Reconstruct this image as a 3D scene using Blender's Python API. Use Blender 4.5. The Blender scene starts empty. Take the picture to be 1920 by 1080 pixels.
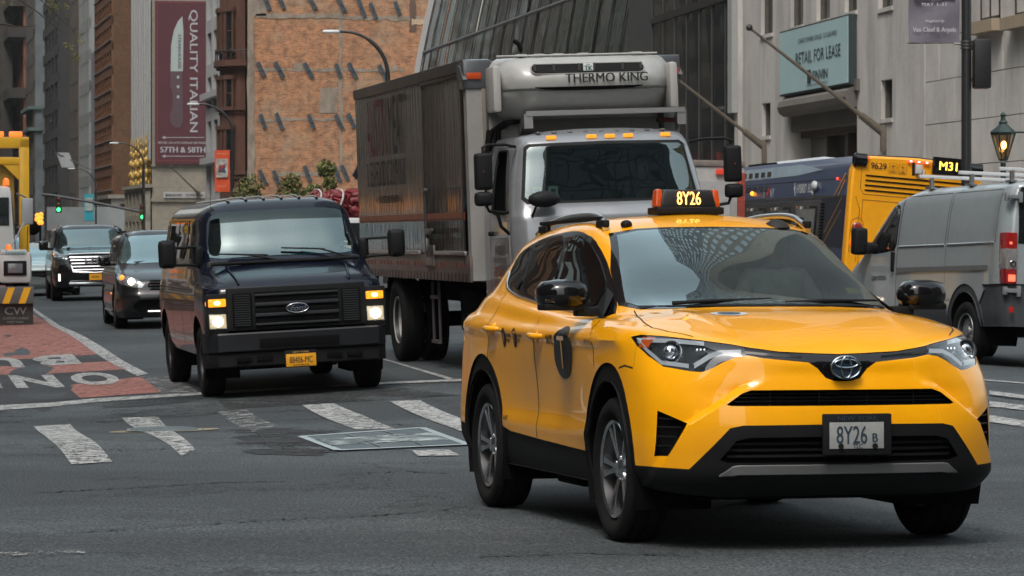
import bpy, bmesh, math, random
import numpy as np
from mathutils import Vector, Matrix
from mathutils.bvhtree import BVHTree
R = math.radians
scene = bpy.context.scene
COL = scene.collection
random.seed(7)

# ------------------------------------------------------------ camera, sky, sun, exposure
F, CX, YH, EYE = 5800.0, 960.0, 442.0, 1.57          # focal length in photo pixels, horizon row, eye height
cam_d = bpy.data.cameras.new('camera')
cam = bpy.data.objects.new('camera', cam_d); COL.objects.link(cam)
cam.location = (0, 0, EYE); cam.rotation_euler = (R(90), 0, 0)
cam_d.sensor_width = 36.0; cam_d.lens = F / 1920 * 36
cam_d.shift_y = -(540 - YH) / 1920
cam_d.clip_start = 0.5; cam_d.clip_end = 4000
cam_d.dof.use_dof = True; cam_d.dof.focus_distance = 19.0; cam_d.dof.aperture_fstop = 15.0
scene.camera = cam
SUN_EL, SUN_AZ = 58.0, 200.0                          # azimuth: compass-like, 0 = +Y
world = bpy.data.worlds.new("World"); scene.world = world; world.use_nodes = True
wn = world.node_tree; wn.nodes.clear()
sky = wn.nodes.new('ShaderNodeTexSky'); sky.sky_type = 'NISHITA'; sky.sun_disc = False
sky.sun_elevation = R(SUN_EL); sky.sun_rotation = R(SUN_AZ); sky.dust_density = 4.0; sky.air_density = 1.6; sky.ozone_density = 1.0
hs = wn.nodes.new('ShaderNodeHueSaturation'); hs.inputs['Saturation'].default_value = 0.48; hs.inputs['Hue'].default_value = 0.47
bg = wn.nodes.new('ShaderNodeBackground'); bg.inputs['Strength'].default_value = 0.15
wo = wn.nodes.new('ShaderNodeOutputWorld')
wn.links.new(sky.outputs[0], hs.inputs['Color']); wn.links.new(hs.outputs[0], bg.inputs[0]); wn.links.new(bg.outputs[0], wo.inputs[0])
sun_d = bpy.data.lights.new('sun', 'SUN'); sun_d.energy = 0.8; sun_d.angle = R(12); sun_d.color = (1.0, 0.97, 0.92)
sun = bpy.data.objects.new('sun', sun_d); COL.objects.link(sun)
_a, _e = R(SUN_AZ), R(SUN_EL)
_s = Vector((math.sin(_a) * math.cos(_e), math.cos(_a) * math.cos(_e), math.sin(_e)))
sun.rotation_euler = _s.to_track_quat('Z', 'Y').to_euler()
scene.view_settings.view_transform = 'Standard'; scene.view_settings.look = 'None'
scene.view_settings.gamma = 1; scene.view_settings.use_curve_mapping = False
scene.view_settings.exposure = 0.74
scene.cycles.max_bounces = 8; scene.cycles.transparent_max_bounces = 12; scene.cycles.caustics_reflective = False
scene.cycles.caustics_refractive = False; scene.cycles.sample_clamp_indirect = 4.0
scene.cycles.use_denoising = True

# ------------------------------------------------------------ materials
MATS = {}
class NT:
    def __init__(s, name):
        s.m = bpy.data.materials.new(name); s.m.use_nodes = True; s.t = s.m.node_tree; s.t.nodes.clear()
        s.out = s.t.nodes.new('ShaderNodeOutputMaterial')
    def n(s, typ, **kw):
        x = s.t.nodes.new('ShaderNode' + typ)
        for k, v in kw.items():
            if k[0] == '_': setattr(x, k[1:], v)
            else:
                x.inputs[k.replace('__', ' ')].default_value = v
        return x
    def l(s, a, b): s.t.links.new(a, b)
    def noise(s, scale, detail=4, rough=.6, coord=None, stretch=None):
        tc = s.n('TexCoord')
        o = tc.outputs['Object']
        if stretch:
            mp = s.n('Mapping'); mp.inputs['Scale'].default_value = stretch; s.l(o, mp.inputs[0]); o = mp.outputs[0]
        x = s.n('TexNoise', Scale=scale, Detail=detail, Roughness=rough); s.l(o, x.inputs['Vector']); return x.outputs[0]
    def ramp(s, fac, stops):
        r = s.n('ValToRGB'); e = r.color_ramp.elements
        while len(e) < len(stops): e.new(.5)
        for el, (p, c) in zip(e, stops):
            el.position = p; el.color = (*c, 1) if len(c) == 3 else c
        s.l(fac, r.inputs[0]); return r.outputs[0]
    def mix(s, f, a, b, typ='MIX'):
        x = s.t.nodes.new('ShaderNodeMix'); x.data_type = 'RGBA'; x.blend_type = typ
        for i, v in ((0, f), (6, a), (7, b)):
            if hasattr(v, 'links') or hasattr(v, 'is_output'): s.l(v, x.inputs[i])
            else: x.inputs[i].default_value = v if i == 0 else (*v, 1)
        return x.outputs[2]
    def math(s, op, a, b=0.0):
        x = s.n('Math'); x.operation = op
        for i, v in ((0, a), (1, b)):
            if hasattr(v, 'is_output'): s.l(v, x.inputs[i])
            else: x.inputs[i].default_value = v
        return x.outputs[0]
def c3(c): return tuple(c)
def mat(name, col=(.5,.5,.5), rough=.5, metal=0.0, coat=0.0, var=.12, vs=6.0, bump=0.0, bs=60.0, emit=None, es=1.0, spec=.5, dirt=0.0, coatr=.03, aniso=None):
    if name in MATS: return MATS[name]
    k = NT(name); b = k.n('BsdfPrincipled')
    b.inputs['Roughness'].default_value = rough; b.inputs['Metallic'].default_value = metal
    b.inputs['Specular IOR Level'].default_value = spec
    b.inputs['Coat Weight'].default_value = coat; b.inputs['Coat Roughness'].default_value = coatr
    if var > 0:
        f = k.noise(vs)
        a = tuple(max(0, x * (1 - var)) for x in col); c = tuple(min(1, x * (1 + var)) for x in col)
        o = k.ramp(f, [(.3, a), (.7, c)])
        if dirt > 0:
            f2 = k.noise(2.2, 8, .7); g = k.ramp(f2, [(.45, (0,0,0)), (.75, (dirt,)*3)])
            o = k.mix(g, o, (.10,.095,.085))
        k.l(o, b.inputs['Base Color'])
    else: b.inputs['Base Color'].default_value = (*col, 1)
    if bump > 0:
        bp = k.n('Bump', Strength=bump, Distance=.01); k.l(k.noise(bs, 5), bp.inputs['Height']); k.l(bp.outputs[0], b.inputs['Normal'])
    if emit:
        b.inputs['Emission Color'].default_value = (*emit, 1); b.inputs['Emission Strength'].default_value = es
    k.l(b.outputs[0], k.out.inputs[0]); MATS[name] = k.m; return k.m
def glass(name, tint=(.3,.36,.34), boost=1.7, rough=0.0, wav=0.0, gcol=(1,1,1), wsc=1.2):
    if name in MATS: return MATS[name]
    k = NT(name); tr = k.n('BsdfTransparent'); tr.inputs[0].default_value = (*tint, 1)
    gl = k.n('BsdfGlossy'); gl.inputs['Roughness'].default_value = rough; gl.inputs[0].default_value = (*gcol, 1)
    lw = k.n('LayerWeight', Blend=.5); f = k.math('POWER', lw.outputs['Facing'], 4.0); f = k.math('MULTIPLY_ADD', f, .92)
    f.node.inputs[2].default_value = .05; f = k.math('MULTIPLY', f, boost); f = k.math('MINIMUM', f, 1.0)
    if wav:
        bp = k.n('Bump', Strength=wav, Distance=.05); k.l(k.noise(wsc, 2), bp.inputs['Height']); k.l(bp.outputs[0], gl.inputs['Normal'])
    mx = k.n('MixShader'); k.l(f, mx.inputs[0]); k.l(tr.outputs[0], mx.inputs[1]); k.l(gl.outputs[0], mx.inputs[2])
    k.l(mx.outputs[0], k.out.inputs[0]); MATS[name] = k.m; return k.m
def road_paint(name, col, wear=.5, sc=14.0, fine=120.0):
    """worn thermoplastic paint: holes show the asphalt below"""
    if name in MATS: return MATS[name]
    k = NT(name); b = k.n('BsdfPrincipled'); b.inputs['Roughness'].default_value = .75
    f = k.noise(1.7, 4); o = k.ramp(f, [(.3, tuple(x*.78 for x in col)), (.7, col)])
    g = k.noise(fine, 3); o = k.mix(k.ramp(g, [(.4, (.0,)*3), (.7, (.35,)*3)]), o, (.08,.08,.08))
    k.l(o, b.inputs['Base Color'])
    n1 = k.noise(sc, 6, .75); n2 = k.noise(fine, 4, .7)
    s = k.math('ADD', k.math('MULTIPLY', n1, .6), k.math('MULTIPLY', n2, .4))
    th = .5 + (wear - .5) * .35
    al = k.ramp(s, [(th - .03, (0,0,0)), (th + .03, (1,1,1))])
    tr = k.n('BsdfTransparent'); mx = k.n('MixShader'); k.l(al, mx.inputs[0]); k.l(tr.outputs[0], mx.inputs[1]); k.l(b.outputs[0], mx.inputs[2])
    k.l(mx.outputs[0], k.out.inputs[0]); MATS[name] = k.m; return k.m

# ------------------------------------------------------------ mesh helpers
class MB:
    def __init__(s): s.bm = bmesh.new(); s.mi = 0
    def _f(s, vs):
        try:
            f = s.bm.faces.new(vs); f.material_index = s.mi; return f
        except ValueError: return None
    def add(s, V, Fc, M=None):
        vs = [s.bm.verts.new(M @ Vector(v) if M else v) for v in V]
        for f in Fc: s._f([vs[i] for i in f])
        return vs
    def box(s, c, d, M=None, bev=0.0, taper=None):
        x, y, z = d[0]/2, d[1]/2, d[2]/2; t = taper or (1, 1)
        V = [(c[0]+sx*x*(t[0] if sz>0 else 1), c[1]+sy*y*(t[1] if sz>0 else 1), c[2]+sz*z) for sz in (-1,1) for sy in (-1,1) for sx in (-1,1)]
        Fc = [(0,2,3,1),(4,5,7,6),(0,1,5,4),(2,6,7,3),(0,4,6,2),(1,3,7,5)]
        if bev > 0:
            b2 = bmesh.new(); vs = [b2.verts.new(v) for v in V]
            for f in Fc: b2.faces.new([vs[i] for i in f])
            bmesh.ops.bevel(b2, geom=b2.edges[:] , offset=min(bev, min(d)*.45), segments=2, profile=.6, affect='EDGES')
            b2.verts.index_update(); V2 = [v.co.copy() for v in b2.verts]; F2 = [[v.index for v in f.verts] for f in b2.faces]; b2.free()
            return s.add(V2, F2, M)
        return s.add(V, Fc, M)
    def cyl(s, p0, p1, r0, r1=None, n=14, cap=True, M=None):
        p0, p1 = Vector(p0), Vector(p1); r1 = r0 if r1 is None else r1
        q = (p1-p0).to_track_quat('Z', 'Y'); V = []
        for p, r in ((p0, r0), (p1, r1)):
            for i in range(n):
                a = 2*math.pi*i/n; V.append(p + q @ Vector((r*math.cos(a), r*math.sin(a), 0)))
        Fc = [(i, (i+1)%n, n+(i+1)%n, n+i) for i in range(n)]
        if cap: Fc += [tuple(reversed(range(n))), tuple(range(n, 2*n))]
        return s.add(V, Fc, M)
    def tube(s, pts, r, n=8, M=None, closed=False):
        pts = [Vector(p) for p in pts]; V = []; Fc = []; L = len(pts)
        rr = r if isinstance(r, (list, tuple)) else [r]*L
        up = Vector((0,0,1))
        for i, p in enumerate(pts):
            t = (pts[(i+1)%L if closed else min(i+1, L-1)] - pts[(i-1)%L if closed else max(i-1, 0)]).normalized()
            a = t.cross(up)
            if a.length < 1e-3: a = t.cross(Vector((0,1,0)))
            a.normalize(); b = t.cross(a)
            for j in range(n):
                w = 2*math.pi*j/n; V.append(p + (a*math.cos(w) + b*math.sin(w))*rr[i])
        for i in range(L if closed else L-1):
            k = (i+1) % L
            for j in range(n): Fc.append((i*n+j, i*n+(j+1)%n, k*n+(j+1)%n, k*n+j))
        if not closed: Fc += [tuple(reversed(range(n))), tuple(range((L-1)*n, L*n))]
        return s.add(V, Fc, M)
    def lathe(s, prof, o=(0,0,0), axis='y', n=40, M=None, closed=False):
        """prof: list of (along-axis, radius)"""
        V = []; o = Vector(o)
        for (h, r) in prof:
            for i in range(n):
                a = 2*math.pi*i/n; c, d = r*math.cos(a), r*math.sin(a)
                V.append(o + {'y': Vector((c, h, d)), 'z': Vector((c, d, h)), 'x': Vector((h, c, d))}[axis])
        L = len(prof); Fc = []
        for i in range(L-1 + (1 if closed else 0)):
            k = (i+1) % L
            for j in range(n): Fc.append((i*n+j, i*n+(j+1)%n, k*n+(j+1)%n, k*n+j))
        return s.add(V, Fc, M)
    def prism(s, poly, o, a, b, t, M=None):
        """2D polygon in plane (a,b) at origin o, thickness vector t"""
        o, a, b, t = Vector(o), Vector(a), Vector(b), Vector(t)
        n = len(poly); V = [o + a*p[0] + b*p[1] for p in poly]; V += [v + t for v in V]
        Fc = [tuple(range(n)), tuple(reversed(range(n, 2*n)))] + [(i, n+i, n+(i+1)%n, (i+1)%n) for i in range(n)]
        return s.add(V, Fc, M)
    def quad(s, a, b, c, d): return s.add([a,b,c,d], [(0,1,2,3)])
    def sphere(s, c, r, n=16, sc=(1,1,1), M=None):
        prof = [(-math.cos(math.pi*i/(n//2)), math.sin(math.pi*i/(n//2))) for i in range(n//2+1)]
        V = []; Fc = []
        for h, q in prof:
            for j in range(n):
                w = 2*math.pi*j/n; V.append((c[0]+r*sc[0]*max(q,1e-4)*math.cos(w), c[1]+r*sc[1]*max(q,1e-4)*math.sin(w), c[2]+r*sc[2]*h))
        for i in range(len(prof)-1):
            for j in range(n): Fc.append((i*n+j, i*n+(j+1)%n, (i+1)*n+(j+1)%n, (i+1)*n+j))
        return s.add(V, Fc, M)
    def text(s, txt, o, a, b, size, bold=0.0, xs=1.0, align='CENTER', shear=0.0, proj=None, sp=1.0):
        bb = 0
        if bold > .003: bb = bold*1.15
        bold = 0.0
        V, Fc = text_mesh(txt, bold, align, shear, sp)
        o, a, b = Vector(o), Vector(a).normalized(), Vector(b).normalized()
        P = [o + a*(v[0]*size*xs) + b*(v[1]*size) for v in V]
        nn = a.cross(b)
        for k in ((-1, 0, 1) if bb else (0,)):
            Q = [p + a*(k*bb*size) for p in P]
            if proj: Q = [proj(p) for p in Q]
            s.add([q + nn*(k*.0005) for q in Q], Fc)
    def build(s, name, mats, parent=None, smooth=35, recalc=True, solid=0.0):
        bm = s.bm
        if recalc: bmesh.ops.recalc_face_normals(bm, faces=bm.faces[:])
        if smooth:
            lim = R(smooth)
            for f in bm.faces: f.smooth = True
            for e in bm.edges:
                if len(e.link_faces) == 2:
                    try: e.smooth = e.calc_face_angle() < lim
                    except ValueError: pass
        me = bpy.data.meshes.new(name); bm.to_mesh(me); bm.free()
        for m in (mats if isinstance(mats, (list, tuple)) else [mats]): me.materials.append(m)
        o = bpy.data.objects.new(name, me); COL.objects.link(o)
        if parent: o.parent = parent
        return o
_TX = {}
def text_mesh(txt, bold=0.0, align='CENTER', shear=0.0, sp=1.0):
    k = (txt, bold, align, shear, sp)
    if k in _TX: return _TX[k]
    cu = bpy.data.curves.new('lettering', 'FONT'); cu.body = txt; cu.size = 1.0; cu.offset = bold; cu.align_x = align
    cu.align_y = 'CENTER'; cu.shear = shear; cu.resolution_u = 3; cu.space_character = sp; cu.fill_mode = 'FRONT'
    o = bpy.data.objects.new('lettering', cu); COL.objects.link(o)
    dg = bpy.context.evaluated_depsgraph_get(); me = bpy.data.meshes.new_from_object(o.evaluated_get(dg))
    V = [tuple(v.co) for v in me.vertices]; Fc = [tuple(p.vertices) for p in me.polygons]
    bpy.data.objects.remove(o); bpy.data.curves.remove(cu); bpy.data.meshes.remove(me)
    if V:
        ys = [v[1] for v in V]; m = (min(ys)+max(ys))/2; V = [(v[0], v[1]-m, 0) for v in V]
    _TX[k] = (V, Fc); return _TX[k]
def tag(o, label=None, cat=None, group=None, kind=None):
    if label: o['label'] = label
    if cat: o['category'] = cat
    if group: o['group'] = group
    if kind: o['kind'] = kind
    return o
def empty(name, loc=(0,0,0), rz=0.0):
    o = bpy.data.objects.new(name, None); COL.objects.link(o); o.empty_display_size = .3
    o.location = loc; o.rotation_euler = (0, 0, rz); return o
def copy_tree(o, parent=None):
    c = o.copy(); COL.objects.link(c); c.parent = parent
    for ch in list(o.children): copy_tree(ch, c)
    return c

# ------------------------------------------------------------ ground shape
TH = R(11)                                            # the street runs away to the left of the view axis
SD = Vector((-math.sin(TH), math.cos(TH), 0)); SU = Vector((math.cos(TH), math.sin(TH), 0))
def sstep(a, b, x):
    t = min(1, max(0, (x-a)/(b-a))); return t*t*(3-2*t)
def gz(X, Y):
    u = X*SU.x + Y*SU.y
    if u < 7: g = max(-.27, .05*(u-7))
    elif u < 10: g = .03*(u-7)
    else: g = max(-.25, .09 - .035*(u-10))
    A = sstep(22, 31, Y)*(1 - .55*sstep(42, 53, Y))
    I = .022*(18-Y) if Y < 18 else 0
    if Y < 13: I = .11 + .004*(13-Y)
    I = min(I, .15)
    return A*g + I
def at(px, py, dz=0.0):
    """point of the ground seen at a photo pixel"""
    dx, dz_ = (px-CX)/F, -(py-YH)/F
    Y = 20.0
    for _ in range(60):
        z = gz(dx*Y, Y); Y = .5*Y + .5*min(600, max(5, (z-EYE)/dz_))
    return Vector((dx*Y, Y, gz(dx*Y, Y)+dz))
def pt(px, py, Y): return Vector(((px-CX)/F*Y, Y, EYE-(py-YH)/F*Y))
def place_vehicle(o, X, Y, deg, wb0, wb1, tr, pitch=0.0, roll=0.0, drive_away=False):
    """X, Y: ground point below the middle of the front bumper; local x runs to the rear, local y to the vehicle's right"""
    t = R(deg); b = Vector((-math.sin(t), math.cos(t), 0)); l = Vector((math.cos(t), math.sin(t), 0))
    if drive_away: b, l = -b, -l
    P = Vector((X, Y, 0)); Z = {}
    for i, w in enumerate((wb0, wb1)):
        for j in (-1, 1):
            q = P + b*w + l*(j*tr/2); Z[i, j] = gz(q.x, q.y)
    zf, zr = (Z[0,-1]+Z[0,1])/2, (Z[1,-1]+Z[1,1])/2
    rl = ((Z[0,1]-Z[0,-1]) + (Z[1,1]-Z[1,-1]))/2/tr + roll
    pi_ = (zf-zr)/(wb1-wb0) + pitch
    u = Vector((0,0,1)); b2 = (b - u*math.tan(pi_)).normalized(); l2 = (l + u*math.tan(rl)); u2 = b2.cross(-l2).normalized(); 
    y2 = u2.cross(b2).normalized()
    zc = zf + (zf-zr)/(wb1-wb0)*wb0 + pitch*(wb0+wb1)/2
    M = Matrix((b2, y2, u2)).transposed().to_4x4(); M.translation = (X, Y, zc)
    o.matrix_world = M; return o
# ------------------------------------------------------------ body shells: rings of control points, splined, then cut along real outlines
def _spl(P, n, axis, nat=True):
    """cubic Hermite through control points along an axis, chord-length spaced; n samples per span"""
    P = np.moveaxis(P, axis, 0); m = P.shape[0]
    d = np.linalg.norm(np.diff(P, axis=0), axis=-1); d = np.maximum(d.reshape(m-1, -1).mean(1), 1e-3)
    s = np.concatenate([[0], np.cumsum(d)])
    T = np.zeros_like(P)
    for i in range(m):
        if i == 0: T[i] = (P[1]-P[0])/d[0]
        elif i == m-1: T[i] = (P[-1]-P[-2])/d[-1]
        else:
            a, b = (P[i]-P[i-1])/d[i-1], (P[i+1]-P[i])/d[i]; T[i] = (a*d[i] + b*d[i-1])/(d[i]+d[i-1])
    out = []
    for i in range(m-1):
        for k in range(n + (1 if i == m-2 else 0)):
            t = k/n; h = d[i]
            out.append((2*t**3-3*t**2+1)*P[i] + (t**3-2*t**2+t)*h*T[i] + (-2*t**3+3*t**2)*P[i+1] + (t**3-t**2)*h*T[i+1])
    return np.moveaxis(np.array(out), 0, axis)
class Shell:
    def __init__(s, rows, nu=5, nv=5, top=True):
        P = np.array(rows, float)                      # rows x cols x 3, y >= 0
        m = np.array([1, -1, 1])
        P = np.concatenate([(P[:, 1:3]*m)[:, ::-1], P, (P[:, -3:-1]*m)[:, ::-1]], 1)   # mirrored ghosts keep the centre smooth
        if top: P = np.concatenate([P, (P[-3:-1]*m)[::-1]], 0)
        G = _spl(_spl(P, nu, 1), nv, 0)
        G = G[:, 2*nu:G.shape[1]-2*nu]
        if top: G = G[:G.shape[0]-2*nv]
        s.G = G; s.nu, s.nv = nu, nv
        s.bm = bmesh.new(); nr, nc = G.shape[:2]
        V = [[s.bm.verts.new((float(G[i,j,0]), max(0.0, float(G[i,j,1])) if j not in (0, nc-1) and not (top and i == nr-1) else 0.0, float(G[i,j,2]))) for j in range(nc)] for i in range(nr)]
        s.reg = s.bm.faces.layers.int.new('region')
        for i in range(nr-1):
            for j in range(nc-1):
                q = (V[i][j], V[i][j+1], V[i+1][j+1], V[i+1][j])
                try: s.bm.faces.new(q)
                except ValueError: pass
        bmesh.ops.remove_doubles(s.bm, verts=s.bm.verts[:], dist=2e-4)
        s.bm.normal_update()
        s.bvh = BVHTree.FromBMesh(s.bm)
    def deform(s, fn):
        for v in s.bm.verts: v.co = fn(v.co)
        s.bm.normal_update(); s.bvh = BVHTree.FromBMesh(s.bm); s._n = 1
    def pair(s, reg, name, mt, parent, **k):
        sm = k.pop('smooth', 35)
        return [s.take(reg, both=False, flip=fl, **k).build(name, mt, parent, sm, recalc=False) for fl in (False, True)]
    def side_y(s, x, z, off=.0):
        h = s.bvh.ray_cast(Vector((x, 3, z)), Vector((0, -1, 0)))
        return (h[0].y if h[0] else .9) + off
    def front_x(s, y, z, off=.0):
        h = s.bvh.ray_cast(Vector((-3, abs(y), z)), Vector((1, 0, 0)))
        return (h[0].x if h[0] else 0) - off
    def top_z(s, x, y, off=.0):
        h = s.bvh.ray_cast(Vector((x, abs(y), 5)), Vector((0, 0, -1)))
        return (h[0].z if h[0] else 1) + off
    def cut(s, poly, ax, reg, sel=None, only=None):
        """ax 'y': outline in (x,z) seen from the side; 'x': outline in (y,z) seen from the front; 'z': (x,y) from above"""
        ia, ib = {'y': (0, 2), 'x': (1, 2), 'z': (0, 1)}[ax]; bm = s.bm
        sel = sel or (lambda c: True)
        if reg != 0 or True:
            n = len(poly)
            for i in range(n):
                a, b = poly[i], poly[(i+1) % n]
                lo = (min(a[0], b[0])-1e-4, min(a[1], b[1])-1e-4); hi = (max(a[0], b[0])+1e-4, max(a[1], b[1])+1e-4)
                fs = []
                for f in bm.faces:
                    c0 = [v.co[ia] for v in f.verts]; c1 = [v.co[ib] for v in f.verts]
                    if max(c0) < lo[0] or min(c0) > hi[0] or max(c1) < lo[1] or min(c1) > hi[1]: continue
                    if sel(f.calc_center_median()): fs.append(f)
                if not fs: continue
                co = Vector((0,0,0)); co[ia], co[ib] = a[0], a[1]
                no = Vector((0,0,0)); no[ia], no[ib] = (b[1]-a[1]), -(b[0]-a[0])
                if no.length < 1e-7: continue
                g = list(fs) + list({e for f in fs for e in f.edges}) + list({v for f in fs for v in f.verts})
                bmesh.ops.bisect_plane(bm, geom=g, plane_co=co, plane_no=no.normalized(), dist=2e-5)
        L = bm.faces.layers.int['region']
        for f in bm.faces:
            c = f.calc_center_median()
            if only is not None and f[L] not in only: continue
            if sel(c) and inside(poly, c[ia], c[ib]): f[L] = reg
    def take(s, reg, both=True, flip=False, inset=(0,0,0), wall=False, mirror_only=False, nor=0.0):
        """an MB holding the faces of a region (mirrored over the centre when both)"""
        L = s.bm.faces.layers.int['region']; o = MB(); mp = {}
        fs = [f for f in s.bm.faces if f[L] == reg]
        s.bm.verts.index_update()
        if not getattr(s, '_n', 0): s.bm.normal_update(); s._n = 1
        for sy in ((1, -1) if both else (1,)):
            sg = -1 if flip else sy
            mp = {}
            for f in fs:
                vs = []
                for v in f.verts:
                    k = v.index
                    if True:
                        if k not in mp:
                            c = v.co + Vector(inset) + v.normal*nor*s.nsign
                            if abs(v.co.y) < 1e-6: c.y = 0
                            mp[k] = o.bm.verts.new((c.x, c.y*sg, c.z))
                        vs.append(mp[k])
                try: o.bm.faces.new(vs if sg > 0 else vs[::-1])
                except ValueError: pass
            if wall:
                for f in fs:
                    for e in f.edges:
                        if sum(1 for g in e.link_faces if g[L] == reg) == 1 and not (both and abs(e.verts[0].co.y) < 1e-5 and abs(e.verts[1].co.y) < 1e-5):
                            a, b = e.verts; A = o.bm.verts.new((a.co.x, a.co.y*sg, a.co.z)); B = o.bm.verts.new((b.co.x, b.co.y*sg, b.co.z))
                            try: o.bm.faces.new((mp[a.index], mp[b.index], B, A))
                            except (ValueError, KeyError): pass
        bmesh.ops.remove_doubles(o.bm, verts=o.bm.verts[:], dist=1e-5)
        return o
    nsign = 1
def inside(poly, x, y):
    c = False; n = len(poly); j = n-1
    for i in range(n):
        xi, yi = poly[i]; xj, yj = poly[j]
        if (yi > y) != (yj > y) and x < (xj-xi)*(y-yi)/(yj-yi)+xi: c = not c
        j = i
    return c
def smooth_poly(p, n=3):
    """closed polygon rounded by corner cutting"""
    for _ in range(n):
        q = []
        for i in range(len(p)):
            a, b = p[i], p[(i+1) % len(p)]
            q += [(.8*a[0]+.2*b[0], .8*a[1]+.2*b[1]), (.2*a[0]+.8*b[0], .2*a[1]+.8*b[1])]
        p = q
    return p
def dens(pts, step=.03):
    out = []
    for a, b in zip(pts[:-1], pts[1:]):
        L = math.hypot(b[0]-a[0], b[1]-a[1]); k = max(1, int(L/step))
        out += [(a[0]+(b[0]-a[0])*i/k, a[1]+(b[1]-a[1])*i/k) for i in range(k)]
    return out + [pts[-1]]
def seam(mb, sh, pts, ax, side=1, w=.005, off=.0012):
    """thin shut line lying on the shell"""
    P = []
    for a, b in dens(pts, .03):
        if ax == 'y': P.append(Vector((a, side*sh.side_y(a, b, off), b)))
        elif ax == 'x': P.append(Vector((sh.front_x(a, b, off), a, b)))
        else: P.append(Vector((a, b, sh.top_z(a, b, off))))
    N = {'y': Vector((0, side, 0)), 'x': Vector((-1, 0, 0)), 'z': Vector((0, 0, 1))}[ax]
    V = []; Fc = []
    for i, p in enumerate(P):
        t = (P[min(i+1, len(P)-1)]-P[max(i-1, 0)]).normalized(); s_ = t.cross(N).normalized()*w
        V += [p+s_, p-s_]
        if i: Fc.append((2*i-2, 2*i-1, 2*i+1, 2*i))
    mb.add(V, Fc)
def arc(cx, cz, r, a0, a1, n=14):
    return [(cx+r*math.cos(R(a0+(a1-a0)*i/n)), cz+r*math.sin(R(a0+(a1-a0)*i/n))) for i in range(n+1)]

M_TYRE = mat('tyre rubber', (.009,.009,.009), .9, var=.2, bump=.15, bs=90, dirt=.06, spec=.2)
M_RIM = mat('alloy rim', (.72,.74,.76), .24, 1.0, var=.08)
M_DARK = mat('underbody black', (.006,.006,.006), .9, var=0, spec=.1)
M_PLASTIC = mat('black grained plastic', (.008,.0085,.009), .6, bump=.08, bs=300, var=.15, spec=.22)
M_GLOSSBLK = mat('gloss black plastic', (.006,.006,.007), .1, coat=.8, var=0, spec=.1)
M_CHROME = mat('chrome', (.75,.76,.77), .12, 1.0, var=0)
M_SEAM = mat('shut line', (.008,.007,.005), .9, var=0)
M_INT = mat('cabin trim', (.03,.03,.032), .8, var=.1)
M_SEAT = mat('seat cloth', (.06,.06,.065), .9, var=.15)
M_WS = glass('windshield glass', (.34,.40,.385), 2.7, gcol=(.86,1,.98))
M_SIDEGL = glass('side window glass', (.25,.28,.27), 2.4)
M_PRIV = glass('privacy glass', (.035,.04,.04), .8)
M_LENS = glass('clear lens', (.85,.88,.9), 1.6)
M_SILV = mat('lamp reflector', (.7,.72,.74), .18, 1.0, var=0)
M_WHITE = mat('white paint', (.62,.62,.60), .35, coat=.4, var=.06, dirt=.25)
M_AMBER = mat('amber lens', (.85,.25,.02), .2, coat=.6, var=0)
M_REDL = mat('red lens', (.45,.02,.015), .15, coat=.8, var=0)

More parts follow.
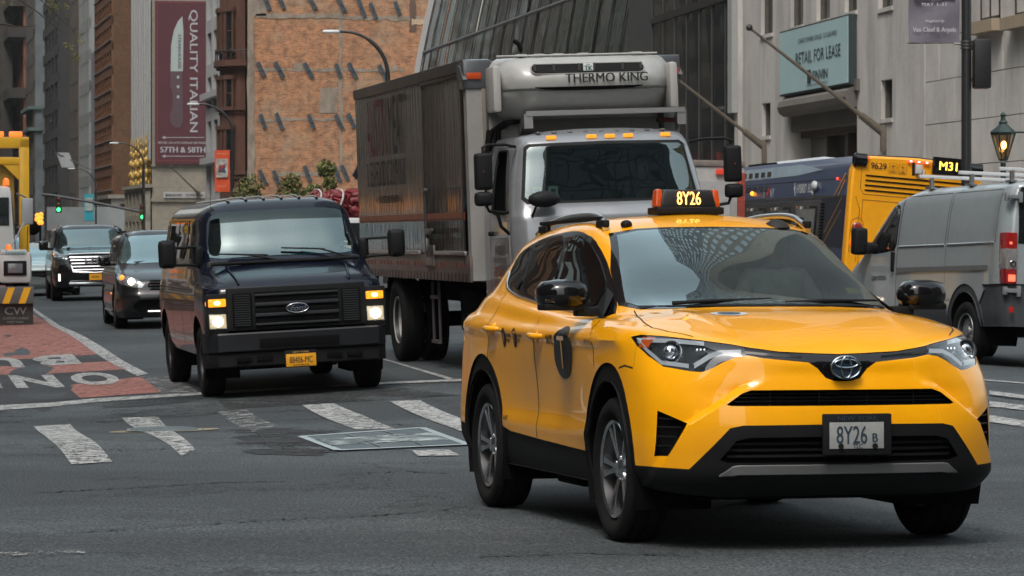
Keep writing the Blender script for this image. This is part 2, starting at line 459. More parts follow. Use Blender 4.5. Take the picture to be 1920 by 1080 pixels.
def wheel(parent, x, y, r, w, rim_r, side, spokes='alloy', name='wheel', n=64, steer=0.0, rimmat=None, simple=False):
    """side +1: outer face towards +y.  wheel (empty) > tyre, rim"""
    e = bpy.data.objects.new(name, None); COL.objects.link(e); e.parent = parent; e.location = (x, y, r); e.empty_display_size = .2
    e.rotation_euler = (0, 0, steer)
    t = MB(); h = w/2
    prof = [(-h*.72, rim_r), (-h*.98, rim_r+(r-rim_r)*.35), (-h, rim_r+(r-rim_r)*.6), (-h*.93, r-.022), (-h*.80, r-.006)]
    if not simple:
        for c in (-.45, 0, .45):
            prof += [(h*c*1.2-.006-.0, r-.001), (h*c*1.2-.005, r-.011), (h*c*1.2+.005, r-.011), (h*c*1.2+.006, r-.001)]
    prof += [(h*.80, r-.006), (h*.93, r-.022), (h, rim_r+(r-rim_r)*.6), (h*.98, rim_r+(r-rim_r)*.35), (h*.72, rim_r)]
    t.lathe(prof, n=n); 
    t.build('tyre', M_TYRE, e, 50)
    m = MB(); s = side; rm = [rimmat or M_RIM, mat('rim barrel dark', (.05,.05,.052), .5, .7, var=0)]
    m.lathe([(s*h*.76, rim_r+.004), (s*h*.84, rim_r-.002), (s*h*.76, rim_r-.016)], n=n); m.mi = 1
    m.lathe([(s*h*.76, rim_r-.016), (s*h*.35, rim_r-.03), (-s*h*.6, rim_r-.03)], n=n); m.mi = 0
    if spokes == 'alloy':
        for i in range(5):
            for d in (-1, 1):
                a = 2*math.pi*i/5 + d*.24; M = Matrix.Rotation(a, 4, 'Y')
                R1 = rim_r-.012
                V = []
                for (rr, hw, yy) in ((.045, .018, .52), (.09, .013, .60), (R1*.62, .011, .66), (R1, .018, .74)):
                    off = d*(.012+.10*(rr-.045))*.55
                    for (q, k) in ((-1, 0), (1, 0), (1, 1), (-1, 1)):
                        V.append((rr, s*h*yy - k*s*.03, off+q*hw))
                Fc = []
                for b in range(3):
                    for q in range(4): Fc.append((b*4+q, b*4+(q+1)%4, b*4+4+(q+1)%4, b*4+4+q))
                Fc.append((0,1,2,3)); Fc.append((12,13,14,15)); m.add(V, Fc, M)
        m.lathe([(s*h*.66, .0005), (s*h*.68, .03), (s*h*.62, .038), (s*h*.55, .06), (s*h*.4, .07)], n=20)
        for i in range(5):
            a = 2*math.pi*(i+.5)/5; m.cyl((math.cos(a)*.052, s*h*.5, math.sin(a)*.052), (math.cos(a)*.052, s*h*.6, math.sin(a)*.052), .009, n=8)
    elif spokes == 'steel':
        m.lathe([(s*h*.3, rim_r-.03), (s*h*.1, rim_r*.82), (s*h*.45, rim_r*.66), (s*h*.42, rim_r*.5), (s*h*.2, rim_r*.34), (s*h*.62, rim_r*.27), (s*h*.66, .001)], n=n)
        for i in range(8):
            a = 2*math.pi*i/8; m.cyl((math.cos(a)*rim_r*.42, s*h*.2, math.sin(a)*rim_r*.42), (math.cos(a)*rim_r*.42, s*h*.52, math.sin(a)*rim_r*.42), .012, n=6)
    elif spokes == 'dish':
        m.lathe([(s*h*.7, rim_r-.01), (-s*h*.1, rim_r*.8), (-s*h*.25, rim_r*.55), (s*h*.1, rim_r*.4), (s*h*.3, rim_r*.36), (s*h*.35, .001)], n=n)
        for i in range(10):
            a = 2*math.pi*i/10; m.cyl((math.cos(a)*rim_r*.5, -s*h*.1, math.sin(a)*rim_r*.5), (math.cos(a)*rim_r*.5, s*h*.1, math.sin(a)*rim_r*.5), .014, n=6)
    m.build('rim', rm, e, 40)
    if not simple:
        k = MB(); k.lathe([(s*h*.15, .14), (s*h*.05, .145), (s*h*.05, .001)], n=24); k.build('brake_disc', mat('brake disc', (.04,.037,.035), .6, .6), e)
    return e
def well(parent, x, r, yi, yo, zc=.36):
    """dark wheel housing"""
    for s in (1, -1):
        P = arc(0, 0, r, -25, 205, 18); V = [(x+a, s*yi, zc+b) for a, b in P] + [(x+a, s*yo, zc+b) for a, b in P]; n = len(P)
        m = MB(); m.add(V, [(i, i+1, n+i+1, n+i) for i in range(n-1)] + [tuple(range(n))])
        m.build('wheel_well', M_DARK, parent, recalc=False)
def sub(name, parent):
    e = bpy.data.objects.new(name, None); COL.objects.link(e); e.parent = parent; e.empty_display_size = .1; return e
# ------------------------------------------------------------ ground
def asphalt(name, base, speck=.5, crack=True, off=0.0, holes=0):
    k = NT(name); b = k.n('BsdfPrincipled'); b.inputs['Roughness'].default_value = .78; b.inputs['Specular IOR Level'].default_value = .35
    d = tuple(x*.72 for x in base); l = tuple(x*1.25 for x in base)
    big = k.noise(.22, 6, .65, stretch=(.5, 1.3, 1)); o = k.ramp(big, [(.40, d), (.60, l)])
    mid = k.noise(1.6, 6, .7); o = k.mix(k.ramp(mid, [(.40,(0,0,0)),(.75,(.55,)*3)]), o, tuple(x*.55 for x in base))
    sp = k.noise(58, 2, .8); o = k.mix(.8, o, k.ramp(sp, [(.40,(.30,)*3),(.5,(.90,)*3),(.60,(2.5,)*3)]), 'MULTIPLY')
    if crack:
        tc = k.n('TexCoord'); mp = k.n('Mapping'); mp.inputs['Scale'].default_value = (.42,.30,1); k.l(tc.outputs['Object'], mp.inputs[0])
        nz = k.n('TexNoise', Scale=2.5, Detail=6.0, Roughness=.7); k.l(mp.outputs[0], nz.inputs['Vector'])
        vm = k.n('VectorMath'); vm.operation = 'MULTIPLY_ADD'; k.l(nz.outputs[1], vm.inputs[0]); vm.inputs[1].default_value = (.9,.9,.9); k.l(mp.outputs[0], vm.inputs[2])
        vo = k.n('TexVoronoi', Scale=1.0); vo.feature = 'DISTANCE_TO_EDGE'; k.l(vm.outputs[0], vo.inputs['Vector'])
        cr = k.ramp(vo.outputs['Distance'], [(.0,(1,1,1)),(.016,(.0,)*3)]); gate = k.ramp(k.noise(.35, 3), [(.47,(0,0,0)),(.56,(.8,.8,.8))])
        o = k.mix(k.math('MULTIPLY', cr, gate), o, (.012,.011,.010))
    k.l(o, b.inputs['Base Color'])
    bp = k.n('Bump', Strength=.55, Distance=.012); k.l(k.math('ADD', k.math('MULTIPLY', k.noise(70, 4, .7), .5), k.noise(9, 4, .6)), bp.inputs['Height']); k.l(bp.outputs[0], b.inputs['Normal'])
    if holes:
        al = k.ramp(k.math('ADD', k.math('MULTIPLY', k.noise(1.1, 7, .7), .7), k.math('MULTIPLY', k.noise(20, 3), .3)), [(.47,(0,0,0)),(.53,(1,1,1))]); tr = k.n('BsdfTransparent'); mx = k.n('MixShader'); k.l(al, mx.inputs[0]); k.l(tr.outputs[0], mx.inputs[1]); k.l(b.outputs[0], mx.inputs[2]); k.l(mx.outputs[0], k.out.inputs[0])
    else: k.l(b.outputs[0], k.out.inputs[0])
    return k.m
ROAD = asphalt('asphalt', (.050,.058,.061))
xs = sorted(set(list(np.linspace(-900,-60,12)) + list(np.linspace(-60,60,121)) + list(np.linspace(60,900,12))))
ys = sorted(set(list(np.linspace(-300,0,10)) + list(np.linspace(0,80,161)) + list(np.linspace(80,200,61)) + list(np.linspace(200,1800,24))))
m = MB(); nx = len(xs); V = [(x, y, gz(x, y)) for y in ys for x in xs]
m.add(V, [(j*nx+i, j*nx+i+1, (j+1)*nx+i+1, (j+1)*nx+i) for j in range(len(ys)-1) for i in range(nx-1)])
tag(m.build('road', ROAD, smooth=60), kind='structure')
def drape(name, quads, mt, dz, n=8, label=None, cat=None, group=None, kind='structure', wob=0.0, px=True):
    """quads given as photo pixels of points on the ground (or world points), laid as sheets on the ground"""
    m = MB(); rnd = random.Random(3)
    for q in quads:
        P = [at(*p) if px else Vector((p[0], p[1], 0)) for p in q]
        V = []
        for j in range(n+1):
            for i in range(n+1):
                u, v = i/n, j/n; p = P[0]*(1-u)*(1-v)+P[1]*u*(1-v)+P[2]*u*v+P[3]*(1-u)*v
                e = (i in (0,n) or j in (0,n)); w = wob if e else 0
                x, y = p.x+rnd.uniform(-w,w), p.y+rnd.uniform(-w,w); V.append((x, y, gz(x,y)+dz))
        m.add(V, [(j*(n+1)+i, j*(n+1)+i+1, (j+1)*(n+1)+i+1, (j+1)*(n+1)+i) for j in range(n) for i in range(n)])
    o = m.build(name, mt, smooth=0); tag(o, label, cat, group, kind); return o
DARKP = asphalt('dark patch asphalt', (.026,.027,.028), crack=False, holes=1); MIDP = asphalt('grey patch asphalt', (.044,.051,.054), holes=1); LITE = asphalt('light patch asphalt', (.105,.11,.112), crack=False)
drape('asphalt_patch', [((395,745),(760,728),(860,742),(430,768))], DARKP, .0035, 14, wob=.02)
drape('asphalt_patch', [((430,806),(640,800),(640,850),(470,848))], DARKP, .0038, 14, wob=.08)
drape('asphalt_patch', [((70,767),(230,759),(375,752),(80,775))], mat('crack filler', (.016,.015,.015), .7, var=.2), .005, 10, wob=.02)
drape('asphalt_patch', [((80,787),(175,785),(172,789),(85,792))], mat('crack filler', (.016,.015,.015)), .005, 8, wob=.03)
drape('asphalt_patch', [((-60,768),(390,741),(420,776),(-60,800))], MIDP, .003, 14, wob=.03)
RED = road_paint('bus lane red', (.38,.15,.115), .36, 9.0, 70.0); WP = road_paint('road paint white', (.50,.51,.49), .42, 13.0, 60.0); WPW = road_paint('worn road paint', (.60,.61,.58), .50, 11.0, 50.0); WPF = road_paint('faint road paint', (.5,.5,.48), .60, 6.0, 45.0)
drape('bus_lane', [((-500,590),(62,590),(182,665),(-500,686)), ((-400,518),(10,520),(62,590),(-500,590)), ((-300,690),(206,678),(233,693),(-300,706)), ((123,723),(263,707),(303,736),(150,747))], RED, .006, 16)
BLKP = asphalt('lettering ground asphalt', (.040,.042,.045), crack=False)
drape('lettering_ground', [((-300,677),(183,665.5),(207,678),(-300,690)), ((-300,706),(233,693),(266,706),(-300,734)), ((-300,734),(123,723),(150,747),(-300,780))], BLKP, .005, 14)
drape('lane_line', [((62,583),(70,583),(113,612),(98,612)), ((98,612),(113,612),(200,657),(170,657)), ((170,657),(200,657),(278,702),(257,706)), ((30,560),(36,560),(70,583),(62,583))], WP, .010, 12)
drape('stop_line', [((-300,778),(163,750),(163,757),(-300,792)), ((163,750),(362,738),(362,743),(163,757)), ((362,738),(738,717.5),(738,721),(362,743)), ((738,717.5),(960,708),(960,713),(738,721))], WP, .012, 14)
drape('hatched_line', [((263,707),(325,706),(372,737),(303,738))], WPF, .009, 10)
drape('lane_line', [((733,679.5),(739,679.5),(851,711),(840,713)), ((600,640),(604,640),(739,679.5),(733,679.5))], WP, .010, 12)
for q, mt in ((((63,801),(132,797),(160,820),(92,826)), WP), (((92,826),(160,820),(210,868),(134,873)), WPW), (((228,785),(296,783),(366,845),(340,857)), WPW), (((408,774),(462,770),(520,800),(474,812)), WPF), (((566,761),(626,758),(680,780),(612,786)), WP), (((612,786),(680,780),(740,806),(668,807)), WPW),
              (((731,754),(787,752),(935,812),(880,816)), WP), (((771,846.5),(840,845),(862,856),(784,857)), WP), (((1855,734),(1960,748),(1960,755),(1855,741)), WP), (((1855,754),(1960,766),(1960,775),(1855,764)), WP), (((1855,780),(1960,797),(1960,808),(1855,793)), WP), (((1840,820),(1876,821),(1876,823),(1840,822)), WPF), (((1810,710),(1960,722),(1960,724),(1810,712)), WP)):
    drape('crosswalk_bar', [q], mt, .010, 10)
drape('faint_line', [((-40,1040),(160,1034),(160,1040),(-40,1047))], WPF, .010, 10)
# the lane lettering faces the oncoming drivers, so from here it stands on its head
def road_word(txt, pr, pl, hgt, name='lane_lettering'):
    """pr: pixel of the first letter's centre (right), pl: pixel of the second letter's centre"""
    A = at(*pr); B = at(*pl); d = Vector((B.x-A.x, B.y-A.y, 0)); step = d.length; d.normalize(); upv = -SD
    for i, ch in enumerate(txt):
        V, Fc = text_mesh(ch, .045); m = MB(); w = max(v[0] for v in V)-min(v[0] for v in V); h = max(v[1] for v in V)-min(v[1] for v in V); cxm = (max(v[0] for v in V)+min(v[0] for v in V))/2
        b2 = bmesh.new(); vs = [b2.verts.new(((v[0]-cxm)/w, v[1]/h, 0)) for v in V]
        for f in Fc:
            try: b2.faces.new([vs[q] for q in f])
            except ValueError: pass
        c = A + d*(step*i); b2.verts.index_update()
        V2 = []
        for v in b2.verts:
            p = c + d*(v.co.x*step*.78) + upv*(v.co.y*hgt); V2.append((p.x, p.y, gz(p.x, p.y)+.014))
        m.add(V2, [[v.index for v in f.verts] for f in b2.faces]); b2.free(); tag(m.build(name, WP, None, 0, False), kind='structure')
road_word('ONLY', (177,711.5), (66,717), 3.4); road_word('BUS', (104,677), (0,682), 2.7)
rc = random.Random(21)
def crackline(P, w=.010, wob=4):
    m = MB(); Q = []
    for (a, b), (c, d) in zip(P[:-1], P[1:]):
        k = max(2, int(abs(c-a)/7))
        for i in range(k): Q.append((a+(c-a)*i/k, b+(d-b)*i/k+rc.uniform(-wob,wob)*.35))
    W = [at(*q) for q in Q]; V = []
    for i, p in enumerate(W):
        t = (W[min(i+1,len(W)-1)]-W[max(i-1,0)]); t.z = 0; t.normalize(); n = Vector((-t.y,t.x,0))*w*rc.uniform(.4,1.5)
        V += [(p.x+n.x,p.y+n.y,gz(p.x,p.y)+.0065), (p.x-n.x,p.y-n.y,gz(p.x,p.y)+.0065)]
    m.add(V, [(2*i,2*i+1,2*i+3,2*i+2) for i in range(len(W)-1)]); tag(m.build('road_crack', MATS['crack filler'], None, 0, False), kind='structure')
for P in ([(428,770),(470,776),(560,770),(640,775)], [(455,800),(490,815),(505,838),(560,845)], [(470,786),(520,790),(600,786),(700,792)], [(500,846),(560,850),(640,848)], [(620,800),(700,793),(790,800)], [(80,838),(200,846),(330,842)],
          [(60,925),(250,915),(420,905),(560,902)], [(120,1000),(300,990),(520,975),(700,968),(860,955)], [(640,890),(760,884),(850,890)], [(300,745),(420,752),(560,748)], [(900,1045),(1100,1038),(1300,1043)], [(60,792),(160,789),(230,793)]): crackline(P)
drape('asphalt_patch', [((430,835),(620,840),(600,856),(480,852))], DARKP, .0042, 14, wob=.06)
# steel vault cover and manhole
gp = [at(565.8,821), at(791,804.5), at(876,836), at(634,847)]
def bil(u, v, dz): p = gp[0]*(1-u)*(1-v)+gp[1]*u*(1-v)+gp[2]*u*v+gp[3]*(1-u)*v; return Vector((p.x,p.y,gz(p.x,p.y)+dz))
t = empty('vault_cover', bil(.5,.5,0)); tag(t, 'rectangular steel vault cover with framed panels in the road', 'cover'); off = -bil(.5,.5,0)
def strip(m, u0,v0,u1,v1,u2,v2,u3,v3,dz): m.add([bil(u0,v0,dz)+off, bil(u1,v1,dz)+off, bil(u2,v2,dz)+off, bil(u3,v3,dz)+off], [(0,1,2,3)])
STEEL = mat('worn steel', (.22,.26,.27), .38, .6, var=.25, vs=6, bump=.2, bs=70); STP = road_paint('paint on steel', (.46,.53,.52), .52, 4.0, 30.0)
for j, (v0, v1) in enumerate(((.02,.30),(.33,.70),(.73,.98))):
    for i in range(3):
        m = MB(); u0, u1 = .02+i*.325, .02+(i+1)*.325-.012; m.add([bil(u0,v0,.010)+off,bil(u1,v0,.010)+off,bil(u1,v1,.010)+off,bil(u0,v1,.010)+off],[(0,1,2,3)]); m.build('panel', mat('vault panel', (.085,.115,.125), .5, .4, var=.3, vs=4, dirt=.2), t, 0, False)
m = MB(); strip(m,.05,.30,.97,.30,.97,.75,.05,.75,.013); m.build('paint_band', STP, t, 0, False)
m = MB()
for a in (((0,0),(1,0)),((1,0),(1,1)),((1,1),(0,1)),((0,1),(0,0))):
    p, q = bil(*a[0],.014)+off, bil(*a[1],.014)+off; dd = (q-p).normalized(); nn = dd.cross(Vector((0,0,1)))*.035; m.add([p-nn,q-nn,q+nn,p+nn],[(0,1,2,3)])
m.build('frame', mat('frame steel bright', (.40,.47,.48), .4, .3, var=.15), t, 0, False)
m = MB()
for u in (.345,.67): strip(m,u-.006,.02,u+.006,.02,u+.006,.30,u-.006,.30,.015); strip(m,u-.006,.73,u+.006,.73,u+.006,.98,u-.006,.98,.015)
m.build('hinge_bar', STEEL, t, 0, False)
c = at(308,808.5); t = empty('manhole', c); tag(t, 'round iron manhole cover in a pale ring on the left crosswalk', 'manhole cover')
m = MB(); n = 40; V = []
for r_ in (.46,.35): V += [(r_*math.cos(2*math.pi*i/n)*(1.05 if r_ > .4 else 1), r_*math.sin(2*math.pi*i/n), .008+(gz(c.x+r_*math.cos(2*math.pi*i/n), c.y+r_*math.sin(2*math.pi*i/n))-c.z)) for i in range(n)]
m.add(V, [(i,(i+1)%n,n+(i+1)%n,n+i) for i in range(n)]); m.build('concrete_ring', mat('ring concrete', (.26,.21,.14), .8, var=.3, vs=8), t, 0, False)
m = MB(); V = [(0,0,.018)]+[(r_*math.cos(2*math.pi*i/n), r_*math.sin(2*math.pi*i/n), .018) for r_ in (.15,.33) for i in range(n)]; m.add(V,[(0,1+i,1+(i+1)%n) for i in range(n)]+[(1+i,1+(i+1)%n,1+n+(i+1)%n,1+n+i) for i in range(n)])
for a in range(-4,5):
    w = math.sqrt(max(0,.30**2-(a*.065)**2)); m.box((0,a*.065,.022),(2*w,.022,.008))
m.build('cover', mat('cast iron', (.17,.21,.22), .45, .4, var=.3, vs=20), t)

# sidewalks with kerbs along the right side, far ahead
def world_uv(u, s): return SU*u + SD*s
PAV = mat('pavement concrete', (.22,.215,.20), .8, var=.15, vs=.8, bump=.15, bs=30, dirt=.2)
m = MB()
def slab(m, u0, u1, s0, s1, h):
    n = 30; V = []
    for i in range(n+1):
        s = s0+(s1-s0)*i/n
        for u, top in ((u0,0),(u0,1),(u1,1),(u1,0)): p = world_uv(u, s); V.append((p.x, p.y, gz(p.x,p.y)-.05 if not top else gz(p.x,p.y)+h))
    m.add(V, [(4*i+k, 4*i+k+1, 4*i+5+k, 4*i+4+k) for i in range(n) for k in range(3)]+[(0,1,2,3)])
slab(m, 20.5, 60, 52, 1500, .14); slab(m, -14, -2.4, 42, 1500, .14); tag(m.build('sidewalk', PAV, smooth=0), kind='structure')

# ------------------------------------------------------------ buildings
D12 = R(12.2); AD = Vector((-math.sin(D12), math.cos(D12), 0)); BD = Vector((math.cos(D12), math.sin(D12), 0)); UPZ = Vector((0,0,1))
def wallmat(name, base, rough=.85, var=.2, vs=.25, dirt=.25, stretch=None, bump=0.0, bs=3, brick=None):
    if name in MATS: return MATS[name]
    k = NT(name); b = k.n('BsdfPrincipled'); b.inputs['Roughness'].default_value = rough
    f = k.noise(vs, 6, .65, stretch=stretch or (1,1,.5)); o = k.ramp(f, [(.3, tuple(x*(1-var) for x in base)), (.7, tuple(min(1,x*(1+var)) for x in base))])
    if brick:
        tc = k.n('TexCoord'); mp = k.n('Mapping'); k.l(tc.outputs['Object'], mp.inputs[0]); mp.inputs['Rotation'].default_value = brick.get('rot', (R(90),0,0))
        bt = k.n('TexBrick', Scale=brick.get('s',4.0)); bt.inputs['Color1'].default_value = (*brick['c1'],1); bt.inputs['Color2'].default_value = (*brick['c2'],1); bt.inputs['Mortar'].default_value = (*brick['m'],1)
        bt.inputs['Mortar Size'].default_value = brick.get('ms',.02); bt.inputs['Brick Width'].default_value = brick.get('w',1.0); bt.inputs['Row Height'].default_value = brick.get('h',.33); bt.offset = brick.get('o',.5)
        k.l(mp.outputs[0], bt.inputs['Vector']); o = k.mix(.8, o, bt.outputs[0], 'MULTIPLY' if brick.get('mul') else 'MIX')
        g = k.noise(.35, 6, .7); o = k.mix(k.ramp(g, [(.50,(0,0,0)),(.66,(brick.get('gr',.7),)*3)]), o, brick.get('gc',(.25,.22,.18)))
        g = k.noise(1.6, 5, .7); o = k.mix(k.ramp(g, [(.44,(0,0,0)),(.72,(.85,)*3)]), o, brick.get('g2',(.12,.06,.035)))
    if dirt: g = k.noise(.5, 7, .7, stretch=(1.5,1.5,.25)); o = k.mix(k.ramp(g, [(.48,(0,0,0)),(.75,(dirt,)*3)]), o, (.05,.045,.04))
    k.l(o, b.inputs['Base Color'])
    if bump: bp = k.n('Bump', Strength=bump, Distance=.05); k.l(k.noise(bs, 5), bp.inputs['Height']); k.l(bp.outputs[0], b.inputs['Normal'])
    k.l(b.outputs[0], k.out.inputs[0]); MATS[name] = k.m; return k.m
PANE = mat('window pane dark', (.014,.018,.020), .06, coat=1, var=.3, vs=.8); PANE2 = mat('window pane teal', (.05,.085,.09), .08, coat=1, var=.4, vs=.5)
def obox(m, O, A, B, a0, a1, b0, b1, z0, z1):
    V = [O+A*a+B*b+UPZ*z for z in (z0,z1) for b in (b0,b1) for a in (a0,a1)]; m.add(V, [(0,2,3,1),(4,5,7,6),(0,1,5,4),(2,6,7,3),(0,4,6,2),(1,3,7,5)])
def corner(px, Y): return Vector(((px-CX)/F*Y, Y, 0))
def back_len(C, px, A=AD): k = (px-CX)/F; return (k*C.y - C.x)/(A.x - k*A.y)
def facade(par, O, A, N, L, z0, z1, nx, nz, wall, pane, pier=.3, spn=.35, dep=.35, sill=None, panes=True, maxp=100, mull=0):
    """piers and spandrels standing proud of the glazing; O base corner, A along, N outwards"""
    cw, ch = L/nx, (z1-z0)/nz; pw, sh_ = cw*pier, ch*spn
    for i in range(nx+1):
        pass
    m = MB()
    for i in range(nx+1): obox(m, O, A, N, max(0,i*cw-pw/2), min(L,i*cw+pw/2), 0, dep, z0, z1)
    for j in range(nz+1): obox(m, O, A, N, 0, L, .002, dep-.02, max(z0, z0+j*ch-sh_/2), min(z1, z0+j*ch+sh_/2))
    m.build('facade_wall', wall, par, 0)
    if sill:
        m = MB()
        for j in range(nz):
            for i in range(nx): obox(m, O, A, N, i*cw+pw/2, (i+1)*cw-pw/2, dep-.05, dep+.12, z0+j*ch+sh_/2, z0+j*ch+sh_/2+.12*ch/3)
        m.build('window_sills', sill, par, 0)
    cnt = 0; rest = MB(); nr = 0
    for j in range(nz):
        for i in range(nx):
            m = MB() if cnt < maxp else rest; cnt += 1
            a0, a1, b0, b1 = i*cw+pw/2, (i+1)*cw-pw/2, z0+j*ch+sh_/2, z0+(j+1)*ch-sh_/2
            m.mi = 0; t_ = random.uniform(-.02,.02); V = [O+A*a0+N*(.05+t_)+UPZ*b0, O+A*a1+N*(.05-t_)+UPZ*b0, O+A*a1+N*(.05-t_)+UPZ*b1, O+A*a0+N*(.05+t_)+UPZ*b1]; m.add(V, [(0,1,2,3)])
            m.mi = 1
            if mull: obox(m, O, A, N, (a0+a1)/2-.04, (a0+a1)/2+.04, .06, .14, b0, b1)
            obox(m, O, A, N, a0, a1, .06, .13, (b0+b1)/2-.03, (b0+b1)/2+.03)
            if m is not rest: m.build('window', [pane, mat('window frame dark', (.03,.03,.03), .6, var=0)], par, 0)
            else: nr += 1
    if nr: tag(rest.build('windows', [pane, MATS['window frame dark']], par, 0), kind='stuff')
def block(name, label, pxL, pxC, pxR, Y, H, wall, wall2=None, z0=0.0, group='towers far down the street'):
    t = empty(name); tag(t, label, 'building', group); C = corner(pxC, Y); La = back_len(C, pxL); k = (pxR-CX)/F; Lb = (k*C.y-C.x)/(BD.x-k*BD.y)
    m = MB(); obox(m, C, AD, BD, .0, La, .0, max(Lb, 2), z0, H); m.build('wall', wall2 or wall, t, 0); return t, C, La, max(Lb, 2)
zy = lambda py, Y: EYE-(py-YH)/F*Y
NEG = -BD                                           # outward normal of the street-side facades
# nearest first: building with the tall maroon banner
STONE_B = wallmat('beige limestone', (.30,.27,.21), var=.12, vs=.5, dirt=.12, brick=dict(c1=(.30,.27,.21),c2=(.27,.245,.195),m=(.18,.16,.13),s=.32,ms=.006,w=1.0,h=.5,gr=.2,g2=(.20,.18,.15)))
t, C, La, Lb = block('corner_building', 'beige stone building with the tall maroon banner and white fins', 249, 285, 397, 300, 62, STONE_B); BB = t
zf = zy(345, 300); m = MB(); nF = 7
for i in range(nF+1):
    a = La*(i+.3)/(nF+.6); obox(m, C, AD, NEG, a-.55*.5*La/nF*.5, a+.5*.5*La/nF*.5, 0, .22, zy(300,300), 62); 
m.build('white_fin', mat('fin white', (.42,.43,.42), .6, var=.08), t, 0)
m = MB(); obox(m, C, AD, NEG, 0, La, .01, .12, 0, 62); m.build('glazing', PANE, t, 0)
GOLD = mat('gilded ornament', (.50,.32,.08), .5, .3, var=.6, vs=2, bump=.5, bs=4)
for i in range(nF):
    a = La*(i+.8)/(nF+.6)
    for j, (pz, w_) in enumerate(((268,.35),(282,.5),(300,.75),(322,.8),(338,.5))):
        m = MB(); p = C+AD*a+NEG*.35+UPZ*zy(pz+(i%2)*4,300); m.sphere((0,0,0), .21, 8, (.9*w_*2,.9*w_*2,1.9), Matrix.Translation(p)); m.sphere((0,0,0), .10, 6, (1,1,6), Matrix.Translation(p+UPZ*.4)); m.build('gold_ornament', GOLD, t, 60)
m = MB(); obox(m, C, AD, NEG, -.3, La+.3, 0, 1.1, zy(352,300), zy(345,300)); m.build('cornice', STONE_B, t, 0)
facade(t, C+NEG*.15, AD, NEG, La, 0.3, zy(352,300), 5, 2, STONE_B, PANE, .3, .2, .7)
m = MB(); obox(m, C, BD, -AD, -.1, Lb, 0, .25, zy(378,300), zy(372,300)); obox(m, C, BD, -AD, -.1, Lb, 0, .2, zy(312,300), zy(308,300)); m.build('ledge', STONE_B, t, 0)
# banner on the face towards the viewer
def onface(C, px, py, A, out=0.0, N=None):
    k = (px-CX)/F; a = (k*C.y-C.x)/(A.x-k*A.y); P = C+A*a; P = P + (N*out if N else Vector((0,0,0))); return Vector((P.x, P.y, zy(py, C.y+A.y*a)))
bn = empty('maroon_banner'); tag(bn, 'tall maroon banner with a knife and steakhouse lettering on the beige building', 'banner'); MAR = mat('banner maroon', (.085,.022,.030), .75, var=.08, vs=.5, bump=.3, bs=.6); MAR2 = mat('banner border red', (.16,.035,.035), .75, var=.05); WT = mat('banner white', (.42,.42,.44), .7, var=.08)
N_ = -AD; fc = lambda px, py, o: onface(C, px, py, BD, o, N_)
def fquad(m, x0, y0, x1, y1, o): m.add([fc(x0,y1,o),fc(x1,y1,o),fc(x1,y0,o),fc(x0,y0,o)],[(0,1,2,3)])
m = MB(); A_, B_ = fc(290,308,.30), fc(395,308,.30); Zt = fc(290,2,.3).z; d = (B_-A_); obox(m, A_, d.normalized(), N_, 0, d.length, 0, .12, 0, Zt-A_.z); m.build('cloth', MAR, bn, 0)
m = MB(); 
for (x0,y0,x1,y1) in ((293,4,295,302),(389,4,391,302),(293,4,391,6),(293,300,391,302)): fquad(m,x0,y0,x1,y1,.43)
m.build('border', MAR2, bn, 0, False)
m = MB(); P = [(341,31),(333,40),(325,58),(320,85),(319,134),(342,134),(343,60)]; m.add([fc(a,b,.44) for a,b in P],[tuple(range(len(P)))]); m.build('knife_blade', mat('blade grey', (.36,.42,.40), .6, var=.1), bn, 0, False)
m = MB(); P = [(319,134),(341,134),(342,228),(337,239),(327,240),(319,230),(317,216),(323,198),(323,175),(318,160)]; m.add([fc(a,b,.44) for a,b in P],[tuple(range(len(P)))]); m.build('knife_handle', mat('handle mauve', (.09,.055,.065), .6, var=.15), bn, 0, False)
m = MB()
for y in (145,163,182): m.add([fc(333+2.6*math.cos(R(q)), y+3*math.sin(R(q)), .46) for q in range(0,360,40)],[tuple(range(9))])
m.build('rivets', WT, bn, 0, False)
sc = 300/F; m = MB(); m.text('QUALITY ITALIAN', fc(361,134,.46), -UPZ, BD, 21*sc, .012, 1.36); m.build('lettering', WT, bn, 0, False)
m = MB(); m.text('STEAKHOUSE', fc(336,97,.46), -UPZ, BD, 8.5*sc, .02, 1.25); m.build('lettering', mat('blade lettering', (.10,.08,.09), .7, var=0), bn, 0, False)
m = MB(); m.text('57TH & 58TH', fc(342,281,.46), BD, UPZ, 15*sc, .03, .98); m.text('ENTER ON 6TH AVENUE BETWEEN', fc(342,268,.46), BD, UPZ, 6.2*sc, .01, .95); m.build('lettering', WT, bn, 0, False)
m = MB()
for y in (258,293): fquad(m,304,y-.6,382,y+.6,.45); m.add([fc(302,y,.45),fc(309,y+3,.45),fc(309,y-3,.45)],[(0,1,2)])
m.build('arrow', WT, bn, 0, False)
t = empty('wall_sign'); tag(t, 'pale nameplate sign with two words below the maroon banner', 'sign'); m = MB(); A_ = fc(306,371,.26); B_ = fc(383,371,.26); d = B_-A_; obox(m, A_, d.normalized(), N_, 0, d.length, 0, .15, 0, fc(306,360,.2).z-A_.z); m.build('board', mat('sign pale', (.40,.40,.38), .6, var=.05), t, 0); m = MB(); m.text('BERGDORF', fc(325,366,.43), BD, UPZ, 7*sc, .02, .9); m.text('GOODMAN', fc(364,366,.43), BD, UPZ, 7*sc, .02, .9); m.build('lettering', mat('sign ink', (.03,.03,.03), .6, var=0), t, 0, False)
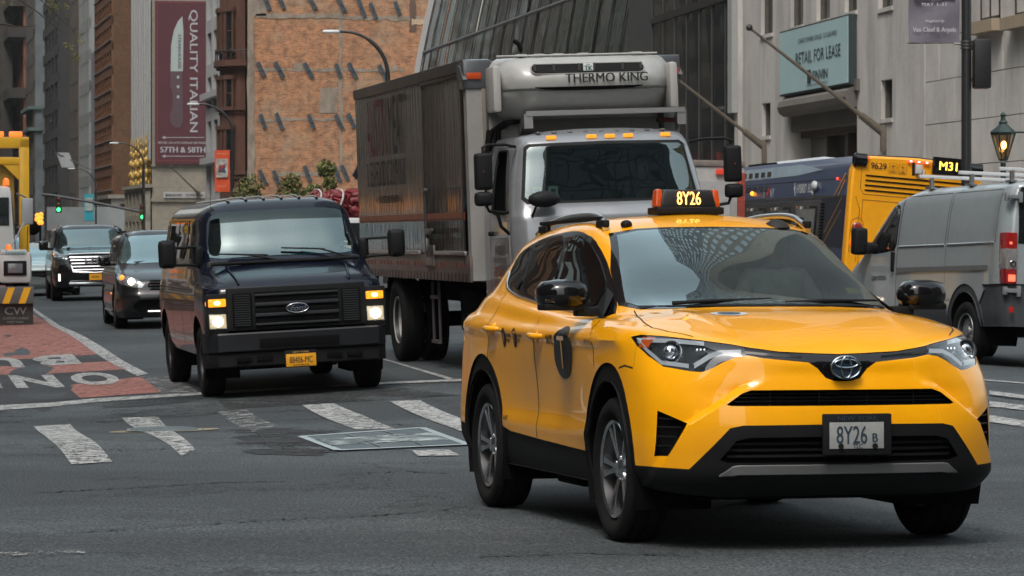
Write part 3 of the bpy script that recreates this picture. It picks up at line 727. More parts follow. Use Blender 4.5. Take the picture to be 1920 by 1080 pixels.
def flagpole(name, base, tip, label, r=.06, group=None):
    t = empty(name, base); tag(t, label, 'flagpole', group); v = tip-base; m = MB(); m.cyl((0,0,0), v, r, r*.55, 10); m.build('pole', mat('pole bronze', (.16,.14,.11), .5, .4, var=.1), t, 60); m = MB(); m.sphere(v, r*1.5, 10); m.build('finial', mat('finial dark', (.04,.035,.03), .5), t, 60)
    m = MB(); m.box((0,0,-.12),(r*4,r*4,.75),bev=.03); m.cyl((0,0,0),v.normalized()*.9,r*1.9,r*1.5,10); m.build('bracket', mat('bracket bronze', (.14,.12,.09), .6, .2, var=.15), t, 40); return t
flagpole('flagpole', fc(372,363,.4), fc(311,316,3.2)+N_*2.0, 'bare flagpole leaning out below the maroon banner', .09)
# white building with teal windows, brownstone with a bay, braced brick wall
WB = wallmat('white facade', (.36,.37,.37), var=.08, vs=.4, dirt=.12)
t, C2, La, Lb = block('white_building', 'white building with tall teal windows between the banner and the brownstone', 396, 446, 470, 272, 60, WB)
facade(t, C2, AD, NEG, La, 0.5, 50, 4, 12, WB, PANE2, .28, .30, .5, mull=1)
for zz in (zy(172,272), zy(300,272)): m = MB(); obox(m, C2, AD, NEG, -.3, La, 0, 1.1, zz, zz+.6); m.build('cornice', WB, t, 0)
BRN = wallmat('brownstone', (.095,.042,.026), var=.3, vs=.8, dirt=.35, bump=.4, bs=2)
t = empty('brownstone_building'); tag(t, 'dark brownstone building with a rounded bay beside the brick wall', 'building'); C3 = corner(466, 252)
m = MB(); obox(m, C3+AD*.6, AD, BD, 0, 16, 0, 10, 0, 60); m.build('wall', BRN, t, 0)
bc = C3 + AD*3.2 - BD*.2; sB = 252/F
def bay(m, z0, z1, r, n=12):
    V = []
    for z in (z0, z1):
        for i in range(n+1): a = math.pi*i/n; V.append(bc + (-AD*math.cos(a)*r*1.5 - BD*math.sin(a)*r) + UPZ*z)
    m.add(V, [(i,i+1,n+2+i,n+1+i) for i in range(n)]+[tuple(range(n+1)), tuple(range(n+1,2*n+2))])
m = MB(); bay(m, 0, 30, 1.75); m.build('bay', BRN, t, 0)
for py, h, r in ((123,.5,2.25),(128,.25,2.05),(206,.3,1.95),(212,.15,1.85),(327,.35,2.0),(334,.2,1.9),(120,.25,2.1)): m = MB(); bay(m, zy(py,252), zy(py,252)+h, r); m.build('bay_cornice', BRN, t, 0)
m = MB()
for i in range(17): a = math.pi*i/16; p = bc + (-AD*math.cos(a)*3.2 - BD*math.sin(a)*2.1); m.box((p.x,p.y,zy(103,252)+.1),(.07,.07,1.0))
bay_r = [bc + (-AD*math.cos(math.pi*i/16)*3.2 - BD*math.sin(math.pi*i/16)*2.1) + UPZ*(zy(94,252)) for i in range(17)]; m.tube(bay_r, .06, 6); m.build('railing', mat('iron railing', (.015,.015,.015), .6), t)
for (y0, y1) in ((148,200),(242,320),(20,92)):
    for a in (40,78,116,150):
        w = sub('window', t); al = R(a); nrm = (-AD*math.cos(al)*1.75*1.5 - BD*math.sin(al)*1.75); p = bc+nrm*1.01; nn = Vector((nrm.x/2.25, nrm.y, 0)); nn = (-AD*math.cos(al)/1.5 - BD*math.sin(al)).normalized(); tg = nn.cross(UPZ)
        m = MB(); obox(m, p, tg, nn, -.42, .42, 0, .06, zy(y1,252), zy(y0,252)); m.build('pane', PANE, w, 0)
        m = MB()
        for s in (-1,1): obox(m, p, tg, nn, s*.42-.09, s*.42+.09, 0, .22, zy(y1,252)-.1, zy(y0,252)+.2)
        obox(m, p, tg, nn, -.6, .6, 0, .3, zy(y0,252), zy(y0,252)+.35); obox(m, p, tg, nn, -.6, .6, 0, .3, zy(y1,252)-.25, zy(y1,252)); obox(m, p, tg, nn, -.42, .42, .05, .12, (zy(y1,252)+zy(y0,252))/2-.04, (zy(y1,252)+zy(y0,252))/2+.04); m.build('frame', BRN, w, 0)
BRK = wallmat('old brick', (.40,.175,.08), var=.5, vs=.45, dirt=.12, bump=.5, bs=5, brick=dict(c1=(.50,.205,.078),c2=(.19,.075,.032),m=(.40,.28,.18),s=1.5,ms=.03,w=.6,h=.2,gr=.8,gc=(.34,.24,.155),g2=(.11,.055,.032)))
t = empty('brick_wall'); tag(t, 'tall orange brick party wall studded with slanted steel braces', 'building'); C4 = corner(464, 250); Wd = 17.5
FX = Vector((1,0,0)); FN = Vector((0,-1,0))
m = MB(); obox(m, C4, FX, -FN, 0, Wd, 0, 12, 0, 60); m.build('wall', BRK, t, 0)
bw = lambda px, py, o=0.0: Vector(((px-CX)/F*250, 250-o, zy(py,250)))
MORT = wallmat('mortar scar', (.24,.20,.155), var=.35, vs=1.5, dirt=.2, bump=.6, bs=4)
def scar(P, name='mortar_scar', mt=None, o=.07):
    m = MB(); V = [bw(a,b,o) for a,b in P]; m.prism([(v.x,v.z) for v in V], (0,250,0), (1,0,0), (0,0,1), (0,-o,0)); m.build(name, mt or MORT, t, 0)
rr = random.Random(5)
def ragged(x0, x1, y0, y1, vert=True, n=14, w=1.5):
    if vert: return [(x0+rr.uniform(-w,w), y0+(y1-y0)*i/n) for i in range(n+1)]+[(x1+rr.uniform(-w,w), y1-(y1-y0)*i/n) for i in range(n+1)]
    return [(x0+(x1-x0)*i/n, y0+rr.uniform(-w,w)) for i in range(n+1)]+[(x1-(x1-x0)*i/n, y1+rr.uniform(-w,w)) for i in range(n+1)]
scar(ragged(464,477,-60,440)); scar(ragged(467,500,-60,30), o=.05); scar(ragged(636,642,15,320), o=.06); scar(ragged(480,640,26,34,False), o=.05); scar(ragged(600,632,165,212), o=.04); scar(ragged(480,760,128,133,False,20,2), o=.03); scar(ragged(480,740,222,227,False,20,2.5), o=.03); scar(ragged(520,620,322,330,False), o=.03)
scar(ragged(552,575,118,128,False,6), o=.045); scar(ragged(735,745,122,132), o=.045); scar(ragged(772,800,36,46,False,6), o=.045, mt=mat('pale patch',(.45,.33,.22),.9,var=.2)); scar(ragged(640,812,30,38,False,20,2.5), o=.035); scar(ragged(768,780,-20,60), o=.04, mt=wallmat('soot stain',(.11,.07,.05),var=.3))
BRC = mat('brace steel blue', (.075,.095,.11), .5, .5, var=.2)
bl = [(500,3),(528,4),(586,5),(640,8),(677,12),(490,130),(524,131),(579,132),(635,133),(661,132),(493,227),(524,227),(584,228),(636,228),(659,226),(493,332),(518,333),(577,326),(633,327),(647,324),(700,20),(718,135),(725,232),(745,15)]
for (px, py) in bl:
    p = bw(px, py, .10); m = MB(); L_ = rr.uniform(1.15,1.5) if (px, py) != (677,12) else 1.9; Mx = Matrix.Translation(p) @ Matrix.Rotation(R(-24+rr.uniform(-5,5)), 4, 'Y')
    for dx in (-.13,.13): m.box((dx,-.04,0),(.06,.16,L_),Mx)
    m.box((0,.0,0),(.26,.05,L_),Mx); m.cyl((0,-.12,0),(0,.05,0),.08,n=8,M=Mx); m.build('steel_brace', BRC, t)
# sloping glass tower with its white edge
t = empty('sloping_glass_tower'); tag(t, 'dark glass tower whose curved face slopes up behind a white stone edge', 'building')
P0 = Vector((.0457*116, 116, 0)); P1 = Vector(((758-CX)/F*176, 176, 0)); TD = (P1-P0).normalized(); TL = (P1-P0).length; TN = Vector((TD.y, -TD.x, 0))
if TN.x < 0: TN = -TN
uo = lambda z: .008*z*z if z < 24 else .008*576 + .384*(z-24)
k_ = NT('tower glass'); b_ = k_.n('BsdfPrincipled', Roughness=.04, Metallic=.0); b_.inputs['Base Color'].default_value = (.10,.145,.155,1); b_.inputs['Metallic'].default_value = .85
bp_ = k_.n('Bump', Strength=.15, Distance=.08); k_.l(k_.noise(.9, 2, .5, stretch=(1,1,.45)), bp_.inputs['Height']); k_.l(bp_.outputs[0], b_.inputs['Normal']); k_.l(b_.outputs[0], k_.out.inputs[0]); TG = k_.m
nC, zs = 22, [0,4,8,12,16,20,24,30,38,50]
m = MB(); rt_ = random.Random(11)
def tp(a, z, o=0.0): return P0 + TD*a + TN*(uo(z)-o) + UPZ*z
for i in range(nC):
    for j in range(len(zs)-1):
        a0, a1 = TL*i/nC, TL*(i+1)/nC; e = [rt_.uniform(-.030,.030) for _ in range(4)]; sub4 = 3
        for q in range(sub4):
            za, zb = zs[j]+(zs[j+1]-zs[j])*q/sub4, zs[j]+(zs[j+1]-zs[j])*(q+1)/sub4
            f0, f1 = q/sub4, (q+1)/sub4; m.add([tp(a0,za,e[0]*(1-f0)+e[3]*f0), tp(a1,za,e[1]*(1-f0)+e[2]*f0), tp(a1,zb,e[1]*(1-f1)+e[2]*f1), tp(a0,zb,e[0]*(1-f1)+e[3]*f1)],[(0,1,2,3)])
m.build('curtain_glass', TG, t, 0, False)
m = MB(); MU = mat('mullion bronze', (.025,.023,.022), .4, .5, var=0)
for i in range(nC+1): m.tube([tp(TL*i/nC, z, .05) for z in np.linspace(0,50,40)], .020, 4)
m.build('mullions', MU, t, 0)
m = MB()
for z in zs[1:]: m.tube([tp(TL*i/12, z, .03) for i in range(13)], .10, 4)
m.build('floor_lines', MU, t, 0)
m = MB()
for k in range(24): z = 50*k/24; z2 = 50*(k+1)/24; m.add([tp(TL+.05,z,.35),tp(TL+.3,z,.35),tp(TL+.3,z,-.5),tp(TL+.05,z,-.5),tp(TL+.05,z2,.35),tp(TL+.3,z2,.35),tp(TL+.3,z2,-.5),tp(TL+.05,z2,-.5)],[(0,1,5,4),(1,2,6,5),(2,3,7,6),(3,0,4,7)])
m.build('white_edge', mat('travertine white', (.48,.48,.47), .6, var=.05), t, 0)
m = MB(); bk = [tp(0,z,-.3) for z in (0,50)]; V = [tp(0,0,-.4), tp(TL,0,-.4), tp(TL,0,-.4)+TN*30, tp(0,0,-.4)+TN*30]; V += [tp(0,50,-.4), tp(TL,50,-.4), tp(TL,50,-.4)+TN*12, tp(0,50,-.4)+TN*12]; m.add(V,[(0,3,7,4),(1,5,6,2),(3,2,6,7),(4,7,6,5)]); m.build('side_wall', mat('tower core', (.05,.05,.05), .7), t, 0)
# dark mullioned tower
D9 = R(9.3); A9 = Vector((-math.sin(D9), math.cos(D9), 0)); N9 = Vector((-math.cos(D9), -math.sin(D9), 0)); U24 = 24.0
def w24(px, out=0.0): k = (px-CX)/F; Y = U24/(math.cos(D9)*k+math.sin(D9)); return Vector((k*Y, Y, 0)) + N9*out
z24 = lambda px, py: zy(py, w24(px).y)
t = empty('dark_glass_tower'); tag(t, 'black glass tower with thin vertical mullions beside the pale stone building', 'building')
Q0 = w24(1388); Q1 = w24(1224); QA = (Q1-Q0).normalized(); QL = (Q1-Q0).length
m = MB(); obox(m, Q0, QA, -N9, 0, QL+6, .3, 14, 0, 60); m.build('core', mat('tower core', (.05,.05,.05), .7), t, 0)
m = MB()
for i in range(7):
    for j in range(10): a0, a1 = QL*i/7, QL*(i+1)/7; m.add([Q0+QA*a0+UPZ*j*6+N9*rt_.uniform(0,.02), Q0+QA*a1+UPZ*j*6, Q0+QA*a1+UPZ*(j*6+6)+N9*rt_.uniform(0,.02), Q0+QA*a0+UPZ*(j*6+6)],[(0,1,2,3)])
m.build('curtain_glass', mat('black curtain glass', (.035,.037,.038), .05, .6, var=.2, vs=.2, bump=.1, bs=.6), t, 0, False)
m = MB()
for i in range(8): obox(m, Q0, QA, N9, QL*i/7-.02, QL*i/7+.02, .02, .06, 0, 60)
m.build('mullions', mat('mullion grey', (.10,.10,.10), .45, .4, var=0), t, 0)
m = MB(); 
for zz in (3.2,9.5,16): obox(m, Q0, QA, N9, 0, QL, .02, .10, zz, zz+.25)
m.build('floor_lines', MU, t, 0)
m = MB(); obox(m, Q0, QA, N9, -.25, .35, .0, .35, z24(1387,212), 60); m.build('edge_strip', mat('edge strip pale', (.34,.35,.34), .6, var=.05), t, 0)
# pale stone building with the lease sign
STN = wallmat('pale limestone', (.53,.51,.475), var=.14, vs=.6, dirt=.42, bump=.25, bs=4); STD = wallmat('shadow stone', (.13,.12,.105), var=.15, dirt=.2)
t = empty('stone_building'); tag(t, 'pale limestone building with narrow windows and the teal lease sign', 'building'); SB = t
S0, S1 = w24(1735), w24(1388); SL = (S1-S0).length; SA = (S1-S0).normalized(); sa = lambda px: (w24(px)-S0).dot(SA)
holes = [(1427,1449,-60,64,'upper'),(1482,1506,-60,49,'upper'),(1531,1556,-60,37,'upper'),(1584,1607,-60,22,'upper'),(1647,1674,-60,14,'upper'),(1429,1444.5,193,255,'slit'),(1652,1673,149,222,'slit'),(1478,1607,176,420,'portal')]
# wall as a grid of cells leaving the openings free
ac = sorted({0, SL} | {sa(h[0]) for h in holes} | {sa(h[1]) for h in holes}); 
def hz(h, px, e): return z24(px, h[e])
hr = [(sa(h[1]), sa(h[0]), z24((h[0]+h[1])/2, h[3]), z24((h[0]+h[1])/2, h[2])) for h in holes]
zc = sorted({0, 30.0} | {max(0,min(30,h[2])) for h in hr} | {max(0,min(30,h[3])) for h in hr})
m = MB()
for i in range(len(ac)-1):
    for j in range(len(zc)-1):
        am, zm = (ac[i]+ac[i+1])/2, (zc[j]+zc[j+1])/2
        if any(h[0] < am < h[1] and h[2] < zm < h[3] for h in hr): continue
        V = [S0+SA*a+UPZ*z for a, z in ((ac[i],zc[j]),(ac[i+1],zc[j]),(ac[i+1],zc[j+1]),(ac[i],zc[j+1]))]; m.add(V,[(0,1,2,3)])
for h in hr:
    d_ = -N9*(.8 if h[1]-h[0] > 3 else .30); a0,a1,z0_,z1_ = h; z1_ = min(30,z1_); c_ = [S0+SA*a0+UPZ*z0_, S0+SA*a1+UPZ*z0_, S0+SA*a1+UPZ*z1_, S0+SA*a0+UPZ*z1_]
    for q in range(4): m.add([c_[q], c_[(q+1)%4], c_[(q+1)%4]+d_, c_[q]+d_],[(0,1,2,3)])
bmesh.ops.remove_doubles(m.bm, verts=m.bm.verts[:], dist=.001); m.build('wall', STN, t, 0)
for h, hh in zip(hr, holes):
    w = sub('portal' if hh[4] == 'portal' else 'window', t); a0,a1,z0_,z1_ = h; z1_ = min(30,z1_)
    if hh[4] == 'portal':
        m = MB(); obox(m, S0, SA, -N9, a0, a1, .72, .8, 0, z1_); m.build('back_glass', mat('portal glass', (.03,.045,.04), .15, coat=1, var=.4, vs=.4), w, 0)
        m = MB()
        for a in (a0+.0, a0+(a1-a0)*.33, a0+(a1-a0)*.62): obox(m, S0, SA, -N9, a, a+.18, .45, .72, 0, z1_-.9)
        obox(m, S0, SA, -N9, a0, a1, .4, .72, z1_-1.2, z1_-.75); m.build('frame', mat('portal brown', (.06,.045,.035), .6, var=.2), w, 0)
        m = MB(); obox(m, S0, SA, N9, a0-.3, a1+.05, -.05, .10, z1_-.08, z1_+.25)
        m.tube([S0+SA*(a0+(a1-a0)*i/10)+N9*.06+UPZ*(z1_-.25) for i in range(11)], .30, 10); m.build('lintel', STD, w, 30)
        m = MB(); obox(m, S0, SA, -N9, a0, a1, .1, .4, z1_-1.0, z1_-.1); m.build('soffit', STD, w, 0)
    else:
        m = MB(); obox(m, S0, SA, -N9, a0, a1, .22, .27, z0_, z1_); m.build('pane', PANE, w, 0)
        m = MB(); obox(m, S0, SA, -N9, a0, a0+.10, .12, .22, z0_, z1_); obox(m, S0, SA, -N9, a1-.10, a1, .12, .22, z0_, z1_); obox(m, S0, SA, -N9, (a0+a1)/2-.03, (a0+a1)/2+.03, .16, .22, z0_, z1_); m.build('frame', mat('old window frame', (.10,.095,.08), .7, var=.2), w, 0)
        m = MB(); obox(m, S0, SA, N9, a0-.05, a1+.05, 0, .05, z0_-.12, z0_-.003); m.build('sill', STN, w, 0)
m = MB(); obox(m, S0, SA, -N9, 0, SL, .85, 12, 0, 30); m.build('core', STD, t, 0)
for px in (1392,): m = MB(); obox(m, S0, SA, N9, sa(px), sa(px)+.5, 0, .15, 0, 30); m.build('pilaster', STN, t, 0)
t = empty('lease_sign'); tag(t, 'pale teal retail lease sign mounted over the portal of the stone building', 'sign'); a0, a1 = sa(1607), sa(1475); z0_ = z24(1541,170); z1_ = z24(1541,43)
m = MB(); obox(m, S0, SA, N9, a0, a1, .02, .22, z0_, z1_); m.build('sign_edge', mat('sign edge dark', (.03,.045,.045), .6), t, 0)
m = MB(); obox(m, S0, SA, N9, a0+.12, a1-.04, .221, .24, z0_+.06, z1_-.05); m.build('sign_face', mat('sign teal', (.40,.57,.58), .55, var=.05, vs=.4), t, 0)
SR = -SA; sp_ = lambda px, f: S0+SA*sa(px)+N9*.255+UPZ*(z0_+(z1_-z0_)*f); SK = mat('sign dark ink', (.02,.035,.04), .6, var=0)
def wtext(txt, px, f, size, xs, bold=.01): m = MB(); m.text(txt, sp_(px,f), SR, UPZ, size, bold, xs); m.build('lettering', SK, t, 0, False)
wtext('RETAIL FOR LEASE', 1548, .52, .52, 1.22, -.005); wtext('CHRISTOPHER OWLES  212.604.9002', 1547, .78, .20, 1.38, .006); wtext('SINVIN', 1553, .22, .42, 1.35, .02); wtext('COMMERCIAL REAL ESTATE ADVISORY', 1547, .09, .09, 1.6)
m = MB(); c_ = sp_(1532,.22); m.add([c_-SR*.20-UPZ*.2, c_+SR*.24-UPZ*.2, c_+SR*.24+UPZ*.02, c_-SR*.20+UPZ*.06],[(0,1,2,3)]); m.add([c_-SR*.20+UPZ*.10, c_+SR*.24+UPZ*.06, c_+SR*.24+UPZ*.2, c_-SR*.20+UPZ*.2],[(0,1,2,3)]); m.build('logo', SK, t, 0, False)
# block-coursed stone building at the right edge
t = empty('coursed_building'); tag(t, 'block-coursed stone building filling the right edge behind the lamp post', 'building')
T0, T1 = w24(1990), w24(1735); TL2 = (T1-T0).length; TA = (T1-T0).normalized(); ta = lambda px: (w24(px)-T0).dot(TA)
STC = wallmat('coursed stone', (.53,.51,.47), var=.18, vs=.7, dirt=.35, bump=.3, bs=4)
wn_ = [(1847,1884,-70,43),(1912,1950,-70,33)]
m = MB(); mj = MB(); zh = 1.12; rowi = 0; z = 0
while z < 16:
    a = -(rowi % 2)*1.3
    while a < TL2:
        b1 = min(TL2, a+2.6); b0 = max(0, a)
        if b1 > b0+.05:
            pm = (b0+b1)/2; hit = any(ta(w_[1])-.1 < pm < ta(w_[0])+.1 and z+zh*.5 > z24(w_[0], w_[3]) for w_ in wn_)
            if not hit: obox(m, T0, TA, N9, b0+.012, b1-.012, 0, .10+rt_.uniform(0,.015), z+.010, z+zh-.010)
        a += 2.6
    z += zh; rowi += 1
m.build('stone_blocks', STC, t, 0)
m = MB(); obox(m, T0, TA, -N9, 0, TL2, .0, 12, 0, 30); m.build('core', wallmat('joint stone', (.13,.12,.105), var=.2), t, 0)
for w_ in wn_:
    w = sub('window', t); a0, a1, z0_ = ta(w_[1]), ta(w_[0]), z24(w_[0], w_[3]); m = MB(); obox(m, T0, TA, N9, a0, a1, .02, .05, z0_, 16); m.build('pane', PANE, w, 0); m = MB(); obox(m, T0, TA, N9, a0, a0+.1, .05, .12, z0_, 16); obox(m, T0, TA, N9, a1-.1, a1, .05, .12, z0_, 16); obox(m, T0, TA, N9, (a0+a1)/2-.05, (a0+a1)/2+.05, .05, .12, z0_, 16); obox(m, T0, TA, N9, a0, a1, .05, .12, z0_, z0_+.1); m.build('frame', mat('window frame dark', (.03,.03,.03), .6, var=0), w, 0); m = MB(); obox(m, T0, TA, N9, a0-.25, a1+.25, 0, .42, z0_-.30, z0_-.004); m.build('sill', wallmat('sill stone', (.36,.29,.20), var=.1), w, 0)
m = MB(); obox(m, T0, TA, N9, TL2-.35, TL2-.004, .0, .13, 0, 16); m.build('pilaster', STN, t, 0)

# towers marching away on the left
t, C5, La, Lb = block('brown_tower', 'tall rust-brown office tower with striped rows of windows', 181, 213, 252, 345, 75, wallmat('rust brick side', (.11,.048,.018), var=.35, vs=.12, dirt=.35, brick=dict(c1=(.16,.075,.03),c2=(.11,.05,.02),m=(.08,.045,.025),s=1.6,ms=.03,w=.6,h=.22,gr=.3,gc=(.18,.11,.05),g2=(.07,.03,.015))), z0=zy(366,345))
facade(t, C5, AD, NEG, La, zy(366,345), 62, 7, 20, wallmat('rust spandrel', (.15,.062,.026), var=.15, dirt=.2), mat('tower pane brown', (.022,.016,.013), .15, coat=.6, var=.3), .10, .40, .25, sill=mat('sill grey', (.22,.20,.18), .7), maxp=98)
m = MB(); obox(m, C5, AD, BD, -.3, La+.3, -.3, Lb+.3, 0, zy(372,345)); m.build('stone_base', wallmat('base limestone', (.24,.22,.185), var=.12), t, 0)
m = MB(); obox(m, C5, AD, BD, -.6, La+.6, -.7, Lb+.6, zy(372,345), zy(365,345)); m.build('cornice', MATS['base limestone'], t, 0)
for i in range(5): m = MB(); obox(m, C5, AD, NEG, La*(i+.25)/5, La*(i+.8)/5, .31, .36, 1.0, zy(382,345)); m.build('shop_window', PANE, t, 0)
for (x0,x1) in ((225,243),): m = MB(); P_ = [onface(C5,x0,425,BD,.35,-AD), onface(C5,x1,425,BD,.35,-AD), onface(C5,x1,382,BD,.35,-AD), onface(C5,x0,382,BD,.35,-AD)]; m.add(P_,[(0,1,2,3)]); m.build('shop_window', PANE, t, 0)
def simple(name, label, pxL, pxC, pxR, Y, H, wc, sc, pc, nx, nz, z0=.5, z1=None, pier=.3, spn=.35):
    t, C_, La_, Lb_ = block(name, label, pxL, pxC, pxR, Y, H, sc, z0=0)
    facade(t, C_, AD, NEG, La_, z0, z1 or H-2, nx, nz, wc, pc, pier, spn, .3, maxp=96); return t, C_, La_, Lb_
GW = wallmat('grey white tower', (.22,.23,.225), var=.1, dirt=.1)
t_, C6, L6, B6 = simple('grey_tower', 'pale grey tower left of the rust-brown tower', 152, 171, 182, 405, 90, GW, GW, mat('grey pane', (.07,.08,.085), .15, coat=.5, var=.3), 6, 18, z1=75, pier=.35, spn=.35)
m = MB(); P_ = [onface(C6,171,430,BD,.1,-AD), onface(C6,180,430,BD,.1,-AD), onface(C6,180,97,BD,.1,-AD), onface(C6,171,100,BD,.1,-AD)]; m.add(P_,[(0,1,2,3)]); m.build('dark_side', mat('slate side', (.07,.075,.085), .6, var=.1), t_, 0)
simple('brown_grey_tower', 'slim brown-grey tower between the pale tower and the dark tower', 134, 150, 160, 440, 95, wallmat('brown grey', (.075,.062,.048), var=.2), wallmat('brown grey', (.10,.085,.065)), PANE, 4, 20, z1=80, pier=.4)
simple('dark_tower', 'near-black tower with a plain dark face in the middle of the far street', 82, 112, 138, 470, 100, mat('dark tower wall', (.018,.017,.017), .5, var=.2), mat('dark tower wall', (.018,.017,.017), .5), mat('dark tower pane', (.012,.013,.015), .12, coat=.6, var=.2), 5, 20, z1=85, pier=.2)
t_, C7, L7, B7 = simple('glass_strip_tower', 'grey-brown tower with one bright glassy corner strip', 52, 66, 80, 505, 110, wallmat('grey brown', (.075,.068,.06), var=.25), mat('bright glass strip', (.30,.34,.36), .15, .5, coat=1, var=.5, vs=.15), PANE, 4, 22, z1=95)
for py in (205,245): m = MB(); obox(m, C7, AD, BD, -.4, L7+.3, -1.2, 1.0, zy(py,505), zy(py-6,505)); m.build('cornice', mat('green copper', (.10,.16,.14), .7, var=.1), t_, 0)
t_, C8, L8, B8 = simple('red_brick_tower', 'dark red brick tower with two heavy cornices at the far left', 23, 47, 53, 545, 120, wallmat('red brown brick', (.19,.068,.036), var=.3), wallmat('red brown brick', (.12,.045,.025)), PANE, 5, 20, z1=105, pier=.45)
for py in (68,182,10): m = MB(); obox(m, C8, AD, BD, -1.0, L8+.5, -3.0, B8+1, zy(py,545)-.2, zy(py,545)+1.6); m.build('cornice', mat('cornice dark', (.035,.028,.024), .8, var=.2), t_, 0)
simple('teal_glass_tower', 'narrow teal glass tower in front of the cream tower', 9, 17, 23, 580, zy(112,580), mat('teal glass', (.10,.17,.18), .2, .3, coat=.6, var=.2), mat('teal glass', (.10,.17,.18), .2), mat('teal pane', (.12,.22,.23), .1, .3, coat=.8, var=.3), 3, 16, pier=.15, spn=.2)
simple('cream_tower', 'cream stone tower top rising behind the red brick tower', 7, 20, 36, 640, 130, wallmat('cream wall', (.42,.33,.20), var=.1), wallmat('cream wall', (.42,.33,.20)), mat('grey pane', (.07,.08,.085)), 4, 24, z1=110, pier=.5)
simple('brown_edge_tower', 'plain brown tower cut by the left edge of the photo', -40, 3, 9, 560, 48, wallmat('brown grey', (.10,.085,.065)), wallmat('grey brown', (.11,.10,.09)), PANE, 5, 14, pier=.4)
# low white shed roof across the far avenue
t = empty('sidewalk_shed'); tag(t, 'long white sidewalk shed across the far end of the street', 'shed'); c0, c1 = pt(88,0,330), pt(252,0,330); d = (c1-c0); d.z = 0
m = MB(); obox(m, Vector((c0.x,c0.y,0)), d.normalized(), Vector((0,1,0)), 0, d.length, 0, 3, zy(432,330), zy(388,330)); m.build('white_parapet', mat('shed white', (.26,.29,.29), .7, var=.15, vs=.3), t, 0)
for i in range(9): m = MB(); p = Vector((c0.x,c0.y,0))+d*(i/8); m.box((p.x,p.y+.3,1.0),(.25,.25,2.2)); m.build('post', mat('shed post', (.08,.08,.08), .6), t)

# unseen blocks added off frame: they shade the street and show in the glass
def sidewall(u0, u1, s0, s1, H, wc, pc, nm):
    m = MB(); O = world_uv(u0, s0); m.mi = 0; obox(m, O, SD, SU, 0, s1-s0, 0, u1-u0, 0, H); m.mi = 1; n = max(3,int((s1-s0)/3.2)); nz_ = int(H/3.6)
    uo_ = (u1-u0+.02) if u1 < 5 else -.02
    for i in range(n):
        for j in range(1, nz_): 
            if H > 140 and rt_.random() < .22: continue
            a0 = (s1-s0)*(i+.22)/n; a1 = (s1-s0)*(i+.78)/n; V = [O+SU*uo_+SD*a+UPZ*z for a, z in ((a0,j*3.6+.8),(a1,j*3.6+.8),(a1,j*3.6+2.9),(a0,j*3.6+2.9))]; m.add(V,[(0,1,2,3)])
    m.mi = 2                                            # warm glowing panes added low down to tint the reflections
    for i in range(n):
        if rt_.random() < .45: a0 = (s1-s0)*(i+.15)/n; a1 = (s1-s0)*(i+.85)/n; h_ = rt_.choice((2.2,2.8,3.2)); m.add([O+SU*uo_+SD*a+UPZ*z for a, z in ((a0,.8),(a1,.8),(a1,h_),(a0,h_))],[(0,1,2,3)])
    tag(m.build(nm, [wc, pc, mat('added glow pane', (.5,.35,.15), .5, var=.5, vs=1.5, emit=(1,.62,.28), es=.4)], smooth=0, recalc=False), kind='structure')
WLm = [wallmat('left wall brick', (.14,.09,.07), var=.2), wallmat('left wall stone', (.28,.26,.23), var=.1), wallmat('left wall dark', (.07,.065,.06), var=.2), wallmat('left wall cream', (.34,.27,.18), var=.1)]
s = 46
for i, (L_, H_) in enumerate(((26,30),(22,52),(34,38),(20,70),(40,44),(50,60),(60,50),(80,80),(120,60),(160,90))): sidewall(-30, -9, s, s+L_-.5, H_, WLm[i%4], PANE, 'unseen_street_block'); s += L_
def backblock(x0, x1, y0, y1, H, wc):
    m = MB(); m.mi = 0; m.box(((x0+x1)/2,(y0+y1)/2,H/2),(x1-x0,y1-y0,H)); m.mi = 1
    n = int((x1-x0)/3)
    for i in range(n if n > 3 else 0):
        for j in range(1,int(H/3.8)):
            a0 = x0+(x1-x0)*(i+.08)/n; a1 = x0+(x1-x0)*(i+.92)/n; m.add([(a0,y1+.03,j*3.8+.6),(a1,y1+.03,j*3.8+.6),(a1,y1+.03,j*3.8+3.2),(a0,y1+.03,j*3.8+3.2)],[(0,1,2,3)])
    tag(m.build('unseen_street_block', [wc, PANE], smooth=0, recalc=False), kind='structure')
backblock(14, 20, -60, -23, 60, mat('plain grey slab', (.16,.15,.14), .8)); backblock(20.1, 62, -60, -22, 66, mat('grid frame', (.05,.05,.055), .5)); backblock(-70, -16, -60, -26, 34, WLm[0]); backblock(60, 90, -20, 30, 45, WLm[3]); backblock(-64,-26,-14,36,75,WLm[2])  # blocks added for reflections; the last one cuts sky light from the left

sidewall(32, 60, 84, 135, 150, mat('grid frame', (.05,.05,.055), .5), PANE, 'unseen_street_block'); sidewall(29, 31.9, 76, 90, 120, mat('plain grey slab', (.16,.15,.14), .8), PANE, 'unseen_street_block')  # unseen slabs added for the grid mirrored in the taxi windshield
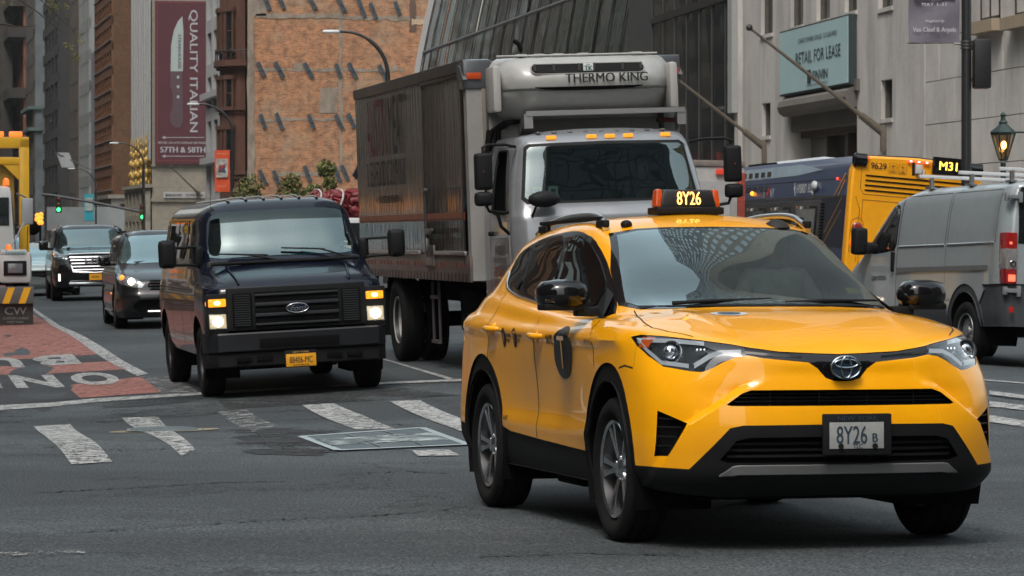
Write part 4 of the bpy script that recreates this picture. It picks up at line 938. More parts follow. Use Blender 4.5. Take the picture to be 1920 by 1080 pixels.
# ------------------------------------------------------------ street furniture
def hang_pole(): pass
BLKM = mat('pole black paint', (.02,.02,.022), .45, coat=.2, var=.1)
def cobra(px_head, px_pole, py_head, Y, label, armlen, H=None, vis_pole=True):
    hp = pt(px_head, py_head, Y); pp = pt(px_pole, 0, Y); g = gz(pp.x, pp.y); t = empty('street_lamp', (pp.x, pp.y, g)); tag(t, label, 'street lamp', 'curved-arm street lamps')
    zt = hp.z-g; dx = hp.x-pp.x; s_ = 1 if dx > 0 else -1; m = MB(); m.cyl((0,0,0),(0,0,zt-abs(dx)*.75),.11,.08,12); m.cyl((0,0,0),(0,0,.9),.17,.14,12); m.build('pole', BLKM, t, 60)
    m = MB(); P = []; z0 = zt-abs(dx)*.78
    for i in range(13): a = R(90*i/12); P.append((dx*.80*(1-math.cos(a)), 0, z0+(zt-z0)*math.sin(a)))
    P.append((dx*.85,0,zt)); m.tube(P, [.07]*8+[.05]*6, 10); m.build('arm', BLKM, t, 60)
    m = MB(); L_ = max(.5, abs(dx)*.33); m.box((dx*.85+s_*L_*.45,0,zt+.0),(L_,.26,.11),bev=.05,taper=(.85,.8)); m.build('lamp_head', mat('lamp head grey', (.42,.45,.46), .4, .3, var=.05), t, 50); return t
L1 = cobra(621, 727, 59, 105, 'curved street lamp rising behind the mirrored box truck', 2)
L2 = cobra(362, 436, 195, 160, 'street lamp with its head in front of the maroon banner', 2); L3 = cobra(214, 270, 268, 225, 'small distant street lamp in front of the rust-brown tower', 2); L4 = cobra(134, 180, 316, 320, 'smallest street lamp, far down the street above the blue banner', 2)
def pole_banner(px0, py0, px1, py1, Y, label, col, inner, pole_px):
    t = empty('pole_banner', pt((px0+px1)/2, py0, Y)); tag(t, label, 'banner'); o = -pt((px0+px1)/2, py0, Y)
    a, b = pt(px0,py1,Y)+o, pt(px1,py0,Y)+o; W_ = b.x-a.x; m = MB(); n = 8; V = []
    for j in range(n+1):
        for i in range(5): V.append((a.x+W_*i/4, .05*math.sin(j*1.1+i*.8)*W_*.5-.4, a.z+(b.z-a.z)*j/n))
    m.add(V,[(j*5+i,j*5+i+1,(j+1)*5+i+1,(j+1)*5+i) for j in range(n) for i in range(4)]); m.build('cloth', col, t, 60, False)
    m = MB(); m.box(((a.x+b.x)/2,-.46-W_*.03,a.z+(b.z-a.z)*inner[1]),(W_*.78,.01,(b.z-a.z)*inner[2])); m.build('picture_panel', inner[0], t)
    pp = pt(pole_px,py0,Y)+o
    for z in (a.z,b.z): m = MB(); m.cyl((pp.x,-.1,z),(a.x if pole_px > px0 else b.x,-.42,z),.03,n=6); m.build('bracket', BLKM, t); return t, a, b
artm = mat('banner print', (.42,.42,.38), .7, var=.5, vs=5)
t, a, b = pole_banner(404,282,432,360,158,'orange banner with a framed print on the pole beside the brownstone', mat('banner orange', (.75,.10,.03), .6, var=.05), (artm,.57,.45), 437)
m = MB(); m.text('FIFTH AVENUE', ((a.x+b.x)/2,-.50,b.z-.18),(1,0,0),(0,0,1),.08,.01,1); m.text('IN BLOOM', ((a.x+b.x)/2,-.50,a.z+.3),(1,0,0),(0,0,1),.09,.01,1); m.build('lettering', mat('banner pale text', (.7,.45,.35), .7, var=0), t, 0, False)
m = MB(); rr = random.Random(4); cx_, cz_ = (a.x+b.x)/2, a.z+(b.z-a.z)*.57
for _ in range(9): m.tube([(cx_+rr.uniform(-.2,.2), -.50, cz_+rr.uniform(-.25,.25)) for q in range(4)], .018, 4)
m.build('print_strokes', mat('print ink blue', (.08,.14,.25), .7, var=0), t)
m = MB()
for _ in range(4): m.tube([(cx_+rr.uniform(-.2,.2), -.51, cz_+rr.uniform(-.2,.2)) for q in range(3)], .022, 4)
m.build('print_strokes', mat('print ink red', (.55,.10,.06), .7, var=0), t)
t, a, b = pole_banner(159,364,177,414,318,'turquoise banner on the distant lamp pole', mat('banner turquoise', (.03,.36,.46), .6, var=.05), (mat('banner print pale', (.35,.42,.40), .7, var=.3, vs=3),.62,.5), 180)
def signal(px, py, Y, label, mast=None, color=(.05,1,.25)):
    p = pt(px, py, Y); t = empty('traffic_light', p); tag(t, label, 'traffic light', 'green traffic lights down the street'); k = Y/200
    m = MB(); m.box((0,.1,.32*k),(.36*k,.25,1.05*k),bev=.04); m.build('housing', mat('signal housing', (.02,.025,.02), .5, var=0), t, 40)
    for z, c, e in ((0,color,9),(.33,(.3,.15,.02),0),(.66,(.3,.02,.02),0)):
        m = MB(); m.sphere((0,-.06,z*k), .125*k, 12, (1,.5,1)); m.build('lens', mat('signal lens %g' % z, tuple(x*.4 for x in c), .3, var=0, emit=c if e else None, es=e*.25), t)
    if mast:
        m = MB(); q = [pt(a_, b_, Y)-p for a_, b_ in mast]; m.tube([(v.x,.2,v.z) for v in q], .09*k, 8); m.build('mast', BLKM, t)
    return t
signal(110, 393, 260, 'green traffic light hanging from a long mast arm', [(78,364),(110,368),(178,380),(268,398)])
signal(267.5, 407, 235, 'green traffic light on the black pole in front of the beige building', [(268,436),(268,320)])
# lamp post at the right with banner and the back of a signal
Yp = 55; base = pt(1812, 0, Yp); g = gz(base.x, base.y); t = empty('lamp_post', (base.x, base.y, g)); tag(t, 'tall black lamp post with a signal head seen from behind', 'lamp post'); LPST = t
m = MB(); m.cyl((0,0,0),(0,0,9),.095,.085,16); m.cyl((0,0,0),(0,0,1.1),.2,.13,12); m.build('pole', BLKM, t, 60)
zz = lambda py: zy(py, Yp)-g
m = MB(); m.box((.27,0,zz(120)),(.31,.34,.88),bev=.05); m.box((.12,0,zz(90)),(.12,.1,.06)); m.box((.12,0,zz(150)),(.12,.1,.06)); m.build('signal_head', mat('signal back black', (.015,.015,.016), .45, var=.1), t, 40)
for z in (zz(100),zz(120),zz(140)): m = MB(); m.lathe([(0,.12),(.18,.12),(.20,.11),(.02,.105)], (.30,.16,z),'y',14); m.build('visor', MATS['signal back black'], t)
m = MB()
for py in (78,84,90): m.lathe([(-.015,.11),(.015,.11)], (0,0,zz(py)),'z',16)
m.cyl((-.1,0,zz(82)),(-.22,0,zz(82)),.02,n=8); m.build('clamp', mat('clamp steel', (.2,.2,.2), .4, .8), t)
q = empty('street_banner', (base.x-.1, Yp, zy(0,Yp))); tag(q, 'grey-mauve cloth banner hanging left of the lamp post', 'banner')
W_ = 96*Yp/F; m = MB(); n = 14; V = []; zb, ztp = zy(80,Yp)-zy(0,Yp), 1.4
for j in range(n+1):
    for i in range(9): V.append((-.02-W_*i/8, .03*math.sin(j*.9+i*.7)+.015*math.sin(i*2.2), zb+(ztp-zb)*j/n - (.012 if j == 0 and i%3 == 0 else 0)))
m.add(V,[(j*9+i,j*9+i+1,(j+1)*9+i+1,(j+1)*9+i) for j in range(n) for i in range(8)]); m.build('cloth', mat('banner mauve', (.17,.155,.185), .8, var=.08, vs=3, bump=.35, bs=7), q, 60, False)
ti = mat('banner text white', (.55,.55,.58), .7, var=0); m = MB(); X0 = -.02-W_/2
m.text('MAY 1-31', (X0,-.055,zy(8.5,Yp)-zy(0,Yp)),(1,0,0),(0,0,1),.085,.012,1.1,sp=1.2); m.text('imagined by', (X0,-.055,zy(40,Yp)-zy(0,Yp)),(1,0,0),(0,0,1),.075,.0,.95,shear=.35); m.text('Van Cleef & Arpels', (X0,-.055,zy(57,Yp)-zy(0,Yp)),(1,0,0),(0,0,1),.115,.004,.86); m.build('lettering', ti, q, 0, False)
m = MB(); m.box((X0,-.05,zy(-3,Yp)-zy(0,Yp)+.03),(W_*.8,.006,.09)); m.build('white_panel', ti, q)
m = MB(); m.cyl((.1,0,zb),(-.04-W_,0,zb-.01),.012,n=6); m.build('banner_rod', BLKM, q)
# old lantern
Yl = 56; p = pt(1881, 300, Yl); g = gz(p.x,p.y); t = empty('lantern_lamp', (p.x,p.y,g)); tag(t, 'old green lantern with glowing amber glass at the right edge', 'lantern'); z0 = p.z-g; GRN = mat('lantern green', (.025,.05,.045), .45, .3, var=.2)
m = MB(); m.cyl((.0,0,0),(.0,0,z0-.05),.06,.05,10); m.box((.2,0,z0+.50),(.5,.04,.03)); m.build('post', GRN, t, 60)
m = MB(); m.lathe([(z0-.02,.001),(z0-.02,.07),(z0+.02,.075)], (0,0,0),'z',6); m.lathe([(z0+.46,.225),(z0+.50,.24),(z0+.54,.20),(z0+.60,.12),(z0+.66,.07),(z0+.68,.09),(z0+.72,.05),(z0+.78,.04),(z0+.82,.055),(z0+.86,.02),(z0+.88,.001)], (0,0,0),'z',6)
for i in range(6): a = 2*math.pi*i/6; m.tube([(.075*math.cos(a),.075*math.sin(a),z0),(.215*math.cos(a),.215*math.sin(a),z0+.47)],.012,5)
m.build('lantern_frame', GRN, t, 20)
m = MB(); m.lathe([(z0+.02,.07),(z0+.46,.205)], (0,0,0),'z',6); m.build('glass_panes', glass('lantern glass', (.62,.50,.34), 1.5), t, 0)
m = MB(); m.sphere((0.01,0,z0+.27), .05, 12, (1,1,1.5)); m.build('bulb', mat('lantern bulb', (1,.7,.3), .3, var=0, emit=(1,.50,.13), es=14), t)
# flagpoles on the stone wall
b1 = w24(1660); b1.z = zy(252, b1.y); ft = Vector((-3.86*math.cos(D9), -3.86*math.sin(D9), 2.91))
flagpole('flagpole', b1, b1+ft, 'long bare flagpole crossing the teal lease sign', .065, 'flagpoles on the stone building')
b2 = w24(1436); b2.z = zy(278, b2.y); flagpole('flagpole', b2, b2+ft, 'bare flagpole between the truck and the left corner of the stone building', .065, 'flagpoles on the stone building')
# far flags and poles left
t = empty('white_flag', pt(105,286,400)); tag(t, 'pale flag hanging over the far street left of the rust-brown tower', 'flag'); m = MB(); V = []; n = 6
for j in range(n+1):
    for i in range(5): V.append((i*.42+ j*.12,.15*math.sin(i*1.3+j*.5),-j*.32)); 
m.add(V,[(j*5+i,j*5+i+1,(j+1)*5+i+1,(j+1)*5+i) for j in range(n) for i in range(4)]); m.build('cloth', mat('flag pale', (.34,.36,.36), .8, var=.1), t, 60, False); m = MB(); m.cyl((-.2,0,.1),(4.5,0,-2.2),.06,n=6); m.build('pole', BLKM, t)
# amber arrow board behind the tow truck
t = empty('warning_beacons', pt(74,410,95)); tag(t, 'cluster of amber warning lamps beside the tow truck', 'beacons'); m = MB(); 
for i, (x, z) in enumerate(((-.07,.10),(.05,.13),(-.08,-.02),(.05,.02),(.0,-.12),(.06,-.12))): m.sphere((x,0,z),.075,10)
m.build('lamp', mat('beacon lit', (1,.4,.05), .3, var=0, emit=(1,.34,.04), es=.9), t); m = MB(); m.box((0,.15,-.6),(.06,.06,1.0)); m.sphere((-.25,.2,-.28),.26,12,(1,.6,.9)); m.build('stand', M_DARK, t)

# ------------------------------------------------------------ greenery
LEAF = [mat('leaf olive', (.20,.21,.06), .6, var=.3, vs=3), mat('leaf dark', (.07,.085,.03), .6, var=.3, vs=3)]
def leaves(m, c, r, n, size, rnd, sq=1.0):
    for _ in range(n):
        while True:
            d = Vector((rnd.uniform(-1,1), rnd.uniform(-1,1), rnd.uniform(-1,1)))
            if d.length < 1: break
        p = Vector(c) + Vector((d.x*r, d.y*r, d.z*r*sq)); a = Vector((rnd.gauss(0,1), rnd.gauss(0,1), rnd.gauss(0,1))).normalized(); b = a.cross(Vector((rnd.gauss(0,1), rnd.gauss(0,1), rnd.gauss(0,1)))).normalized(); s_ = size*rnd.uniform(.6,1.3)
        m.mi = 0 if rnd.random() < .6 else 1; m.add([p-a*s_, p-b*s_*.45, p+a*s_, p+b*s_*.45], [(0,1,2,3)])
def bush(px0, px1, pytop, Y, label, seed):
    rnd = random.Random(seed); X0, X1 = (px0-CX)/F*Y, (px1-CX)/F*Y; cx = (X0+X1)/2; t = empty('bushy_tree', (cx, Y, .1)); tag(t, label, 'tree', 'small trees before the brick wall'); zt = zy(pytop, Y); hw = (X1-X0)/2
    m = MB(); m.cyl((0,0,0),(0,0,zt*.5),.10,.06,8)
    cl = []
    for i in range(9):
        a = rnd.uniform(-1,1); h = zt*(.45+.5*rnd.random()*(1-.5*abs(a))); e = Vector((a*hw*.8, rnd.uniform(-.6,.6), h)); m.tube([(0,0,zt*.35),(e.x*.5,e.y*.5,zt*.35+(h-zt*.35)*.6),e],[.05,.03,.012],5); cl.append(e)
    m.build('trunk', mat('bark', (.05,.04,.03), .9, var=.2), t)
    m = MB()
    for e in cl+[Vector((0,0,zt*.92))]: leaves(m, e, rnd.uniform(.30,.55), 330, .085, rnd, .9)
    m.build('crown', LEAF, t, 0, False)
bush(572,650,303,120,'tallest young tree in front of the brick wall, beside the red bundle',1); bush(520,575,332,122,'low leafy shrub in front of the middle of the brick wall',2); bush(440,500,340,124,'sparse shrub at the left foot of the brick wall',3)
rnd = random.Random(9); Yb = 62; O = Vector((-13.5, Yb, 0)); t = empty('leafy_tree', O); tag(t, 'tree with thin bare branches and young leaves reaching in at the top left', 'tree')
m = MB(); m.tube([(0,0,0),(.1,0,3),(.4,0,5),(.8,0,7.5)],[.22,.17,.13,.08],10)
tips = []
def br(P, r0):
    Q = [pt(a, b, Yb+(c_ if len(_) else 0))-O for a, b, c_, *_ in [(*p, 0, 1) if len(p) == 2 else (*p, 1) for p in P]]; m.tube(Q, [r0*(1-.85*i/(len(Q)-1)) for i in range(len(Q))], 6); return Q
m.tube([(.15,0,3.6),(1.6,0,5.0)+tuple()] if False else [(.15,0,3.6), tuple(pt(-40,30,Yb)-O)],[.09,.04],8)
br([(-60,30),(-20,48),(10,45),(30,50),(60,49),(70,46)], .030); br([(-40,-10),(20,-8),(45,5),(70,22),(90,40),(115,58),(135,72)], .022); br([(30,-20),(70,-6),(100,20),(125,45),(140,60),(133,70)], .018); br([(90,-20),(110,10),(128,40),(138,58)], .012); br([(100,35),(118,60)], .008); br([(-10,42),(-5,20),(15,5)], .010)
m.build('trunk', mat('bark', (.05,.04,.03)), t, 60)
m = MB()
for (px, py, r_, n_) in ((96,5,.12,60),(105,14,.10,40),(125,12,.07,30),(150,62,.06,20),(125,85,.09,45),(135,90,.08,30),(152,78,.08,35),(140,108,.10,50),(146,112,.07,30),(92,22,.06,20),(20,2,.10,30),(8,6,.07,20),(125,30,.06,20),(143,100,.06,20)): leaves(m, pt(px,py,Yb)-O, r_, n_, .022, rnd)
for i in range(14): leaves(m, Vector((rnd.uniform(-1.5,.6), rnd.uniform(-1,1), rnd.uniform(6.8,8.8))), .5, 60, .05, rnd)
m.build('crown', [mat('leaf young', (.20,.18,.03), .6, var=.3, vs=20), LEAF[0]], t, 0, False)
# ------------------------------------------------------------ yellow taxi
def build_taxi():
    Z = lambda l: l
    rows = [
     [(.16,0,.26),(.165,.3,.26),(.19,.55,.26),(.26,.72,.27),(.36,.82,.285),(.50,.865,.30),(.93,.875,.28),(1.38,.865,.27),(1.8,.86,.27),(2.3,.86,.27),(2.8,.86,.27),(3.2,.865,.27),(3.6,.88,.28),(4.0,.875,.30),(4.28,.84,.33),(4.46,.70,.34),(4.53,.4,.34),(4.55,0,.34)],
     [(.07,0,.335),(.075,.3,.335),(.11,.56,.34),(.20,.75,.345),(.32,.86,.35),(.47,.905,.36),(.93,.905,.35),(1.38,.885,.34),(1.8,.88,.34),(2.3,.88,.34),(2.8,.88,.34),(3.2,.885,.34),(3.6,.905,.36),(4.0,.90,.38),(4.3,.87,.40),(4.5,.72,.41),(4.57,.4,.41),(4.59,0,.41)],
     [(.03,0,.46),(.035,.3,.46),(.075,.56,.46),(.17,.75,.46),(.31,.875,.46),(.48,.918,.47),(.93,.918,.47),(1.38,.90,.46),(1.8,.89,.46),(2.3,.89,.46),(2.8,.89,.46),(3.2,.90,.47),(3.6,.918,.48),(4.0,.91,.49),(4.3,.875,.50),(4.5,.72,.5),(4.58,.4,.5),(4.6,0,.5)],
     [(.015,0,.60),(.02,.3,.60),(.06,.56,.60),(.16,.75,.60),(.32,.875,.60),(.50,.918,.61),(.93,.92,.62),(1.38,.90,.60),(1.8,.878,.60),(2.3,.878,.60),(2.8,.88,.60),(3.2,.898,.61),(3.6,.92,.62),(4.0,.91,.63),(4.3,.872,.63),(4.49,.72,.63),(4.57,.4,.63),(4.59,0,.63)],
     [(.03,0,.73),(.038,.3,.73),(.08,.56,.73),(.185,.75,.73),(.35,.87,.74),(.52,.908,.74),(.93,.915,.76),(1.38,.90,.75),(1.8,.886,.75),(2.3,.886,.75),(2.8,.888,.75),(3.2,.90,.76),(3.6,.915,.77),(4.0,.905,.78),(4.3,.865,.78),(4.48,.72,.78),(4.56,.4,.78),(4.58,0,.78)],
     [(.055,0,.835),(.063,.3,.838),(.115,.55,.845),(.235,.72,.855),(.41,.845,.87),(.57,.888,.88),(.93,.905,.91),(1.38,.905,.90),(1.8,.90,.90),(2.3,.90,.90),(2.8,.90,.91),(3.2,.908,.92),(3.6,.915,.93),(4.0,.90,.94),(4.3,.855,.95),(4.46,.71,.95),(4.54,.4,.95),(4.56,0,.95)],
     [(.09,0,.93),(.105,.3,.945),(.185,.50,.985),(.34,.68,1.012),(.53,.80,1.03),(.68,.85,1.035),(.93,.885,1.04),(1.35,.90,1.03),(1.8,.898,1.02),(2.3,.898,1.025),(2.8,.90,1.035),(3.2,.903,1.05),(3.6,.905,1.07),(4.0,.89,1.08),(4.27,.84,1.09),(4.42,.70,1.09),(4.5,.4,1.09),(4.52,0,1.09)],
     [(.27,0,1.015),(.30,.28,1.022),(.38,.48,1.045),(.52,.64,1.065),(.70,.75,1.075),(.84,.80,1.078),(1.05,.84,1.08),(1.4,.862,1.07),(1.8,.868,1.06),(2.3,.872,1.065),(2.8,.872,1.075),(3.2,.872,1.095),(3.6,.868,1.12),(4.0,.845,1.13),(4.24,.79,1.13),(4.38,.67,1.13),(4.45,.38,1.13),(4.47,0,1.13)],
     [(.68,0,1.112),(.70,.28,1.114),(.75,.49,1.118),(.82,.63,1.115),(.93,.74,1.105),(1.1,.785,1.10),(1.3,.81,1.10),(1.55,.83,1.095),(1.88,.842,1.09),(2.32,.848,1.11),(2.8,.848,1.135),(3.2,.846,1.16),(3.6,.835,1.185),(3.93,.81,1.2),(4.15,.76,1.2),(4.3,.65,1.2),(4.37,.37,1.2),(4.39,0,1.2)],
     [(1.06,0,1.165),(1.08,.3,1.163),(1.14,.53,1.155),(1.24,.68,1.143),(1.38,.748,1.125),(1.5,.775,1.115),(1.65,.79,1.112),(1.82,.80,1.115),(2.05,.805,1.125),(2.4,.812,1.147),(2.8,.812,1.173),(3.2,.81,1.203),(3.6,.795,1.235),(3.88,.77,1.25),(4.08,.72,1.25),(4.21,.62,1.25),(4.28,.36,1.25),(4.3,0,1.25)],
     [(1.52,0,1.395),(1.54,.29,1.392),(1.60,.50,1.38),(1.69,.615,1.365),(1.82,.675,1.35),(1.94,.70,1.345),(2.06,.715,1.345),(2.2,.722,1.35),(2.4,.727,1.355),(2.65,.73,1.362),(2.95,.73,1.372),(3.25,.725,1.382),(3.55,.713,1.392),(3.78,.69,1.40),(3.94,.65,1.4),(4.05,.56,1.4),(4.11,.33,1.4),(4.13,0,1.4)],
     [(2.0,0,1.588),(2.02,.28,1.585),(2.07,.47,1.575),(2.14,.56,1.565),(2.22,.598,1.568),(2.31,.613,1.576),(2.4,.622,1.582),(2.5,.628,1.586),(2.62,.63,1.588),(2.8,.63,1.588),(3.0,.628,1.584),(3.25,.62,1.574),(3.5,.606,1.56),(3.69,.585,1.547),(3.82,.55,1.54),(3.91,.48,1.53),(3.96,.3,1.535),(3.97,0,1.54)],
     [(2.22,0,1.640),(2.23,.2,1.638),(2.27,.32,1.634),(2.32,.40,1.630),(2.37,.44,1.630),(2.42,.45,1.633),(2.5,.46,1.636),(2.58,.46,1.638),(2.68,.46,1.64),(2.82,.46,1.64),(2.98,.46,1.638),(3.18,.45,1.632),(3.38,.42,1.622),(3.52,.38,1.612),(3.6,.32,1.605),(3.66,.24,1.6),(3.7,.12,1.597),(3.71,0,1.597)],
    ]
    xs = [2.40,2.43,2.46,2.5,2.54,2.6,2.66,2.72,2.79,2.87,2.96,3.07,3.18,3.26,3.32,3.37,3.42,3.45]
    rows.append([(x, 0, 1.664 - .03*max(0, x-2.6)) for x in xs])
    sh = Shell(rows, 6, 5)
    up = lambda c: c.z > 1.0
    side = lambda c: c.y > .45 and c.x > .95
    # creases: the framed lower mouth stands proud of the corners, a shoulder line runs along the doors
    fr = lambda c: c.x < .95 and c.z < 1.09
    FL = [(-.1,.90),(.40,.800),(.475,.772),(.585,.700),(.735,.600),(.825,.440),(.86,.36),(.86,.2),(-.1,.2)]
    FL2 = [(-.1,.93),(.41,.828),(.495,.797),(.605,.722),(.757,.617),(.848,.452),(.89,.36),(.89,.2),(-.1,.2)]
    sh.cut(FL, 'x', 0, fr); sh.cut(FL2, 'x', 0, fr)
    def segd(p, pl):
        b = 9
        for q, r in zip(pl[:-1], pl[1:]):
            ex, ey = r[0]-q[0], r[1]-q[1]; t = max(0, min(1, ((p[0]-q[0])*ex+(p[1]-q[1])*ey)/(ex*ex+ey*ey))); b = min(b, math.hypot(p[0]-q[0]-t*ex, p[1]-q[1]-t*ey))
        return b
    def df(c):
        c = c.copy()
        if c.x < .9 and c.z < 1.0 and c.y > .35:
            if not inside(FL, c.y, c.z):
                d = segd((c.y, c.z), FL[1:-1]); a = sstep(.35, .50, c.y)*sstep(.88, .80, c.z) if False else min(1,max(0,(c.y-.38)/.12))*min(1,max(0,(.92-c.z)/.16))
                k = .040*min(1, d/.024)*max(0, 1-d/.36)*a*min(1,max(0,(.62-c.x)/.2)); c.x += k*.9; c.y -= k*.35
        if c.x > .75 and c.y > .7 and .85 < c.z < 1.12:
            zc = .995 + .018*max(0, c.x-1.2); d = abs(c.z-zc); c.y += .015*max(0, 1-d/.040)
        if c.x > 1.3 and c.x < 3.2 and c.y > .7 and .4 < c.z < .72:
            zc = .52; d = abs(c.z-zc); c.y += .008*max(0, 1-d/.06)
        if c.z > .98 and c.x < 1.3 and c.y < .8:
            yc = .43 + .16*max(0, c.x-.25); d = abs(c.y-yc); c.z += .006*max(0, 1-d/.05)*min(1, max(0,(c.x-.2)/.25))
        return c
    SZ = [(-1, .9)]
    sh.deform(df)
    # windows
    W = smooth_poly([(1.33,1.10),(1.9,1.13),(2.56,1.172),(3.2,1.222),(3.45,1.248),(3.58,1.29),(3.69,1.41),(3.63,1.468),(3.30,1.525),(2.97,1.555),(2.62,1.570),(2.40,1.565),(2.16,1.525),(1.93,1.43),(1.54,1.232)], 1)
    GF = [(1.66,1.150),(2.05,1.163),(2.40,1.186),(2.43,1.31),(2.50,1.53),(2.40,1.543),(2.19,1.507),(1.96,1.415),(1.66,1.262)]
    GR = [(2.50,1.192),(2.80,1.210),(3.12,1.238),(3.26,1.513),(2.98,1.535),(2.62,1.551),(2.53,1.31)]
    GQ = [(3.19,1.246),(3.42,1.268),(3.54,1.31),(3.635,1.41),(3.59,1.452),(3.33,1.50)]
    ss = lambda c: c.y > .5 and c.x > 1.2 and c.z > 1.03
    sh.cut(W, 'y', 10, ss)
    for g, k in ((GF, 11), (GR, 12), (GQ, 13)): sh.cut(smooth_poly(g, 1), 'y', k, ss)
    # windshield and its black border
    ws = lambda c: c.x < 2.3 and c.z > 1.1 and c.y < .78 and (c.x > .95)
    sh.cut([(-.1,1.160),(.30,1.158),(.53,1.150),(.66,1.146),(.715,1.165),(.66,1.35),(.575,1.548),(.45,1.572),(.28,1.581),(-.1,1.585)], 'x', 20, ws, only=(0,))
    sh.cut([(-.1,1.172),(.30,1.170),(.53,1.164),(.655,1.162),(.685,1.180),(.63,1.35),(.550,1.536),(.44,1.560),(.28,1.570),(-.1,1.574)], 'x', 21, ws, only=(0,20))
    # rear glass
    sh.cut([(-.1,1.23),(.5,1.22),(.64,1.25),(.5,1.5),(-.1,1.51)], 'x', 22, lambda c: c.x > 3.9 and c.z > 1.2)
    # head lamp, grille strip, intakes
    fr = lambda c: c.x < .95 and c.z < 1.09
    HL = [(.452,.930),(.455,.972),(.52,.985),(.64,1.003),(.76,1.020),(.835,1.026),(.865,1.015),(.862,.972),(.842,.925),(.80,.876),(.70,.855),(.655,.852),(.61,.872),(.565,.898),(.51,.922)]
    sh.cut(HL, 'x', 30, fr)
    BAR = [(-.1,.936),(.0,.936),(.12,.940),(.30,.949),(.46,.972),(.452,.930),(.38,.917),(.17,.897),(.125,.868),(.085,.822),(.04,.808),(-.1,.806)]
    sh.cut(BAR, 'x', 31, fr)
    IN = [(-.1,.768),(.455,.768),(.50,.752),(.572,.700),(.55,.694),(-.1,.692)]
    sh.cut(IN, 'x', 32, fr)
    LOW = [(-.1,.606),(.50,.603),(.56,.590),(.73,.395),(.84,.40),(1.2,.40),(1.2,.1),(-.1,.1)]
    sh.cut(LOW, 'x', 33, lambda c: c.x < .62 and c.z < .70)
    sh.cut([(-.1,.548),(.47,.545),(.53,.53),(.60,.44),(.56,.425),(-.1,.422)], 'x', 34, fr, only=(33,))
    VE = [(.842,.668),(.735,.612),(.815,.455),(.853,.45)]
    sh.cut(VE, 'x', 35, lambda c: c.x < .5 and c.z < .75, only=(0,))
    # wheel openings and cladding
    for cx, rg in ((.945, 40), (3.605, 43)):
        sl = lambda c: c.y > .6 and c.z < 1.0
        sh.cut(arc(cx, .42, .465, -28, 208, 26), 'y', rg, sl)
        sh.cut([(cx+.405*math.cos(R(a)), .37+.425*math.sin(R(a))) for a in range(-20, 201, 8)] + [(cx-.40,.2),(cx-.38,.0),(cx+.38,.0),(cx+.40,.2)], 'y', 50, sl)
    sh.cut([(1.30,.425),(1.8,.432),(2.4,.445),(3.0,.462),(3.25,.50),(3.25,.1),(1.30,.1)], 'y', 41, lambda c: c.y > .6, only=(0,))
    sh.cut([(3.9,.46),(4.75,.50),(4.75,.1),(3.9,.1)], 'y', 42, lambda c: c.x > 3.9, only=(0,))
    t = empty('taxi'); tag(t, 'yellow SUV taxi with a lit roof sign turning in the foreground', 'taxi')
    Y = mat('taxi yellow', (.96,.41,.001), .42, coat=1.0, spec=.2, var=.04, vs=3)
    sh.nsign = 1
    sh.take(0).build('body', Y, t, 40, recalc=True)
    sh.pair(10, 'window_surround', M_GLOSSBLK, t, nor=-.004)
    for k, nm in ((11, 'side_window'), (12, 'side_window'), (13, 'quarter_window')): sh.pair(k, nm, M_PRIV, t, nor=-.012, wall=True)
    # chrome strip under the windows
    for s in (1, -1):
        m = MB(); P = [(3.66,1.36),(3.60,1.30),(3.50,1.262),(3.40,1.244),(3.2,1.219),(2.56,1.168),(2.0,1.135),(1.62,1.112)]
        m.tube([(a, s*sh.side_y(a, b, .003), b) for a, b in dens(P, .05)], .0065, 6); m.build('window_trim', M_CHROME, t)
    sh.take(20, nor=-.002).build('windshield_border', M_GLOSSBLK, t)
    sh.take(21, nor=-.004).build('windshield', M_WS, t, recalc=False)
    sh.take(22, nor=-.004).build('rear_window', M_PRIV, t, recalc=False)
    # lower trims
    sh.take(33, nor=.0).build('lower_bumper', M_PLASTIC, t)
    lg = sh.take(34, inset=(.05,0,0), wall=True).build('lower_grille', M_DARK, t, recalc=False)
    m = MB()
    for z in (.515, .485, .455):
        m.tube([(sh.front_x(y, z)+.035, y, z) for y in np.linspace(-.56, .56, 25)], .008, 5)
    m.build('grille_slats', M_PLASTIC, t)
    g = sh.take(32, inset=(.055,0,0), wall=True).build('upper_grille', M_DARK, t, recalc=False)
    m = MB()
    for z in (.715, .732, .750): m.tube([(sh.front_x(y, z)+.025, y, z) for y in np.linspace(-.53, .53, 31)], .0035, 5)
    for y in (-.36, -.12, .12, .36): m.box((sh.front_x(y,.73)+.03, y, .73), (.02,.006,.07))
    m.build('grille_slats', M_GLOSSBLK, t)
    for fl in (False, True):
        v = sh.take(35, both=False, flip=fl, inset=(.045,-.02*(1 if not fl else 1),0), wall=True).build('bumper_vent', M_DARK, t, recalc=False)
        m = MB(); s = -1 if fl else 1
        for z in (.50, .545, .59, .63):
            yi = .735 + (.612-z)*.5 if z < .612 else .735+(z-.612)*1.9
            m.tube([(sh.front_x(y, z)+.016, s*y, z) for y in np.linspace(max(yi,.74)+.005, .842, 6)], .0045, 5)
        m.build('vent_slats', M_PLASTIC, t)
    sh.take(31, nor=.003).build('grille_strip', M_GLOSSBLK, t)
    for s in (1, -1):                                   # bright line in the strip
        m = MB(); P = [(.20,.922),(.30,.930),(.40,.939),(.46,.945)]
        V = []; Fc = []
        for i, (a, b) in enumerate(dens(P, .04)):
            h = .006; V += [(sh.front_x(a, b, .006), s*a, b-h), (sh.front_x(a, b, .006), s*a, b+h)]
            if i: Fc.append((2*i-2, 2*i-1, 2*i+1, 2*i))
        m.add(V, Fc); m.build('chrome_strip', M_CHROME, t)
    sk = MB()                                           # silver skid trim
    V = []; Fc = []
